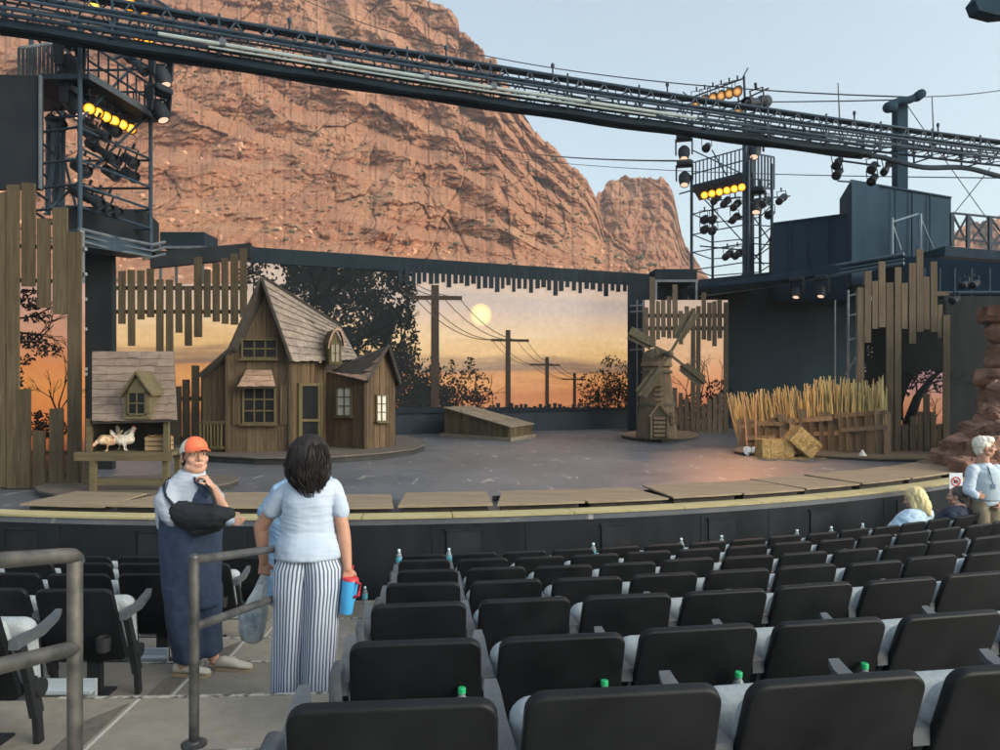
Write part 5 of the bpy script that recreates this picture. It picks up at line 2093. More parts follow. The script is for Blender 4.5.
# ================================================================ rigging: truss, light towers, wing buildings
STEEL = mat('dark_blue_steel', (.014, .030, .050), (.028, .052, .080), .6, ns=5, metal=.1, spec=.3)
STEEL2 = mat('grey_steel', (.07, .085, .10), (.13, .15, .17), .5, ns=6, metal=.3)
CABLE = mat('cable_black', (.008, .018, .030), (.014, .029, .046), .7, spec=.2)
CONDUIT = mat('white_conduit', (.20, .25, .26), (.28, .33, .34), .6)
FIXB = mat('fixture_black', (.008, .013, .020), (.016, .022, .030), .6, spec=.25)
def glow_lamp(name, rim, core, strength):
    t = NT(name)
    tc = t.n('ShaderNodeTexCoord')
    ln = t.n('ShaderNodeVectorMath', operation='LENGTH')
    mp = t.n('ShaderNodeMapping'); mp.inputs['Scale'].default_value = (11, 0, 11)
    t.l(tc.outputs['Object'], mp.inputs[0]); t.l(mp.outputs[0], ln.inputs[0])
    c = t.ramp(ln.outputs['Value'], [(0, core), (.35, core), (.75, rim), (1, tuple(q * .5 for q in rim))])
    t.base((.03, .02, .01)); t.l(c, t.b.inputs['Emission Color'])
    t.b.inputs['Emission Strength'].default_value = strength
    return t.m


LENS_A = glow_lamp('amber_lamp', (1.0, .30, .008), (1.0, .62, .08), 1.2)
LENS_O = glow_lamp('orange_glow_lamp', (.5, .20, .05), (1.0, .55, .20), .4)
LENS_W = glow_lamp('white_lamp', (.9, .55, .38), (1.0, .88, .74), 1.2)
LENS_D = mat('dark_lens', (.01, .012, .016), (.03, .035, .045), .15)

RY = Matrix.Rotation(-PI / 2, 4, 'X')      # lathe axis z -> +y


def lathe_y(mb, prof, y0=0, n=12):
    st = len(mb.v)
    mb.lathe(prof, (0, 0, 0), n, None, cap=False)
    for i in range(st, len(mb.v)):
        v = mb.v[i]
        mb.v[i] = V((v.x, v.z + y0, v.y))
    return mb


def proto_can(lens, label, cat='stage light', s=1.0):
    r = thing('stage_light', label, cat)
    mb = lathe_y(MB(), [(.001, -.16 * s), (.05 * s, -.16 * s), (.085 * s, -.12 * s), (.09 * s, .05 * s), (.105 * s, .16 * s), (.098 * s, .16 * s), (.088 * s, .13 * s)])
    mb.build('can_body', FIXB, r)
    mb = lathe_y(MB(), [(.09 * s, .125 * s), (.05 * s, .14 * s), (.001, .145 * s)])
    mb.build('lens', lens, r)
    mb = MB()
    for x in (-1, 1): mb.bar((x * .115 * s, 0, 0), (x * .115 * s, -.02 * s, .2 * s), .012, .03)
    mb.bar((-.12 * s, -.02 * s, .2 * s), (.12 * s, -.02 * s, .2 * s), .03, .012)
    mb.bar((0, -.02 * s, .2 * s), (0, -.02 * s, .29 * s), .03, .03)
    mb.build('yoke', FIXB, r)
    return r


def proto_profile(label):
    r = thing('profile_spotlight', label, 'stage light')
    mb = lathe_y(MB(), [(.001, -.3), (.07, -.3), (.09, -.26), (.09, -.1), (.06, -.06), (.06, .2), (.085, .22), (.085, .34), (.078, .34), (.07, .3)])
    mb.build('barrel', FIXB, r)
    mb = lathe_y(MB(), [(.076, .3), (.04, .315), (.001, .32)])
    mb.build('lens', LENS_D, r)
    mb = MB()
    for x in (-1, 1): mb.bar((x * .1, 0, 0), (x * .1, 0, .18), .012, .03)
    mb.bar((-.105, 0, .18), (.105, 0, .18), .03, .012)
    mb.bar((0, 0, .18), (0, 0, .27), .03, .03)
    mb.build('yoke', FIXB, r)
    return r


def proto_moving(label):
    r = thing('moving_light', label, 'moving light')
    mb = MB(); pad(mb, .36, .13, .3, .05, .03, Matrix.Translation((0, 0, .34)), 0, 4, 3)
    mb.build('base', FIXB, r)
    mb = MB()
    for x in (-1, 1):
        mb.prism([V((x * .17, -.09, .29)), V((x * .17, .09, .29)), V((x * .17, .05, -.06)), V((x * .17, -.05, -.06))], (x * .035, 0, 0))
    mb.bar((-.19, 0, .275), (.19, 0, .275), .1, .05)
    mb.build('yoke', FIXB, r)
    mb = MB()
    mb.lathe([(.001, .14), (.09, .13), (.135, .06), (.14, -.06), (.115, -.17), (.10, -.22), (.085, -.22)], (0, 0, 0), 16, Matrix.Rotation(math.radians(28), 3, 'X'), cap=False)
    hd = mb.build('head', FIXB, r)
    mb = MB().lathe([(.088, -.205), (.05, -.215), (.001, -.22)], (0, 0, 0), 16, Matrix.Rotation(math.radians(28), 3, 'X'), cap=False)
    mb.build('lens', LENS_W, hd)
    return r


PROTO = {}


def place_light(kind, p, aim, label, group=None, size=None):
    make = {'amber': lambda l: proto_can(LENS_A, l), 'glow': lambda l: proto_can(LENS_O, l), 'dark': lambda l: proto_can(LENS_D, l), 'profile': proto_profile, 'moving': proto_moving}[kind]
    if kind == 'moving':
        d = V(aim) - V(p)
        rot = (0, 0, math.atan2(d.y, d.x) - PI / 2)
    else:
        rot = (V(aim) - V(p)).to_track_quat('Y', 'Z').to_euler()
    if kind not in PROTO:
        o = make(label)
        PROTO[kind] = o
        o.location = p
        o.rotation_euler = rot
        if group: o['group'] = group
        KID[o.name] = [(c, kids(c)) for c in kids(o)]
        WLOC[o.name] = V((0, 0, 0))
    else:
        o = dup(PROTO[kind], p, rot, label, group)
        if 'group' in o.keys() and not group: del o['group']
    if size: o.scale = (size,) * 3
    return o


STC = V((-1, 18, 1))

# ---------------------------------------------------------------- the long truss across the stage
TA, TD = V((-8.0, 12.0, 7.68)), V((21.0, 7.6, -.13))


def T(t, side=0.0, up=0.0):
    p = TA + TD * t
    sag = -.55 * t * (1 - t)
    nx = V((-TD.y, TD.x, 0)).normalized()
    return p + nx * side + V((0, 0, up + sag))


truss = thing('lighting_truss', 'long dark lattice truss spanning the whole stage overhead', 'truss', T(.5))
ts = np.linspace(-.22, 1.25, 60)
mb = MB()
for sd in (-.26, .26):
    for up in (-.10, .34):
        mb.tube([T(t_, sd, up) for t_ in ts], .030, 6)
mb.build('chord', STEEL, truss)
mb = MB()
nb = 120
for i in range(nb):
    a, b = -.22 + 1.47 * i / nb, -.22 + 1.47 * (i + 1) / nb
    for sd in (-.26, .26):
        u0, u1 = (-.10, .34) if i % 2 == 0 else (.34, -.10)
        mb.bar(T(a, sd, u0), T(b, sd, u1), .022, .022)
    s0, s1 = (-.26, .26) if i % 2 == 0 else (.26, -.26)
    mb.bar(T(a, s0, .34), T(b, s1, .34), .02, .02)
    mb.bar(T(a, s0, -.10), T(b, s1, -.10), .02, .02)
    if i % 6 == 0:
        for sd in (-.26, .26): mb.bar(T(a, sd, -.30), T(a, sd, .42), .035, .035)
        mb.bar(T(a, -.26, -.28), T(a, .26, -.28), .03, .03)
mb.build('lattice', STEEL, truss, smooth=0)
mb = MB()
mb.tube([T(t_, 0, .40) for t_ in ts], .055, 6)
mb.tube([T(t_, -.15, .37) for t_ in ts], .04, 6)
mb.build('top_cable_bundle', CABLE, truss)
mb = MB()
ts2 = np.linspace(-.22, .80, 46)
mb.tube([T(t_, -.12, -.30 + .015 * math.sin(t_ * 60)) for t_ in ts2], .092, 8)
mb.tube([T(t_, .12, -.30 + .015 * math.sin(t_ * 47)) for t_ in ts2], .092, 8)
for sd, u_ in ((-.3, -.21), (-.2, -.17), (.05, -.18)): mb.tube([T(t_, sd, u_ + .01 * math.sin(t_ * 80 + sd * 9)) for t_ in ts2], .035, 6)
mb.build('lower_cable_bundle', CABLE, truss)
mb = MB()
for sd, up, r_ in ((-.31, .05, .028), (-.30, .14, .02)):
    mb.tube([T(t_, sd, up) for t_ in np.linspace(-.22, 1.0, 40)], r_, 6)
for sd, up, r_ in ((-.22, .0, .02), (.24, .04, .022), (-.05, .02, .026)):
    mb.tube([T(t_, sd, up + .02 * math.sin(t_ * 31 + sd * 20)) for t_ in np.linspace(-.22, 1.0, 60)], r_, 6)
mb.build('pipe_rail', STEEL, truss)
mb = MB()
mb.tube([T(t_, -.34, -.13) for t_ in np.linspace(.105, .575, 24)], .038, 8)
mb.tube([T(t_, -.36, -.215) for t_ in np.linspace(.14, .53, 20)], .018, 6)
mb.build('conduit', CONDUIT, truss)
for t_ in (.15, .23, .31, .37, .46):
    p = T(t_, -.36, -.10)
    mb = MB().box(p - V((.05, .03, .06)), p + V((.05, .03, .06)))
    mb.build('conduit_box', STEEL2, truss)
mb = MB()
for t_ in (-.1, .02, .2, .33, .43, .55, .66, .78, .9):
    p = T(t_, -.1, .5)
    mb.bar(p - V((0, 0, .1)), p + V((0, 0, .12)), .03, .03)
    mb.ell(p + V((0, 0, .1)), (.04, .04, .06), n=8, k=5)
    mb.build('beacon', STEEL, truss)
    mb = MB()
hose = thing('cable_hose', 'thick dark cable hose sagging under the right end of the truss', 'cable', T(.9, 0, -.4))
mb = MB().tube([T(t_, .05, -.36 + .06 * math.sin((t_ - .78) * 46) - .25 * max(0, t_ - .8)) for t_ in np.linspace(.79, 1.25, 40)], .066, 8)
mb.build('hose', CABLE, hose)

# ---------------------------------------------------------------- overhead wires
WIRE = mat('wire', (.03, .04, .05), (.05, .06, .07), .6)


def wire(label, a, b, sag, r=.018):
    mb = MB()
    pts = []
    for i in range(25):
        f = i / 24
        p = V(a).lerp(V(b), f)
        p.z -= sag * 4 * f * (1 - f)
        pts.append(p)
    mb.tube(pts, r, 5)
    o = mb.build('overhead_wire', WIRE)
    tag(o, label, 'wire', 'overhead wires across the sky')


PT = P(905, 97, 27)
wire('thin wire crossing the sky above the truss, topmost one', P(300, -2, 60), PT, 1.6, .028)
wire('thin wire running right from the tall column top', PT, P(1040, 83, 30), .15, .02)
wire('thin wire crossing the sky just above the truss, second down', P(300, 60, 60), P(898, 100, 27), 1.1, .025)
wire('thin wire between the red mountain and the right light tower, upper one', P(470, 139, 70), P(693, 161, 21.5), .5, .028)
wire('thin wire between the red mountain and the right light tower, lower one', P(470, 152, 70), P(1000, 178, 24), .5, .02)
wire('thin diagonal wire falling right from the tall column', P(907, 105, 27), P(1005, 243, 27), .05, .016)
wire('thin diagonal wire rising to the truss behind the right catwalk', P(955, 212, 27), P(990, 168, 24), .02, .016)
for i, px in enumerate((838, 932)):
    a = P(px, 83 if i == 0 else 97, 18.2 + i)
    b = P(px + 2, 128 if i == 0 else 145, 18.2 + i)
    mb = MB().tube([a, a.lerp(b, .8), b], [.012, .018, .05], 6)
    tag(mb.build('antenna_rod', WIRE), 'thin rod standing on the truss, %s the tall column' % ('left of' if i == 0 else 'right of'), 'rod', 'rods on the truss')

# ---------------------------------------------------------------- light towers


def bars(mb, lst, r=.028, n=6):
    for a, b in lst: mb.tube([V(a), V(b)], r, n)
    return mb


def tower(label, posts, ztop, levels, diag, root_loc, rr=.04):
    r = thing('light_tower', label, 'light tower', root_loc)
    for p in posts:
        mb = MB().tube([V((p[0], p[1], p[2] if len(p) > 2 else 0)), V((p[0], p[1], ztop))], rr, 8)
        mb.build('post', STEEL, r)
    mb = MB()
    m = len(posts)
    for z in levels:
        for i in range(m):
            a, b = posts[i], posts[(i + 1) % m]
            mb.tube([V((a[0], a[1], z)), V((b[0], b[1], z + .02))], .024, 6)
    mb.build('cross_bar', STEEL, r)
    mb = MB()
    for a, b in diag: mb.tube([V(a), V(b)], .026, 6)
    mb.build('diagonal_brace', STEEL, r)
    return r


LP = [(-7.27, 13.0), (-6.93, 14.9, 4.3), (-8.75, 15.0, 4.3), (-8.30, 13.3)]
zL = lambda y, D: EYE + (HY - y) / F * D
lt = tower('left light tower of dark scaffold pipes in front of the mountain', LP, 7.9, [zL(128, 13), zL(160, 13), zL(185, 13), zL(207, 13), 7.9, 7.0],
           [(P(146, 117, 14.9), P(45, 214, 13.2)), (P(80, 120, 13.0), P(140, 60, 14.9)), (P(57, 130, 15), P(78, 215, 14.9)), (P(60, 120, 15), P(48, 200, 13.3)), (P(70, 50, 13.1), P(115, 20, 14.9)), (P(112, 60, 15), P(150, 45, 14.9))], V((-7.8, 14, 0)))
mb = MB()
for x_, px in ((57, 15.0), (48, 14.2), (62, 14.6)):
    mb.tube([P(x_, 215, px), P(x_ + 1, 118, px)], .05, 6)
mb.tube([P(57, 118, 15), P(57, 215, 15)], .09, 8)
mb.build('inner_post', STEEL, lt)
mb = MB()
A_, B_, C_, D_2 = V((-7.13, 13, 6.95)), V((-6.86, 15.2, 6.95)), V((-7.75, 15.2, 6.95)), V((-8.0, 13, 6.95))
mb.prism([A_, B_, C_, D_2], (0, 0, .09))
mb.build('platform', STEEL, lt, smooth=0)
mb = MB().bar(A_ + V((.02, 0, .05)), B_ + V((.02, 0, .05)), .03, .12)
mb.build('platform_edge', STEEL2, lt, smooth=0)
mb = MB()
for (p, q) in ((A_, B_), (B_, C_)):
    for h in (.32, .62): mb.tube([p + V((0, 0, h)), q + V((0, 0, h))], .022, 6)
    for i in range(9):
        c = p.lerp(q, i / 8)
        mb.bar(c + V((0, 0, .09)), c + V((0, 0, .62)), .03, .015)
mb.build('railing', STEEL, lt, smooth=0)
mb = MB()
s0, s1 = P(19, 86, 13.0), P(60, 79, 13.4)
for i in range(11):
    c = s0.lerp(s1, i / 10)
    mb.bar(c, c + V((0, 0, .66)), .055, .012, (0, 1, 0))
mb.bar(s0 + V((0, .01, .66)), s1 + V((0, .01, .66)), .03, .05)
mb.bar(s0 + V((0, .01, .0)), s1 + V((0, .01, .0)), .03, .08)
mb.bar(s1 + V((0, 0, .66)), P(76, 62, 13.2), .03, .05); mb.bar(s1, P(79, 92, 13.1), .03, .08)
mb.build('slat_railing', STEEL2, lt, smooth=0)
mb = MB()
mb.prism([s0 - V((0, 0, .05)), s1 - V((0, 0, .05)), P(80, 93, 13.1), P(80, 110, 14.8), P(38, 112, 14.8)], (0, 0, .05))
mb.build('side_platform', STEEL, lt, smooth=0)
mb = MB()
pA, pB = P(84, 101, 13.25), P(134, 123, 15.0)
mb.tube([pA, pB], .025, 6)
for (a, b, D1, D2) in ((P(45, 118, 13.5), P(80, 116, 13.2), 0, 0), (P(80, 148, 13.1), P(120, 168, 14.3), 0, 0), (P(82, 188, 13.1), P(120, 198, 14.2), 0, 0)):
    mb.tube([a, b], .022, 6)
mb.build('lamp_pipe', STEEL, lt)
GA = 'amber lamps glowing on the left light tower'
for i in range(6):
    f = i / 5
    p = P(88 + 42 * f, 107 + 20.5 * f, 13.3 + 1.7 * f)
    place_light('amber', p, V((-1.5, 6, 1.5)), 'lit amber lamp under the left tower platform, %s' % ['nearest the front post', 'second from the front post', 'third from the front post', 'fourth from the front post', 'fifth from the front post', 'farthest from the front post'][i], GA, 1.05)
for i, (px, py, D, kd) in enumerate(((91, 3, 13.2, 'amber'), (128, 2, 14.4, 'amber'), (142, 7, 14.6, 'glow'), (137, 32, 14.4, 'amber'), (147, 35, 14.6, 'amber'))):
    place_light(kd, P(px, py, D), V((-1.5, 7, 2)), 'amber lamp by the left end of the truss, %s' % ['brightest, above it', 'middle one above it', 'dim one above it', 'seen through the lattice, left one', 'seen through the lattice, right one'][i], 'amber lamps above the left tower', 1.3)
tl = thing('lamp_pipe', 'dark pipe holding amber lamps above the left end of the truss', 'pipe', P(120, 0, 14))
mb = MB().tube([P(60, -6, 13), P(150, -4, 14.8), P(175, 12, 15.4)], .03, 6)
mb.tube([P(150, -4, 14.8), P(152, 60, 14.9)], .035, 6)
mb.tube([P(128, 26, 14.5), P(160, 36, 14.8)], .025, 6)
mb.build('pipe', STEEL, tl)
for i, (px, py) in enumerate(((161, 79), (159, 114))):
    place_light('moving', P(px, py - 4, 14.7), V((0, 12, 0)), 'lit moving head light beside the left tower, %s one' % ('upper' if i == 0 else 'lower'), 'moving lights on the left tower', 1.15)
    mb = MB().tube([P(152, py - 14, 14.9), P(166, py - 14, 14.7)], .025, 6)
    tag(mb.build('bracket_pipe', STEEL), 'short pipe bracket above the %s moving light of the left tower' % ('upper' if i == 0 else 'lower'), 'bracket')
for i, (px, py, D, kd, tx) in enumerate(((134, 62, 14.5, 'profile', 'under the truss'), (70, 66, 13.2, 'moving', 'on its slatted railing'), (75, 103, 13.4, 'moving', 'under its side platform'), (93, 128, 13.6, 'profile', 'below the amber row, left'), (111, 128, 14.3, 'dark', 'below the amber row, right'), (87, 132, 13.4, 'dark', 'tucked behind its front post'), (100, 150, 13.9, 'profile', 'on the long middle pipe'), (111, 158, 14.2, 'dark', 'upper left of four small ones'), (129, 160, 14.7, 'dark', 'upper right of four small ones'), (110, 172, 14.2, 'dark', 'lower left of four small ones'), (129, 174, 14.7, 'dark', 'lower right of four small ones'), (85, 196, 13.3, 'profile', 'lowest row, left'), (95, 201, 13.6, 'profile', 'lowest row, middle'), (105, 205, 13.9, 'profile', 'lowest row, right'), (55, 122, 13.6, 'dark', 'on its left pipe'), (80, 168, 13.3, 'dark', 'halfway down the front post'))):
    place_light(kd, P(px, py, D), V((1, 11, .5)), 'unlit black stage light of the left tower, %s' % tx, 'black stage lights on the left tower', 1.15 if kd != 'moving' else 1.3)

# right tower
RK = 1.4
_P0 = P


def P(px, py, D):
    return _P0(px, py, D * RK)


RP = [(x * RK, y * RK) for x, y in ((5.46, 21.4), (6.62, 20.0), (7.35, 20.3), (7.55, 21.8), (6.4, 22.6))]
rt = tower('right light tower of dark scaffold pipes against the pale sky', RP, 9.95, [zL(211, 21 * RK), zL(232, 21 * RK), zL(250, 21 * RK), zL(268, 21 * RK), 9.3],
           [(P(695, 189, 21.4), P(764, 265, 20.4)), (P(692, 150, 21.4), P(745, 175, 20)), (P(712, 150, 21.4), P(735, 190, 20.6)), (P(742, 200, 20), P(773, 245, 20.8)), (P(742, 275, 20), P(773, 235, 20.8))], V((6.5 * RK, 21 * RK, 0)), .06)
mb = MB()
for px, D, r_ in ((745, 20.1, .10), (752, 20.3, .09), (748, 20.8, .07)):
    mb.tube([P(px, 282, D), P(px, 128, D)], r_, 8)
mb.build('inner_post', STEEL, rt)
mb = MB()
q0, q1 = P(692, 188, 21.4), P(752, 173, 20.0)
bk = V((.84, 2.1, 0))
mb.prism([q0, q1, q1 + bk, q0 + bk], (0, 0, .12))
mb.build('platform', STEEL, rt, smooth=0)
mb = MB()
for h in (.55, 1.0): mb.tube([q0 + V((0, 0, h)), q1 + V((0, 0, h))], .026, 6)
for i in range(16):
    c = q0.lerp(q1, i / 15)
    mb.bar(c, c + V((0, 0, 1.0)), .045, .02, (0, 1, 0))
c0, c1 = P(755, 187, 20.2), P(774, 189, 21.2)
for i in range(7):
    c = c0.lerp(c1, i / 6)
    mb.bar(c, c + V((0, 0, 1.26)), .07, .02, (0, 1, 0))
mb.bar(c0 + V((0, 0, 1.26)), c1 + V((0, 0, 1.26)), .05, .05); mb.bar(c0, c1, .05, .08)
mb.build('railing', STEEL, rt, smooth=0)
mb = MB()
mb.tube([P(697, 196, 21.2), P(748, 183, 20.0)], .04, 6)
mb.tube([P(683, 92, 21.6), P(690, 98, 21.5), P(742, 79, 20), P(748, 68, 20)], .03, 6)
mb.tube([P(744, 76, 20), P(746, 130, 20)], .045, 6)
mb.tube([P(716, 112, 20.6), P(769, 88, 20)], .03, 6)
mb.tube([P(679, 194, 21.5), P(693, 190, 21.4)], .03, 6)
mb.tube([P(700, 246, 21), P(742, 250, 20.2)], .03, 6)
mb.tube([P(728, 222, 20.6), P(750, 214, 20)], .05, 6)
mb.tube([P(757, 199, 20.1), P(790, 196, 20.6)], .03, 6)
mb.build('lamp_pipe', STEEL, rt)
for i in range(6):
    f = i / 5
    place_light('amber', P(705 + 37.5 * f, 194.5 - 8 * f, 21.0 - 1.0 * f), V((0, 9, 1)), 'lit amber lamp under the right tower platform, %s' % ['leftmost', 'second from left', 'third from left', 'fourth from left', 'fifth from left', 'next to the column'][i], 'amber lamps glowing on the right tower', 1.55)
    place_light('glow', P(697 + 41 * f, 101 - 10.5 * f, 21.3 - 1.2 * f), V((0, 8, 0)), 'dim amber lamp in the raked row atop the right light tower, %s' % ['leftmost', 'second from left', 'third from left', 'fourth from left', 'fifth from left', 'topmost'][i], 'dim lamps on top of the right tower', 1.82)
place_light('glow', P(739, 112, 20.2), V((0, 8, 0)), 'single dim amber lamp behind the truss on the right tower', None, 1.82)
place_light('profile', P(758, 102, 20), V((-6, 14, 6)), 'large black spotlight above the truss on the right tower', None, 2.56)
for i, (px, py) in enumerate(((684, 152), (684.5, 178))):
    place_light('moving', P(px, py, 21.4), V((2, 9, 0)), 'lit moving head light left of the right tower, %s one' % ('upper' if i == 0 else 'lower'), 'moving lights on the right tower', 1.69)
for i, (px, py, D, kd, tx) in enumerate(((707, 147, 21, 'dark', 'just under the truss'), (716, 199, 20.9, 'profile', 'under the amber row, left'), (726, 202, 20.6, 'profile', 'under the amber row, middle'), (736, 205, 20.3, 'profile', 'under the amber row, right'), (705, 219, 21, 'dark', 'upper left of four small ones'), (713, 219, 20.9, 'dark', 'upper right of four small ones'), (705, 229, 21, 'dark', 'lower left of four small ones'), (713, 230, 20.9, 'dark', 'lower right of four small ones'), (735, 218, 20.4, 'profile', 'on the slanted arm'), (765, 202, 20.2, 'profile', 'on the outrigger, inner'), (782, 199, 20.6, 'profile', 'on the outrigger, outer'), (770, 214, 20.5, 'dark', 'below the outrigger'), (728, 255, 20.6, 'profile', 'near the bottom, left'), (738, 254, 20.3, 'profile', 'near the bottom, right'), (755, 150, 20.1, 'moving', 'behind its column, upper'), (757, 205, 20.1, 'moving', 'behind its column, lower'))):
    place_light(kd, P(px, py, D), V((0, 12, .5)), 'unlit black stage light of the right tower, %s' % tx, 'black stage lights on the right tower', 1.62)
P = _P0
# fixtures hung from the truss near the column
hp = thing('hanging_pipe', 'short pipe carrying lights under the truss left of the tall column', 'pipe', P(855, 163, 18.5))
mb = MB().tube([P(835, 160, 18.5), P(880, 166, 18.8)], .025, 6)
mb.tube([P(838, 165, 18.5), P(838, 176, 18.5)], .015, 5); mb.tube([P(873, 168, 18.7), P(873, 182, 18.7)], .015, 5)
mb.tube([P(838, 181, 24), P(852, 182, 24.4)], .03, 6)
mb.build('pipe', STEEL, hp)
for i, (px, py, kd) in enumerate(((838, 163, 'dark'), (873, 167, 'dark'), (888, 166, 'profile'), (838, 173, 'dark'), (873, 179, 'dark'))):
    place_light(kd, P(px, py, 18.6), V((px / 100 - 6, 12, 0)), 'black stage light hanging under the truss, %s' % ['upper left', 'upper right', 'next to the column', 'lower left', 'lower right'][i], 'black lights under the truss', 1.1)

# ---------------------------------------------------------------- right wing buildings, column, canopy


def face(name, mats, parent, pts, depth):
    """solid block: front outline in survey pixels with depth, extruded away from the audience"""
    mb = MB().prism([P(*p) for p in pts], depth)
    return mb.build(name, mats, parent, smooth=0)


rwing = thing('wing_building', 'dark blue stepped black box building above the right wing', 'building', at0(860, 26, 0))
face('block', VEILBLUE, rwing, [(773, 223, 27), (851, 213, 25.4), (851, 300, 25.4), (773, 300, 27)], (1, 3.2, 0))
face('tall_block', VEILBLUE, rwing, [(851, 180, 24.5), (951, 197, 26.6), (951, 285, 26.6), (851, 285, 24.5)], (.8, 2.6, 0))
face('fin', VEILBLUE, rwing, [(851.2, 180, 24.45), (878, 184.6, 25), (878, 285, 25), (851.2, 285, 24.45)], (0, -.04, 0))
mb = MB()
for px, y0, D in ((895, 188, 25.2), (912, 191, 25.6), (930, 194, 26.0)):
    mb.bar(P(px, y0, D - .02), P(px, 270, D - .02), .05, .03, (1, 0, 0))
for px, y0, D in ((790, 222, 26.6), (808, 219, 26.2), (828, 217, 25.8)):
    mb.bar(P(px, y0, D - .02), P(px, 272, D - .02), .05, .03, (1, 0, 0))
mb.bar(P(851, 180.5, 24.45), P(951, 197.5, 26.55), .07, .05); mb.bar(P(773, 223.5, 26.95), P(851, 213.5, 25.35), .07, .05)
mb.build('cladding_seam', VEILBLUE, rwing, smooth=0)
mb = MB()
mb.tube([P(892, 218, 24.2), P(892, 262, 24.2)], .05, 6); mb.tube([P(892, 222, 24.2), P(918, 214, 24.6)], .03, 6)
mb.tube([P(920, 214, 24.6), P(920, 258, 24.6)], .06, 6); mb.tube([P(893, 226, 24.2), P(901, 250, 24.2)], .03, 6); mb.tube([P(921, 220, 24.6), P(934, 250, 24.6)], .03, 6)
mb.build('front_brace', mat('blue_grey_steel', (.10, .16, .21), (.15, .21, .26), .6), rwing)
face('side_slab', VEILBLUE, rwing, [(903, 256, 21.5), (1075, 268, 19), (1075, 301, 19), (903, 301, 21.5)], (.6, 3, 0))
mb = MB()
for px in (925, 940, 955, 972, 990):
    D = 21.5 - (px - 903) / 172 * 2.5
    mb.tube([P(px, 268, D - .08), P(px, 298, D - .08)], .02, 5)
mb.tube([P(903, 293, 21.4), P(1075, 292, 18.9)], .05, 6)
mb.build('rail_bars', mat('blue_edge_steel', (.05, .085, .11), (.08, .12, .15), .6), rwing)
face('rear_wall', mat('dark_wing_wall', (.010, .021, .031), (.016, .029, .040), .85, (1, 1, .3), ns=1.5, spec=.12), rwing, [(648, 285, 27.4), (865, 262, 27.4), (865, 432, 27.4), (648, 432, 27.4)], (0, .2, 0))  # black wall, blue veil mixed into its colour
face('inner_wall', BLACKW, rwing, [(944, 296, 18.6), (1090, 296, 18.6), (1090, 452, 18.6), (944, 452, 18.6)], (0, .2, 0))
mb = MB()
mb.prism([P(655, 293, 28), P(700, 286.5, 27), P(770, 276, 24.6), P(862, 260, 21.5), P(905, 253, 20.6), P(905, 263, 20.6), P(862, 271, 21.5), P(770, 288, 24.6), P(700, 297, 27), P(655, 303, 28)], (.5, 2.4, .3))
mb.build('canopy', VEILBLUE, rwing, smooth=0)
mb = MB()
for dy, r_ in ((0, .05), (5, .03), (9, .05)):
    mb.tube([P(700, 287 + dy, 26.9), P(770, 277 + dy, 24.5), P(862, 261 + dy, 21.4), P(904, 254 + dy, 20.5)], r_, 6)
mb.build('canopy_pipe', mat('blue_pipe', (.04, .075, .10), (.07, .11, .14), .55), rwing)
mb = MB()
for px in (848, 857): mb.tube([P(px, 290, 19.6), P(px, 440, 19.6)], .03, 6)
for y in (296, 316, 340, 365): mb.tube([P(848, y, 19.6), P(857, y - 2, 19.6)], .022, 6)
mb.tube([P(835, 300, 21), P(835, 385, 21)], .02, 6); mb.tube([P(846, 375, 19.6), P(857, 355, 19.6)], .022, 6)
mb.build('scaffold', STEEL2, rwing)
pier = thing('black_pier', 'narrow black pier between the sunset screen and the windmill flat', 'pier', at0(638, 26.4, 0))
face('pier_block', FRM, pier, [(627.5, 274, 26.3), (650, 274, 26.3), (650, 431, 26.3), (627.5, 431, 26.3)], (.3, .5, 0))
mb = MB()
for px in (637, 643): mb.tube([P(px, 300, 26.1), P(px, 428, 26.1)], .025, 6)
for y in (306, 312, 330, 350): mb.tube([P(630, y, 26.1), P(646, y - 1, 26.1)], .03, 6)
mb.build('pipe_frame', STEEL2, pier)


def frame_platform(label, x0, x1, y0, ym, y1, D, loc):
    r = thing('lighting_platform', label, 'platform', loc)
    a, b = P(x0, ym, D), P(x1, ym, D)
    zt2 = P(0, y0, D).z
    mb = MB().box((a.x, D, a.z), (b.x, D + 1.1, zt2))
    mb.build('black_box', FRM, r, smooth=0)
    mb = MB()
    for x in (a.x + .03, b.x - .03):
        for yy in (D - .02, D + 1.08):
            mb.bar((x, yy, 0), (x, yy, a.z), .07, .07)
    mb.build('leg', STEEL2, r, smooth=0)
    mb = MB()
    mb.bar((a.x, D - .03, a.z), (b.x, D - .03, a.z), .06, .08); mb.bar((b.x + .01, D, a.z), (b.x + .01, D + 1.1, a.z), .06, .08)
    mb.build('edge_frame', STEEL2, r, smooth=0)
    return r


frame_platform('small black box platform on grey steel legs behind the coop flat', 160, 204, 232, 247.5, 290, 22.6, at0(182, 22.6, 0))
frame_platform('small black box platform on grey steel legs behind the windmill flat', 655, 697, 269, 281, 300, 26.2, at0(676, 26.2, 0))
colm = thing('steel_column', 'tall thick dark column rising behind the truss with a crossarm on top', 'column', at0(903, 27, 0))
face('shaft', VEILBLUE, colm, [(897.5, 104, 27), (908, 104, 27), (908, 215, 27), (897.5, 215, 27)], (0, .4, 0))
mb = MB()
mb.tube([P(890, 105.5, 26.8), P(899, 101, 26.8), P(909, 100, 26.8), P(919, 96, 26.8)], [.16, .13, .14, .12], 8)
mb.build('crossarm', VEILBLUE, colm)
mb = MB()
mb.capsule(P(888.5, 107.5, 26.8), P(892, 107, 26.8), .2, .2)
mb.capsule(P(917, 97, 26.8), P(921, 94, 26.8), .17, .17)
mb.build('end_housing', VEILBLUE, colm)
cat = thing('roof_catwalk', 'dark steel catwalk railing at the far right above the wing roof', 'catwalk', P(980, 240, 23))
mb = MB()
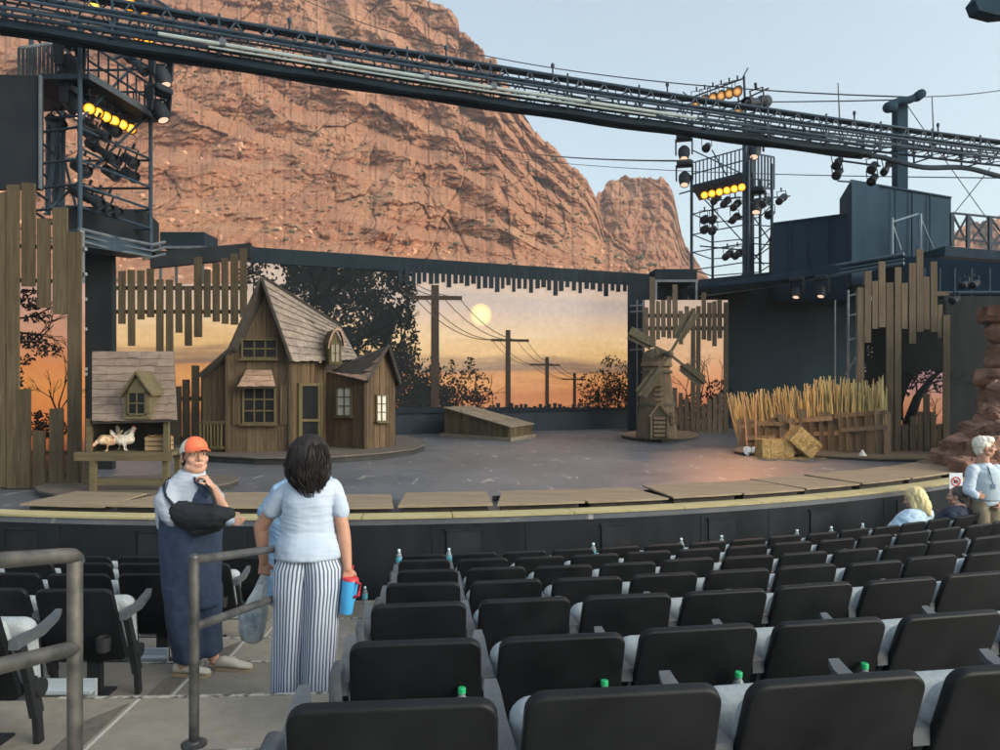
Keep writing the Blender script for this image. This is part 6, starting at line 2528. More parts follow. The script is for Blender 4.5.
xs_ = [952, 968, 990, 1014, 1040]
for i, x in enumerate(xs_):
    mb.bar(P(x, 213 + (x - 952) * .1, 24), P(x, 246 + (x - 952) * .1, 24), .1, .1, (0, 1, 0))
    if i:
        a, b = xs_[i - 1], x
        mb.bar(P(a, 213 + (a - 952) * .1, 24), P(b, 213 + (b - 952) * .1, 24), .06, .06)
        mb.bar(P(a, 238 + (a - 952) * .1, 24), P(b, 238 + (b - 952) * .1, 24), .06, .06)
        mb.bar(P(a, 213 + (a - 952) * .1, 24), P(b, 243 + (b - 952) * .1, 24), .05, .05)
        mb.bar(P(a, 243 + (a - 952) * .1, 24), P(b, 213 + (b - 952) * .1, 24), .05, .05)
mb.build('truss_rail', STEEL, cat, smooth=0)
mb = MB().prism([P(945, 246, 23.9), P(1060, 256, 23), P(1060, 264, 23), P(945, 256, 23.9)], (0, 1.6, 0))
mb.build('walkway', STEEL, cat, smooth=0)
mb = MB()
mst = thing('mast_head', 'dark blue lamp head at the top right corner of the sky', 'lamp', P(992, 0, 14))
mb.prism([P(975, 0, 14), P(984, -12, 14), P(1022, -14, 14), P(1028, 12, 14), P(998, 15, 14), P(979, 10, 14)], (0, .3, 0))
mb.build('housing', VEILBLUE, mst, smooth=0)
mb = MB().tube([P(1015, 4, 14.3), P(1040, 8, 14.4), P(1040, 400, 14.4)], .07, 8)
mb.build('mast', VEILBLUE, mst)
# lights tucked under the right canopy
for i, (px, py, D) in enumerate(((797, 291, 22.6), (822, 290, 22))):
    place_light('moving', P(px, py, D), V((1, 13, 0)), 'lit moving head light under the right canopy, %s' % ('left one' if i == 0 else 'right one'), 'moving lights under the right canopy', 1.05)
for i, (px, py) in enumerate(((965, 285), (975, 284), (955, 300))):
    place_light('dark', P(px, py, 18), V((2, 12, 0)), 'small dark stage light under the far right roof slab, %s' % ['left of the pair', 'right of the pair', 'lower one'][i], 'stage lights under the far right slab', .9)

# ---------------------------------------------------------------- left wing
lw = thing('wing_building', 'black wing structure with overhead beams left of the chicken coop', 'building', at0(95, 14, 0))
face('drape_wall', BLACKW, lw, [(60, 236, 14.6), (112, 236, 14.6), (112, 478, 14.6), (60, 478, 14.6)], (0, .15, 0))
face('upper_box', BLACKW, lw, [(66, 205, 13.6), (147, 211, 15.2), (147, 246, 15.2), (66, 236, 13.6)], (-.3, 1.2, 0))
face('beam', STEEL, lw, [(80, 228, 12.9), (152, 243.5, 15), (152, 256, 15), (80, 246, 12.9)], (-.6, .3, 0))
face('side_return', BLACKW, lw, [(150, 252, 21), (250, 243, 22), (250, 258, 22), (150, 268, 21)], (0, .2, 0))
mb = MB()
for dy, r_ in ((0, .035), (6, .02), (12, .025)):
    mb.tube([P(79, 229 + dy, 12.8), P(115, 238 + dy, 13.9), P(152, 245 + dy, 14.9), P(165, 242 + dy, 15.3)], r_, 6)
mb.build('beam_cable', STEEL2, lw)
mb = MB()
for px, D in ((83, 12.9), (81, 12.75)): mb.tube([P(px, 230, D), P(px, 484, D)], .03, 6)
for y in (250, 275, 300, 330, 370, 375): mb.bar(P(80, y, 12.8), P(86, y - 1, 12.7), .05, .05)
mb.build('stand_pipe', STEEL2, lw)
mp = thing('masking_panel', 'plain dark grey panel above the plank fence at the left edge', 'panel', P(0, 187, 11.5))
face('panel', mat('dark_grey_panel', (.012, .016, .022), (.020, .025, .032), .8, ns=2, spec=.15), mp, [(-70, 73, 12.4), (40, 75.5, 12.4), (40, 189, 12.4), (-70, 189, 12.4)], (0, .1, 0))
mb = MB().bar(P(40.4, 75, 12.38), P(40.4, 189, 12.38), .03, .05, (0, 1, 0))
mb.build('edge_strip', STEEL2, mp, smooth=0)
mb = MB()
for px in (-40, 30): mb.bar(P(px, 189, 12.52), V((P(px, 0, 12.52).x, 12.52, 0)), .06, .06, (0, 1, 0))
mb.build('support_post', STEEL, mp, smooth=0)

# ---------------------------------------------------------------- warm pools from the lit fixtures


def spot(name, p, aim, energy, size, color, blend=.8, rad=.12):
    l = bpy.data.lights.new(name, 'SPOT')
    l.energy = energy
    l.spot_size = math.radians(size)
    l.spot_blend = blend
    l.color = color
    l.shadow_soft_size = rad
    o = bpy.data.objects.new(name, l)
    col.objects.link(o)
    o.location = p
    o.rotation_euler = (V(aim) - V(p)).to_track_quat('-Z', 'Y').to_euler()
    return o


spot('spot_beam', P(738, 186, 27.6), G(742, 474), 1600, 32, (1, .42, .17), 1.0, .5)
spot('spot_beam', P(108, 117, 13.8), V((6.4, 18.6, 1.4)), 4600, 16, (1, .60, .28), .9, .2)
spot('spot_beam', P(730, 190, 28), V((-5.0, 13.6, 1.2)), 2200, 22, (1, .62, .34), .9)
# ================================================================ people
SKIN = mat('skin', (.46, .25, .175), (.56, .33, .24), .55, ns=9, spec=.35)
SKIN2 = mat('tanned_skin', (.36, .185, .125), (.45, .25, .175), .55, ns=9, spec=.35)
WHITE_T = mat('white_jersey', (.36, .43, .54), (.43, .50, .61), .95, ns=7, spec=.1)
TEE_G = mat('pale_grey_tee', (.34, .38, .45), (.42, .46, .53), .95, ns=6, spec=.1)
DENIM = mat('navy_denim', (.016, .030, .062), (.030, .050, .095), .85, ns=18, lo=.35, hi=.65)
SLINGM = mat('black_sling', (.006, .007, .010), (.012, .014, .018), .75, ns=9)
HAIRB = mat('dark_hair', (.008, .007, .008), (.026, .022, .022), .6, (30, 30, 2), ns=2, spec=.22)
HAIRW = mat('white_hair', (.62, .58, .50), (.78, .74, .66), .7, (20, 20, 4), ns=2)
HAIRY = mat('blonde_hair', (.52, .40, .18), (.72, .60, .34), .55, (30, 30, 3), ns=2)
HAIRG = mat('dark_grey_hair', (.045, .04, .036), (.11, .10, .09), .7, (20, 20, 6), ns=3)
CAPO = mat('orange_cap_cloth', (.62, .11, .045), (.72, .16, .07), .8, ns=9)
CAPWH = mat('cream_cap_mesh', (.56, .53, .47), (.66, .63, .57), .85, ns=30)
SHOE = mat('cream_shoe', (.46, .42, .35), (.58, .54, .46), .7, ns=12)
SOLE = mat('tan_sole', (.30, .22, .13), (.38, .29, .19), .8)
BLUE_T = mat('light_blue_cloth', (.24, .42, .62), (.32, .50, .70), .9, ns=7)
BLUE_P = mat('pale_blue_cloth', (.38, .52, .66), (.46, .60, .74), .9, ns=7)
NAVY_T = mat('navy_tee', (.012, .020, .045), (.022, .032, .062), .9, ns=7)
SHIRTW = mat('white_shirt', (.44, .52, .62), (.52, .60, .70), .9, ns=7, spec=.1)
VEST = mat('grey_vest', (.30, .38, .44), (.38, .46, .52), .85, ns=12)
KHAKI = mat('khaki_cloth', (.26, .215, .14), (.35, .29, .20), .9, ns=9)
EYEW = mat('eye_white', (.6, .58, .55), (.66, .64, .6), .3)
IRIS = mat('iris', (.02, .016, .012), (.04, .03, .02), .2)
LIP = mat('lip', (.36, .13, .11), (.42, .17, .14), .5)
t = NT('striped_linen')
uvn = t.n('ShaderNodeUVMap')
sp = t.n('ShaderNodeSeparateXYZ'); t.l(uvn.outputs[0], sp.inputs[0])
nz = t.noise(t.coords((1, 1, 1), False), 6, 4)
ph = t.math('FRACT', t.math('ADD', t.math('MULTIPLY', sp.outputs[0], 34.0), t.math('MULTIPLY', nz, .5)))
st = t.ramp(ph, [(.0, (.48, .53, .61)), (.44, (.48, .53, .61)), (.54, (.075, .10, .165)), (.92, (.075, .10, .165)), (1, (.48, .53, .61))])
t.base(st); t.b.inputs['Roughness'].default_value = .9
STRIPE = t.m


def folds(amp, scale, zs=1.0, ridge=.55):
    def f(me):
        cs = [v.co.copy() for v in me.vertices]
        ns = [v.normal.copy() for v in me.vertices]
        for v, c, n_ in zip(me.vertices, cs, ns):
            q = V((c.x * scale, c.y * scale, c.z * scale * zs))
            w2 = V((c.x * scale * .8 + c.z * scale * .9, c.y * scale * .8, c.z * scale * 3.0 + 1.5 * mnoise.noise(c * scale * .5)))
            rdg = 1 - abs(mnoise.noise(w2)) * 2.2
            v.co = c + n_ * (max(0, rdg) ** 3 * amp * ridge) + n_ * ((mnoise.noise(q) + .5 * mnoise.noise(q * 2.1 + V((5, 3, 1)))) * amp + .007)
    return f


def ering(cx, cz, D, hw, hd, n=28, yaw=0.0, sq=1.0, tiltz=0.0):
    c = P(cx, cz, D)
    r = []
    for j in range(n):
        a = 2 * PI * j / n
        x, y = math.cos(a), math.sin(a)
        x = math.copysign(abs(x) ** sq, x) * hw * D / F
        y = math.copysign(abs(y) ** sq, y) * hd
        xx, yy = x * math.cos(yaw) - y * math.sin(yaw), x * math.sin(yaw) + y * math.cos(yaw)
        r.append(c + V((xx, yy, tiltz * x)))
    return r


def chain(mb, pts, rad, n=12):
    for i in range(len(pts) - 1):
        mb.capsule(pts[i], pts[i + 1], rad[i], rad[i + 1], n, 4)


def hand(mb, w_, d, nrm, side, curl=.5, s=1.0):
    """palm and five fingers: d along the hand, nrm the palm side, side = direction of the thumb"""
    w_, d, nrm = V(w_), V(d).normalized(), V(nrm)
    nrm = (nrm - d * nrm.dot(d)).normalized()
    lat = d.cross(nrm)
    if lat.dot(V(side)) < 0: lat = -lat
    L = [.070, .080, .076, .060]
    for i in range(4):
        o = (.031 - .0205 * i) * s
        k0 = w_ + lat * o * .55
        k1 = w_ + d * .088 * s + lat * o
        mb.capsule(k0, k1, .0165 * s, .0125 * s, 9, 3)
        a = curl * (.8 + .15 * i)
        d1 = d * math.cos(a) + nrm * math.sin(a)
        d2 = d * math.cos(2 * a) + nrm * math.sin(2 * a)
        d3 = d * math.cos(2.7 * a) + nrm * math.sin(2.7 * a)
        p1 = k1 + d1 * L[i] * .45 * s
        p2 = p1 + d2 * L[i] * .32 * s
        p3 = p2 + d3 * L[i] * .25 * s
        chain(mb, [k1, p1, p2, p3], [.0108 * s, .0098 * s, .009 * s, .0078 * s], 8)
    b = w_ + d * .022 * s + lat * .026 * s
    t1 = b + (d * .65 + lat * .75 + nrm * .25).normalized() * .040 * s
    t2 = t1 + (d * .9 + lat * .25 + nrm * (.3 + curl * .5)).normalized() * .030 * s
    t3 = t2 + (d * .95 + nrm * (.3 + curl * .5)).normalized() * .022 * s
    chain(mb, [b, t1, t2, t3], [.016 * s, .0125 * s, .011 * s, .009 * s], 8)


def head_mat(c, f, up=(0, 0, 1), s=1.0):
    f = V(f).normalized()
    up = V(up)
    x = f.cross(up).normalized()
    z = x.cross(f)
    M = Matrix(((x.x, f.x, z.x), (x.y, f.y, z.y), (x.z, f.z, z.z))).to_4x4()
    return Matrix.Translation(V(c)) @ M @ Matrix.Scale(s, 4)


def head(mb, M, s=1.0):
    X = lambda *p: M @ V(p)
    M3 = M.to_3x3()
    e = lambda c, r: mb.ell(X(*c), r, M3, 18, 12)
    k = lambda a, b, ra, rb: mb.capsule(X(*a), X(*b), ra * s, rb * s, 10, 4)
    e((0, -.012, .035), (.076, .096, .088))
    e((0, .022, -.035), (.062, .072, .082))
    e((0, .045, -.085), (.036, .036, .032))
    k((-.04, .072, .026), (.04, .072, .026), .018, .018)
    k((0, .088, .02), (0, .110, -.022), .009, .015)
    k((-.016, .094, -.026), (.016, .094, -.026), .010, .010)
    for q in (-1, 1):
        e((q * .046, .058, -.022), (.024, .026, .026))
        e((q * .079, -.008, -.008), (.011, .021, .033))
        e((q * .052, .018, -.068), (.022, .034, .026))
    k((-.020, .087, -.055), (.020, .087, -.055), .0095, .0095)
    k((-.017, .084, -.067), (.017, .084, -.067), .009, .009)
    k((0, -.02, -.06), (0, -.035, -.17), .056, .060)


def face_parts(M, root, s=1.0, brow=None, sock=True):
    X = lambda *p: M @ V(p)
    M3 = M.to_3x3()
    for q in (-1, 1):
        mb = MB().ell(X(q * .031, .0785, .010), (.0135, .009, .0085), M3, 12, 8)
        ey = mb.build('eye', EYEW, root)
        mb = MB().ell(X(q * .031, .0855, .010), (.0062, .0035, .0066), M3, 10, 6)
        mb.build('iris', IRIS, ey)
        mb = MB().tube([X(q * .014, .088, .028), X(q * .031, .0875, .034), X(q * .05, .074, .028)], [.004 * s, .0045 * s, .003 * s], 6)
        mb.build('eyebrow', brow or HAIRG, root)
    mb = MB().capsule(X(-.020, .0945, -.0605), X(.020, .0945, -.0605), .0035 * s, .0035 * s, 8, 3)
    mb.capsule(X(-.008, .0965, -.055), X(.008, .0965, -.055), .005 * s, .005 * s, 8, 3)
    mb.capsule(X(-.010, .0945, -.066), X(.010, .0945, -.066), .0055 * s, .0055 * s, 8, 3)
    mb.build('mouth', LIP, root)


def shoe(root, heel, d, L=.28, wd=.05):
    """low sneaker from heel point along d (flat on the floor)"""
    heel, d = V(heel), V(d).normalized()
    sx = V((d.y, -d.x, 0))
    rs = []
    for t_, w_, h_ in ((0, .026, .055), (.04, .036, .075), (.22, .038, .085), (.42, .038, .078), (.6, .045, .058), (.8, .047, .045), (.94, .036, .036), (1.0, .018, .024)):
        c = heel + d * L * t_
        ring = []
        for j in range(14):
            a = 2 * PI * j / 14
            y = math.sin(a)
            ring.append(c + sx * w_ * math.cos(a) + V((0, 0, .018 + h_ * .5 + y * h_ * .5)))
        rs.append(ring)
    mb = MB().rings(rs)
    sh_ = mb.build('shoe', SHOE, root, smooth=70)
    rs = []
    for z in (0.001, .022):
        ring = []
        for t_, w_ in ((0, .020), (.03, .036), (.2, .040), (.42, .038), (.62, .047), (.82, .048), (.95, .036), (1.01, .012)):
            ring.append((t_, w_))
        pts = [heel + d * L * t_ + sx * w_ + V((0, 0, z)) for t_, w_ in ring] + [heel + d * L * t_ - sx * w_ + V((0, 0, z)) for t_, w_ in ring[::-1]]
        rs.append(pts)
    MB().rings(rs).build('sole', SOLE, sh_, smooth=50)
    mb = MB()
    for i in range(4):
        c = heel + d * L * (.42 + .07 * i) + V((0, 0, .106 - .016 * i))
        mb.tube([c - sx * .02, c + V((0, 0, .006)), c + sx * .02], .004, 5)
    mb.build('lace', CAPWH, sh_)
    return sh_


def loft(rings_):
    return MB().rings(rings_)


# ---------------------------------------------------------------- woman in striped trousers, seen from behind
D0 = 4.92
zf = TZ[4]
wo = thing('person', 'woman seen from behind in white top and wide blue striped trousers, standing in the aisle', 'person', V((P(308, 0, D0).x, D0, zf)))
mb = MB()
hM = head_mat(P(311, 456, D0 - .02), (-.12, 1, -.06))
head(mb, hM)
nk = P(312, 476, D0)
mb.capsule(nk, P(311, 500, D0), .052, .08)
mb.capsule(P(290, 494, D0), P(333, 493, D0), .042, .042)
for a, b, ra, rb in ((P(311, 500, D0), P(309, 545, D0), .09, .10), (P(298, 560, D0), P(320, 560, D0), .09, .09)): mb.capsule(a, b, ra, rb)
sL, eL, wL = P(281, 496, D0 + .01), P(261, 527, D0 + .09), P(264, 561, D0 + .13)
sR, eR, wR = P(336, 494, D0), P(343.5, 533, D0 + .0), P(347.5, 568, D0 - .03)
chain(mb, [sL, eL], [.046, .049]); chain(mb, [eL, eL.lerp(wL, .3), wL], [.049, .047, .031])
chain(mb, [sR, eR], [.044, .046]); chain(mb, [eR, eR.lerp(wR, .3), wR], [.046, .044, .030])
hand(mb, wL, V((-.03, .06, -1)), (0, 1, 0), (1, 0, 0), 1.0, .95)
hand(mb, wR, V((.02, -.05, -1)), (-.5, 1, 0), (0, 1, 0), .75, .95)
for (x0, x1) in ((294, 290), (320, 317)):
    chain(mb, [P(x0, 560, D0), P((x0 + x1) / 2, 625, D0 + .02), P(x1, 694, D0), V((P(x1, 0, D0).x, D0, zf + .06))], [.105, .06, .04, .035])
remesh(mb, 'body', SKIN2, wo, .0065, 4, .45)
mb = MB()
mb.rings([ering(308.5, 556, D0, 33, .18, tiltz=.0), ering(308.5, 547, D0, 31.5, .165), ering(308.5, 531, D0, 26, .125), ering(309, 514, D0, 24.5, .125), ering(310, 500, D0, 26, .13), ering(311, 490, D0, 27, .115), ering(312, 482, D0, 24.5, .10), ering(312.5, 477, D0, 13, .075), ering(312.5, 474.5, D0, 9.5, .062)])
chain(mb, [P(291, 488, D0), P(280, 498, D0 + .01), P(273, 509, D0 + .04)], [.052, .056, .058])
chain(mb, [P(332, 487, D0), P(337, 498, D0), P(341, 511, D0)], [.052, .054, .055])
remesh(mb, 'shirt', WHITE_T, wo, .008, 3, .5, folds(.007, 7, .6))
mb = MB()
for rs in ([ering(298, 553, D0, 18.5, .14), ering(295.5, 566, D0, 21.5, .16), ering(294, 585, D0, 20, .16), ering(292.5, 610, D0, 18.5, .145), ering(291, 640, D0, 17.5, .135), ering(290, 668, D0, 17, .135), ering(290, 690, D0, 17, .14)],
           [ering(319, 553, D0, 18.5, .14), ering(322, 566, D0, 21.5, .165), ering(322.5, 585, D0, 20, .165), ering(320.5, 610, D0, 19, .15), ering(319, 640, D0, 18.5, .14), ering(317.5, 668, D0, 18, .14), ering(317, 696, D0, 18, .145)]):
    fine = []
    for i in range(len(rs) - 1):
        for q in range(6):
            fine.append([a.lerp(b, q / 6) for a, b in zip(rs[i], rs[i + 1])])
    fine.append(rs[-1])
    nn = len(fine)
    for i, r_ in enumerate(fine):
        c = sum(r_, V()) / len(r_)
        for j in range(len(r_)):
            a = 2 * PI * j / len(r_)
            k_ = 1 + (.02 + .07 * i / nn) * math.sin(a * 5 + i * .06 + c.x * 9) + .03 * mnoise.noise(r_[j] * 6)
            r_[j] = c + (r_[j] - c) * k_
    mb.rings(fine, uv=True)
mb.build('trousers', STRIPE, wo, smooth=80)
mb = MB()
hr_ = [ering(310, 434.5, D0 - .04, 5, .04), ering(309.5, 437.5, D0 - .04, 12, .08), ering(309, 443, D0 - .04, 17, .115), ering(308, 454, D0 - .04, 19.3, .128), ering(307.5, 466, D0 - .04, 20, .125), ering(308.5, 476, D0 - .04, 18.5, .11), ering(310, 485, D0 - .05, 14, .07), ering(311, 492, D0 - .08, 8, .045), ering(311.5, 497, D0 - .09, 3, .02)]
for i, r_ in enumerate(hr_):
    c = sum(r_, V()) / len(r_)
    for j in range(len(r_)):
        r_[j] = c + (r_[j] - c) * (1 + .06 * math.sin(j * 2.1 + i * .5) + .05 * mnoise.noise(r_[j] * 22))
mb.rings(hr_)
hair = mb.build('hair', HAIRB, wo, smooth=80)
mb = MB()
for i in range(330):
    a = U(0, 2 * PI)
    pts = []
    for q in range(7):
        f = q / 6
        y = 436.5 + f * U(46, 62) * (1 if math.sin(a) < .4 else .8)
        hw = np.interp(y, [437, 445, 455, 466, 476, 485, 492, 499], [7, 17, 19.8, 20.6, 19.4, 15.5, 10, 5]) * (1 + U(-.03, .05))
        hd = np.interp(y, [437, 445, 455, 466, 476, 485, 492, 499], [.05, .118, .133, .13, .115, .085, .055, .03])
        c = P(np.interp(y, [437, 466, 499], [310, 307.5, 312]), y, D0 - .04 - .02 * f)
        wv_ = .010 * f * math.sin(q * 1.9 + i * 2.7) + .006 * math.sin(i * 1.3)
        pts.append(c + V((math.cos(a + .1 * math.sin(q)) * (hw + 1.2 * math.sin(i * 5.1) * f) * D0 / F + wv_, math.sin(a) * hd - .07 * max(0, f - .6), 0)))
    mb.tube(pts, [.002, .0032, .0036, .0034, .003, .0024, .001], 4)
mb.build('hair_strands', HAIRB, hair, smooth=60)
for x, y0 in ((290, 0), (317, 0)):
    shoe(wo, V((P(x, 0, D0).x - .01, D0 - .09, zf)), (0.05, 1, 0), .25)
# tumbler in her right hand, carrier bag in her left
tb = thing('tumbler', 'light blue tumbler with red handle held by the woman in striped trousers', 'tumbler', P(347, 612, D0 - .06))
BLT = mat('sky_blue_enamel', (.06, .36, .72), (.08, .42, .80), .35, ns=3)
REDP = mat('red_plastic', (.48, .02, .04), (.58, .04, .06), .4)
p0, p1 = P(346, 613, D0 - .05), P(350.5, 580, D0 - .05)
ax = (p1 - p0)
Lb = ax.length
q_ = ax.to_track_quat('Z', 'Y').to_matrix()
MB().lathe([(.001, 0), (.040, 0), (.043, .006), (.043, Lb * .35), (.050, Lb * .45), (.053, Lb), (.001, Lb)], p0, 20, q_, cap=False).build('cup', BLT, tb)
MB().lathe([(.052, Lb), (.054, Lb + .004), (.05, Lb + .016), (.001, Lb + .018)], p0, 20, q_, cap=False).build('lid', REDP, tb)
MB().tube([p1 + q_ @ V((.02, 0, 0)), p1 + q_ @ V((.03, 0, .09))], .005, 6).build('straw', REDP, tb)
hs_ = q_ @ V((-.55, -.85, 0))
MB().tube([p1 + hs_ * .045, p1 + hs_ * .085 - ax * .02, p1 + hs_ * .088 - ax * .35, p1 + hs_ * .05 - ax * .46], .011, 8).build('handle', REDP, tb)
bag = thing('carrier_bag', 'thin white plastic carrier bag hanging beside the steel handrail', 'bag', P(255, 643, D0 + .16))
t = NT('thin_plastic')
nb_ = t.noise(t.coords((1, 1, 1), False), 7, 5)
t.base(t.ramp(nb_, [(.35, (.16, .22, .27)), (.47, (.38, .42, .44)), (.62, (.54, .55, .54))]))
t.b.inputs['Roughness'].default_value = .3
t.b.inputs['Alpha'].default_value = .82
DB = D0 + .15
mb = MB()
rs = [ering(253, 643, DB, 4, .02), ering(252, 640, DB, 9, .04), ering(252, 630, DB, 12, .06), ering(254, 615, DB, 13.5, .065), ering(257, 600, DB, 10, .05), ering(260, 590, DB, 6.5, .03), ering(261.5, 584, DB, 5, .02)]
for i, r_ in enumerate(rs):
    c = sum(r_, V()) / len(r_)
    for j in range(len(r_)): r_[j] = c + (r_[j] - c) * (1 + .09 * math.sin(j * 1.7 + i * 1.1) + .10 * mnoise.noise(r_[j] * 17))
mb.rings(rs)
mb.build('pouch', t.m, bag, smooth=80)
mb = MB()
hp = P(263.5, 574, D0 + .14)
for x in (257.5, 265.5):
    a = P(x, 586, DB)
    mb.bar(a, hp, .03, .004, (0, 1, 0))
mb.build('bag_handle', t.m, bag)

# ---------------------------------------------------------------- person in cap and dark jumpsuit, arm in a sling
D1 = 5.55
pe = thing('person', 'person in orange cap and navy jumpsuit with one arm in a black sling', 'person', V((P(195, 0, D1).x, D1, zf)))
fdir = V((.66, -.74, .12))
hc = P(194.5, 456.5, D1)
hM = head_mat(hc, fdir, (0.02, 0, 1), 1.1)
mb = MB(); head(mb, hM, 1.1)
mb.ell(hM @ V((0, .03, -.075)), (.062, .055, .05), hM.to_3x3(), 16, 10)
mb.capsule(P(193, 472, D1), P(191, 486, D1), .068, .07)
mb.capsule(P(191, 486, D1), P(190, 502, D1), .07, .09)
mb.capsule(P(177, 495, D1 - .03), P(203, 494, D1 + .04), .045, .045)
mb.capsule(P(190, 500, D1), P(191, 560, D1), .10, .10)
# left arm raised to the chin
eA, wA = P(223, 509, D1 + .0), P(212, 487, D1 - .12)
chain(mb, [P(208, 495, D1 + .05), eA], [.042, .044]); chain(mb, [eA, eA.lerp(wA, .35), wA], [.046, .042, .030])
hand(mb, wA, (P(205, 476, D1 - .14) - wA), (-1, -.2, 0.1), (-.3, -.8, .3), .85, .95)
# right arm inside the sling, wrist and hand showing at its end
eB, wB = P(177, 515, D1 - .16), P(226, 520, D1 - .22)
chain(mb, [P(173, 494, D1 - .06), eB], [.042, .045]); chain(mb, [eB, wB], [.048, .032])
hand(mb, wB, (1, .05, -.12), (0, 1, 0), (0, 0, 1), .5, .85)
for (x0, y0, x1, y1, xf, dd) in ((186, 585, 187, 660, 178, -.07), (202, 585, 212, 652, 217.5, .05)):
    chain(mb, [P(x0, y0, D1 + dd), P((x0 + x1) / 2, 625, D1 + dd - .03), P(x1, y1, D1 + dd), V((P(x1, 0, D1).x, D1 + dd, zf + .07))], [.08, .055, .04, .040])
remesh(mb, 'body', SKIN, pe, .0065, 4, .45)
BRN = mat('dark_brown_hair', (.022, .013, .009), (.05, .032, .022), .6, (20, 20, 5), ns=2)
face_parts(hM, pe, 1, BRN)
mb = MB()
mb.rings([ering(189, 528, D1, 29, .16, yaw=.0), ering(188, 512, D1, 29.5, .165), ering(187, 500, D1, 29, .16), ering(187, 490, D1, 27, .14), ering(188.5, 482, D1, 21, .115), ering(190.5, 476, D1, 14.5, .09), ering(192, 471.5, D1, 10.5, .075)])
chain(mb, [P(174, 490, D1 - .05), P(169, 502, D1 - .12), P(173, 513, D1 - .15)], [.078, .092, .086])
chain(mb, [P(207, 491, D1 + .04), P(215, 500, D1 + .05)], [.062, .062])
remesh(mb, 'tee_shirt', TEE_G, pe, .009, 5, .5, folds(.010, 8, .8))
mb = MB()
mb.rings([ering(193, 604, D1, 26, .15), ering(192, 588, D1, 26.8, .165), ering(191.5, 570, D1, 27.8, .17), ering(191, 548, D1, 28.6, .175), ering(190.5, 528, D1, 29.3, .178), ering(190, 512, D1, 30.2, .176), ering(189.5, 505, D1, 29.8, .172)])
mb.ell(P(205, 508, D1 - .03), (.112, .15, .175), None, 20, 12)
for rs in ([ering(185, 585, D1 - .03, 19, .14), ering(185, 615, D1 - .05, 18, .13), ering(186, 640, D1 - .06, 15.5, .115), ering(187.5, 660, D1 - .06, 12.5, .10)],
           [ering(202, 585, D1 + .03, 18.5, .14), ering(205, 615, D1 + .04, 15.5, .12), ering(209, 638, D1 + .05, 11.5, .11), ering(210.5, 652, D1 + .05, 10.5, .11)]):
    mb.rings(rs)
remesh(mb, 'jumpsuit', DENIM, pe, .010, 4, .5, folds(.014, 7, .35, 0))
mb = MB()
for q in ([P(168, 505, D1 - .20), P(165, 494, D1 - .17), P(168, 484, D1 - .10), P(178, 478.5, D1 - .02)], [P(207, 497, D1 - .16), P(200, 485, D1 - .14), P(194, 479, D1 - .09)]):
    for i in range(len(q) - 1): mb.bar(q[i], q[i + 1], .012, .036)
mb.build('straps', DENIM, pe, smooth=60)
# sling pouch with its strap
mb = MB()
chain(mb, [P(180, 512, D1 - .17), P(196, 517, D1 - .22), P(216, 517, D1 - .235), P(226, 516, D1 - .22)], [.078, .088, .080, .058], 14)
chain(mb, [P(181, 518, D1 - .17), P(198, 527, D1 - .2), P(216, 524, D1 - .215)], [.055, .06, .05], 14)
sl_ = remesh(mb, 'sling', SLINGM, pe, .008, 3, .5, folds(.007, 12, 1.2))
mb = MB()
for q in ([P(183, 512, D1 - .245), P(174, 506, D1 - .235), P(167, 497, D1 - .20), P(164.5, 487, D1 - .12), P(170, 480, D1 - .0)], [P(216, 512, D1 - .26), P(214, 500, D1 - .235), P(210, 489, D1 - .20), P(205, 482, D1 - .15)]):
    for i in range(len(q) - 1): mb.bar(q[i], q[i + 1], .014, .045, (0, -1, .3))
    mb.build('sling_strap', SLINGM, sl_, smooth=60)
    mb = MB()
mb = MB().capsule(P(226, 519, D1 - .22), P(229.5, 520, D1 - .225), .043, .040, 12, 4)
mb.build('bandage', WHITE_T, pe)
# cap
X = lambda *p: hM @ V(p)
mb = MB()
rs = []
for i in range(9):
    a = PI / 2 * i / 8
    rs.append([X(math.cos(t_) * .0865 * math.cos(a), -.012 + math.sin(t_) * .108 * math.cos(a), .040 + .092 * math.sin(a) + .012 * math.cos(a) * math.sin(t_)) for t_ in np.linspace(0, 2 * PI, 29)[:-1]])
rs = [[p - (hM.to_3x3() @ V((0, 0, .014))) for p in rs[0]]] + rs
mb.rings(rs)
cp = mb.build('cap', CAPWH, pe, smooth=70)
mb = MB()
rs = []
for i in range(9):
    a = PI / 2 * i / 8 * .96
    rs.append([X(math.cos(t_) * .0885 * math.cos(a), -.012 + math.sin(t_) * .1105 * math.cos(a), .041 + .094 * math.sin(a) + .012 * math.cos(a) * math.sin(t_)) for t_ in np.linspace(math.radians(28), math.radians(152), 16)])
mb.rings(rs, cap=False, closed=False)
mb.build('cap_front', CAPO, cp, smooth=70)
mb = MB()
top, bot = [], []
for t_ in np.linspace(math.radians(22), math.radians(158), 18):
    x, y = math.cos(t_), math.sin(t_)
    top.append((X(x * .084, -.012 + y * .104, .048 + .010 * y), X(x * .084, -.012 + y * .104 + .088 * max(0, y) ** .6, .040 - .018 * abs(x) + .004)))
rs = [[a, b, b - hM.to_3x3() @ V((0, 0, .006)), a - hM.to_3x3() @ V((0, 0, .006))] for a, b in top]
mb.rings(rs)
mb.build('cap_brim', CAPO, cp, smooth=50)
mb = MB()
mb.ell(X(0, -.045, .005), (.083, .072, .062), hM.to_3x3(), 18, 10)
mb.ell(X(0, -.06, -.03), (.07, .05, .05), hM.to_3x3(), 16, 8)
for q in (-1, 1): mb.capsule(X(q * .078, .018, .03), X(q * .080, .012, -.02), .012, .007)
remesh(mb, 'hair', BRN, pe, .006, 2, .5)
shoe(pe, V((P(173, 0, D1 - .08).x, D1 - .06, zf)), (1, -.10, 0), .275)
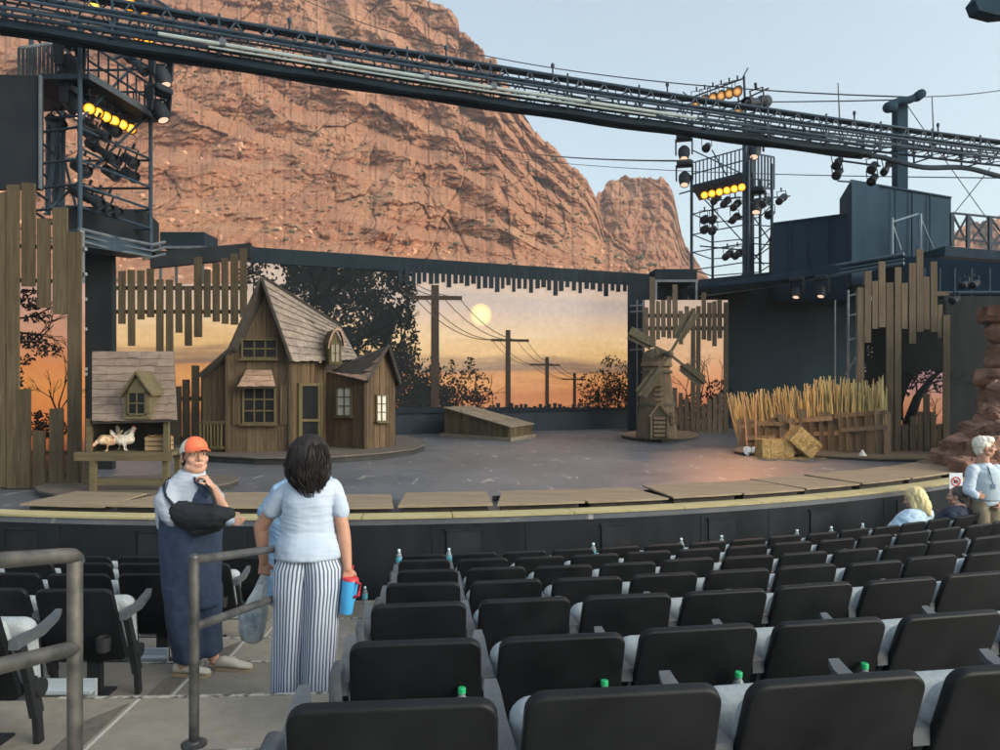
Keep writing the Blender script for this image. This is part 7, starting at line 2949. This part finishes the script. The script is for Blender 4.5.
shoe(pe, V((P(214, 0, D1).x, D1 + .05, zf)), (1, -.12, 0), .275)

# ---------------------------------------------------------------- woman in light blue, half hidden
D2 = 5.9
wb = thing('person', 'person in light blue clothes half hidden behind the woman in striped trousers', 'person', V((P(303, 0, D2).x, D2, zf)))
hM = head_mat(P(301, 461, D2), (-.75, .66, -.05), (0, 0, 1), .95)
mb = MB(); head(mb, hM, .95)
mb.capsule(P(302, 478, D2), P(303, 500, D2), .055, .08)
mb.capsule(P(284, 494, D2), P(324, 492, D2), .042, .042)
mb.capsule(P(303, 500, D2), P(303, 560, D2), .10, .10)
chain(mb, [P(275, 495, D2), P(268, 525, D2 + .05), P(276, 553, D2 - .02)], [.05, .043, .03])
hand(mb, P(276, 553, D2 - .02), (.4, -.2, -.8), (1, 0, 0), (0, -1, 0), .4, .9)
chain(mb, [P(331, 492, D2), P(334, 522, D2), P(330, 552, D2)], [.05, .043, .03])
hand(mb, P(330, 552, D2), (-.2, -.1, -1), (-1, 0, 0), (0, -1, 0), .5, .9)
for x in (293, 313): chain(mb, [P(x, 575, D2), P(x, 622, D2), V((P(x, 0, D2).x, D2, zf + .07))], [.10, .062, .04])
remesh(mb, 'body', SKIN, wb, .0075, 4, .45)
face_parts(hM, wb, .95)
mb = MB()
mb.rings([ering(303, 600, D2, 36, .19), ering(303, 575, D2, 35.5, .19), ering(303, 545, D2, 33.5, .18), ering(303, 515, D2, 33.5, .165), ering(303, 498, D2, 34, .15), ering(303.5, 487, D2, 31, .12), ering(303.5, 480, D2, 20, .09), ering(303, 476, D2, 10, .065)])
chain(mb, [P(282, 490, D2), P(268, 512, D2 + .02)], [.065, .075]); chain(mb, [P(326, 486, D2), P(337, 506, D2)], [.068, .072])
remesh(mb, 'blouse', BLUE_T, wb, .010, 5, .5, folds(.010, 8))
mb = MB(); mb.ell(P(303, 457, D2 + .02), (.108, .115, .118), None, 18, 12)
mb.capsule(P(303, 465, D2 - .04), P(305, 476, D2 - .06), .09, .05)
remesh(mb, 'hair', HAIRW, wb, .01, 3, .5, folds(.008, 30))
for x in (293, 313): shoe(wb, V((P(x, 0, D2).x, D2 - .1, zf)), (-.2, 1, 0), .25)

# ---------------------------------------------------------------- white-haired man by the stage
D3 = 11.0
m3 = thing('person', 'white haired man in white shirt, grey vest and khaki trousers standing by the stage', 'person', V((P(985, 0, D3).x, D3, TZ[7])))
hM = head_mat(P(985, 447.5, D3), (.93, -.35, -.02), (0, 0, 1), 1.24)
mb = MB(); head(mb, hM, 1.24)
mb.capsule(P(983.5, 456, D3), P(984, 475, D3), .075, .08)
mb.capsule(P(974, 473, D3 - .02), P(995, 472, D3 + .06), .048, .048)
mb.capsule(P(984, 475, D3), P(986, 502, D3), .10, .10)
chain(mb, [P(973, 473, D3 - .04), P(968, 490, D3 - .08), P(976, 495, D3 - .2)], [.042, .038, .032])
hand(mb, P(976, 495, D3 - .2), (1, -.1, -.25), (0, 1, 0), (0, 0, 1), .5)
chain(mb, [P(997, 473, D3 + .05), P(1003, 491, D3), P(999, 505, D3 - .12)], [.042, .038, .032])
hand(mb, P(999, 505, D3 - .12), (-.5, -.5, -.4), (-1, 0, 0), (0, 0, 1), .8)
for x in (980, 992): chain(mb, [P(x, 505, D3), P(x, 535, D3 - .02), V((P(x, 0, D3).x, D3, TZ[7] + .07))], [.11, .07, .045])
remesh(mb, 'body', SKIN2, m3, .008, 4, .45)
face_parts(hM, m3, 1.24, HAIRW)
mb = MB()
mb.rings([ering(986, 504, D3, 13.2, .165), ering(985.5, 492, D3, 13.2, .165), ering(985, 480, D3, 13.5, .16), ering(984.5, 471, D3, 13, .14), ering(984, 466, D3, 9, .10), ering(984, 463, D3, 5, .07)])
chain(mb, [P(973, 470, D3 - .03), P(968, 490, D3 - .08), P(975, 495, D3 - .18)], [.082, .068, .048])
chain(mb, [P(997, 470, D3 + .05), P(1003, 491, D3), P(1000, 503, D3 - .1)], [.082, .068, .048])
remesh(mb, 'shirt', SHIRTW, m3, .010, 4, .5, folds(.010, 9))
mb = MB()
rs = [ering(985.8, 499, D3, 15.2, .196), ering(985.5, 492, D3, 15.2, .196), ering(985, 481, D3, 15.3, .19), ering(984.5, 472, D3, 13.6, .168), ering(984.3, 467, D3, 9.5, .125)]
mb.rings(rs)
remesh(mb, 'vest', VEST, m3, .010, 2, .5)
mb = MB()
for rs in ([ering(980, 500, D3, 8, .15), ering(980, 520, D3, 7.4, .13), ering(980, 545, D3, 6.2, .10), ering(980, 564, D3, 5.8, .10)], [ering(992, 500, D3, 8, .15), ering(992, 520, D3, 7.4, .13), ering(992, 545, D3, 6.2, .10), ering(992, 564, D3, 5.8, .10)]): mb.rings(rs)
remesh(mb, 'trousers', KHAKI, m3, .012, 3, .5, folds(.008, 8))
mb = MB(); mb.ell(hM @ V((0, -.034, .045)), (.086, .096, .088), hM.to_3x3(), 18, 12)
mb.ell(hM @ V((0, .03, .088)), (.07, .062, .042), hM.to_3x3(), 14, 8)
mb.ell(hM @ V((0, -.06, -.03)), (.066, .05, .06), hM.to_3x3(), 14, 8)
remesh(mb, 'hair', HAIRW, m3, .01, 2, .5, folds(.010, 28))
mb = MB().tube([P(988, 466, D3 - .12), P(991, 476, D3 - .19), P(993, 484, D3 - .19), P(996, 476, D3 - .13), P(993, 466, D3 - .06)], .008, 5)
mb.box(P(991.5, 489, D3 - .2), P(995, 484, D3 - .19))
mb.build('lanyard', mat('lanyard_blue', (.08, .14, .22), (.12, .18, .26)), m3)
for x in (980, 992): shoe(m3, V((P(x, 0, D3).x - .06, D3 + .03, TZ[7])), (1, -.3, 0), .28)

# ---------------------------------------------------------------- two people seated in the front row


def sit_down(seat):
    for c in kids(seat):
        if c.name.startswith('seat_cushion') or c.name.startswith('seat_pan'):
            piv = Matrix.Translation((0, .28, .33))
            c.matrix_basis = piv @ Matrix.Rotation(math.radians(-84), 4, 'X') @ piv.inverted() @ c.matrix_basis


def nearest_seat(px):
    best = min(((abs((s.location.x / s.location.y) * F + CX - px), k) for k, s in SEATS.items() if k[0] == 7 and k[1] > 0))
    return SEATS[best[1]]


def seated(label, px, npx, shirt_m, hair_m, hx, hy, face_dir, hair_kind):
    s = nearest_seat(px)
    sit_down(s)
    c = s.location.copy()
    th = s.rotation_euler.z
    fw = V((-math.sin(th), math.cos(th), 0))
    rt = V((math.cos(th), math.sin(th), 0))
    r = thing('person', label, 'person', V((c.x, c.y, c.z)))
    pel = c + fw * .34 + V((0, 0, .53))
    hd = P(hx, hy, c.y + .40)
    neck = P(npx[0], npx[1], c.y + .33)
    chest = pel.lerp(neck, .62) + fw * -.03
    k = 1.18
    M = head_mat(hd, face_dir, (0, 0, 1), k)
    mb = MB(); head(mb, M, k)
    mb.capsule(hd - V((0, 0, .07)), neck, .06, .055)
    mb.capsule(neck, chest, .06, .11); mb.capsule(chest, pel, .11, .12)
    sh1, sh2 = neck - V((0, 0, .075)) - rt * .17, neck - V((0, 0, .075)) + rt * .17
    mb.capsule(sh1, sh2, .04, .04)
    for sg, sh_ in ((-1, sh1), (1, sh2)):
        el_ = sh_ + V((0, 0, -.26)) + fw * .12 + rt * sg * .06
        wr = el_ + fw * .2 + V((0, 0, -.02)) - rt * sg * .1
        chain(mb, [sh_, el_, wr], [.042, .044, .03])
        hand(mb, wr, fw - rt * sg * .3, (0, 0, -1), -rt * sg, .5)
        kn = pel + fw * .42 + rt * sg * .12 + V((0, 0, -.05))
        ft = V((kn.x, kn.y, c.z + .08)) + fw * .03
        chain(mb, [pel + rt * sg * .09, kn, ft], [.09, .055, .042])
        shoe(r, V((ft.x, ft.y, TZ[7])) - fw * .06, fw, .26)
    remesh(mb, 'body', SKIN, r, .008, 4, .45)
    face_parts(M, r, k)
    mb = MB()
    mb.capsule(neck - V((0, 0, .03)), chest, .085, .165, 16); mb.capsule(chest, pel - V((0, 0, .05)), .165, .18, 16)
    mb.capsule(sh1, sh2, .085, .085)
    mb.capsule(sh1 + rt * .06, chest - rt * .07, .085, .13); mb.capsule(sh2 - rt * .06, chest + rt * .07, .085, .13)
    for sg, sh_ in ((-1, sh1), (1, sh2)):
        mb.capsule(sh_, sh_ + V((0, 0, -.18)) + fw * .08 + rt * sg * .04, .085, .082)
    remesh(mb, 'shirt', shirt_m, r, .010, 4, .5, folds(.012, 8))
    mb = MB()
    for sg in (-1, 1):
        kn = pel + fw * .42 + rt * sg * .12 + V((0, 0, -.05))
        chain(mb, [pel + rt * sg * .08 - V((0, 0, .0)), kn, V((kn.x, kn.y, c.z + .16)) + fw * .02], [.135, .09, .07])
    remesh(mb, 'trousers', NAVY_T, r, .012, 3, .5)
    mb = MB()
    X = lambda *p: M @ V(p)
    if hair_kind == 'long':
        mb.ell(X(0, -.03, .045), (.094, .105, .094), M.to_3x3(), 18, 12)
        mb.capsule(X(0, -.05, .02), X(.0, -.07, -.10), .092 * k, .085 * k)
        mb.capsule(X(.0, -.07, -.09), X(.02, -.09, -.19), .085 * k, .04 * k)
        for q in (-1, 1): mb.capsule(X(q * .07, -.0, .03), X(q * .078, .005, -.13), .036 * k, .028 * k)
    else:
        mb.ell(X(0, -.034, .042), (.084, .092, .088), M.to_3x3(), 18, 12)
        mb.ell(X(0, -.062, -.035), (.066, .046, .055), M.to_3x3(), 14, 8)
    remesh(mb, 'hair', hair_m, r, .008, 2, .5, folds(.010 if hair_kind == 'long' else .004, 26, .5))
    return r


seated('blonde woman in light blue top seated in the front row, leaning to one side', 921, (919, 510), BLUE_P, HAIRY, 914, 499, (-.72, .65, -.3), 'long')
seated('dark grey haired man in navy shirt seated in the front row', 960, (959, 508.5), NAVY_T, HAIRG, 957, 496.5, (-.75, .65, -.1), 'short')

# ---------------------------------------------------------------- small notice card on the stage lip
sg = thing('notice_card', 'small white notice card with a red prohibition ring standing on the stage lip', 'sign', P(955.5, 490, 11.9))
cD = 11.9
a = V((P(949.5, 0, cD).x, cD, P(0, 490, cD).z))
MB().box((P(949.5, 0, cD).x, cD, P(0, 489, cD).z), (P(962.5, 0, cD).x, cD + .012, P(0, 473, cD).z)).build('card', mat('white_card', (.60, .66, .72), (.66, .72, .78), .6), sg, smooth=0)
cc_ = P(956, 481.5, cD - .004)
mb = MB()
mb.rings([[cc_ + V((math.cos(t_) * r_, -.002 * k_, math.sin(t_) * r_)) for t_ in np.linspace(0, 2 * PI, 25)[:-1]] for k_, r_ in ((0, .075), (1, .075), (1, .058), (0, .058))], cap=False)
mb.bar(cc_ + V((-.045, -.002, .045)), cc_ + V((.045, -.002, -.045)), .014, .003, (0, 1, 0))
mb.build('red_ring', REDP, sg, smooth=0)
mb = MB().box(cc_ + V((-.034, .001, -.028)), cc_ + V((.034, .003, .02)))
mb.box(cc_ + V((-.012, .0005, .022)), cc_ + V((.012, .003, .032)))
mb.build('pictogram', BRK, sg, smooth=0)
MB().box((P(955, 0, cD).x - .01, cD + .015, .02), (P(955, 0, cD).x + .012, cD + .035, P(0, 476, cD).z)).build('stake', BRK, sg, smooth=0)

# labels of the panels and boards along the lip: counted from the left end
import re
pl = sorted([o for o in bpy.data.objects if o.name.startswith('plywood_cover')], key=lambda o: o['ang'])
vis = [o for o in pl if -24 < o['ang'] < 40]
WORDS = ['first', 'second', 'third', 'fourth', 'fifth', 'sixth', 'seventh', 'eighth', 'ninth', 'tenth', 'eleventh', 'twelfth', 'thirteenth', 'fourteenth', 'fifteenth', 'sixteenth', 'seventeenth', 'eighteenth', 'nineteenth', 'twentieth', 'twenty-first', 'twenty-second']
for base in ('plywood_cover', 'edge_board'):
    allo = sorted([o for o in bpy.data.objects if re.fullmatch(base + r'(\.\d+)?', o.name)], key=lambda o: o['ang'])
    n_ = 0
    for o in allo:
        a = math.radians(o['ang'])
        p = A(RST, a)
        px = p.x / p.y * F + CX
        if px < -40 or px > 1060:
            for c in kids(o): bpy.data.objects.remove(c)
            bpy.data.objects.remove(o)
            continue
        kind_ = 'tan plywood panel lying on the stage lip' if base == 'plywood_cover' else 'pale yellow painted board along the stage edge'
        o['label'] = '%s, %s from the left' % (kind_, WORDS[n_])
        del o['ang']
        n_ += 1
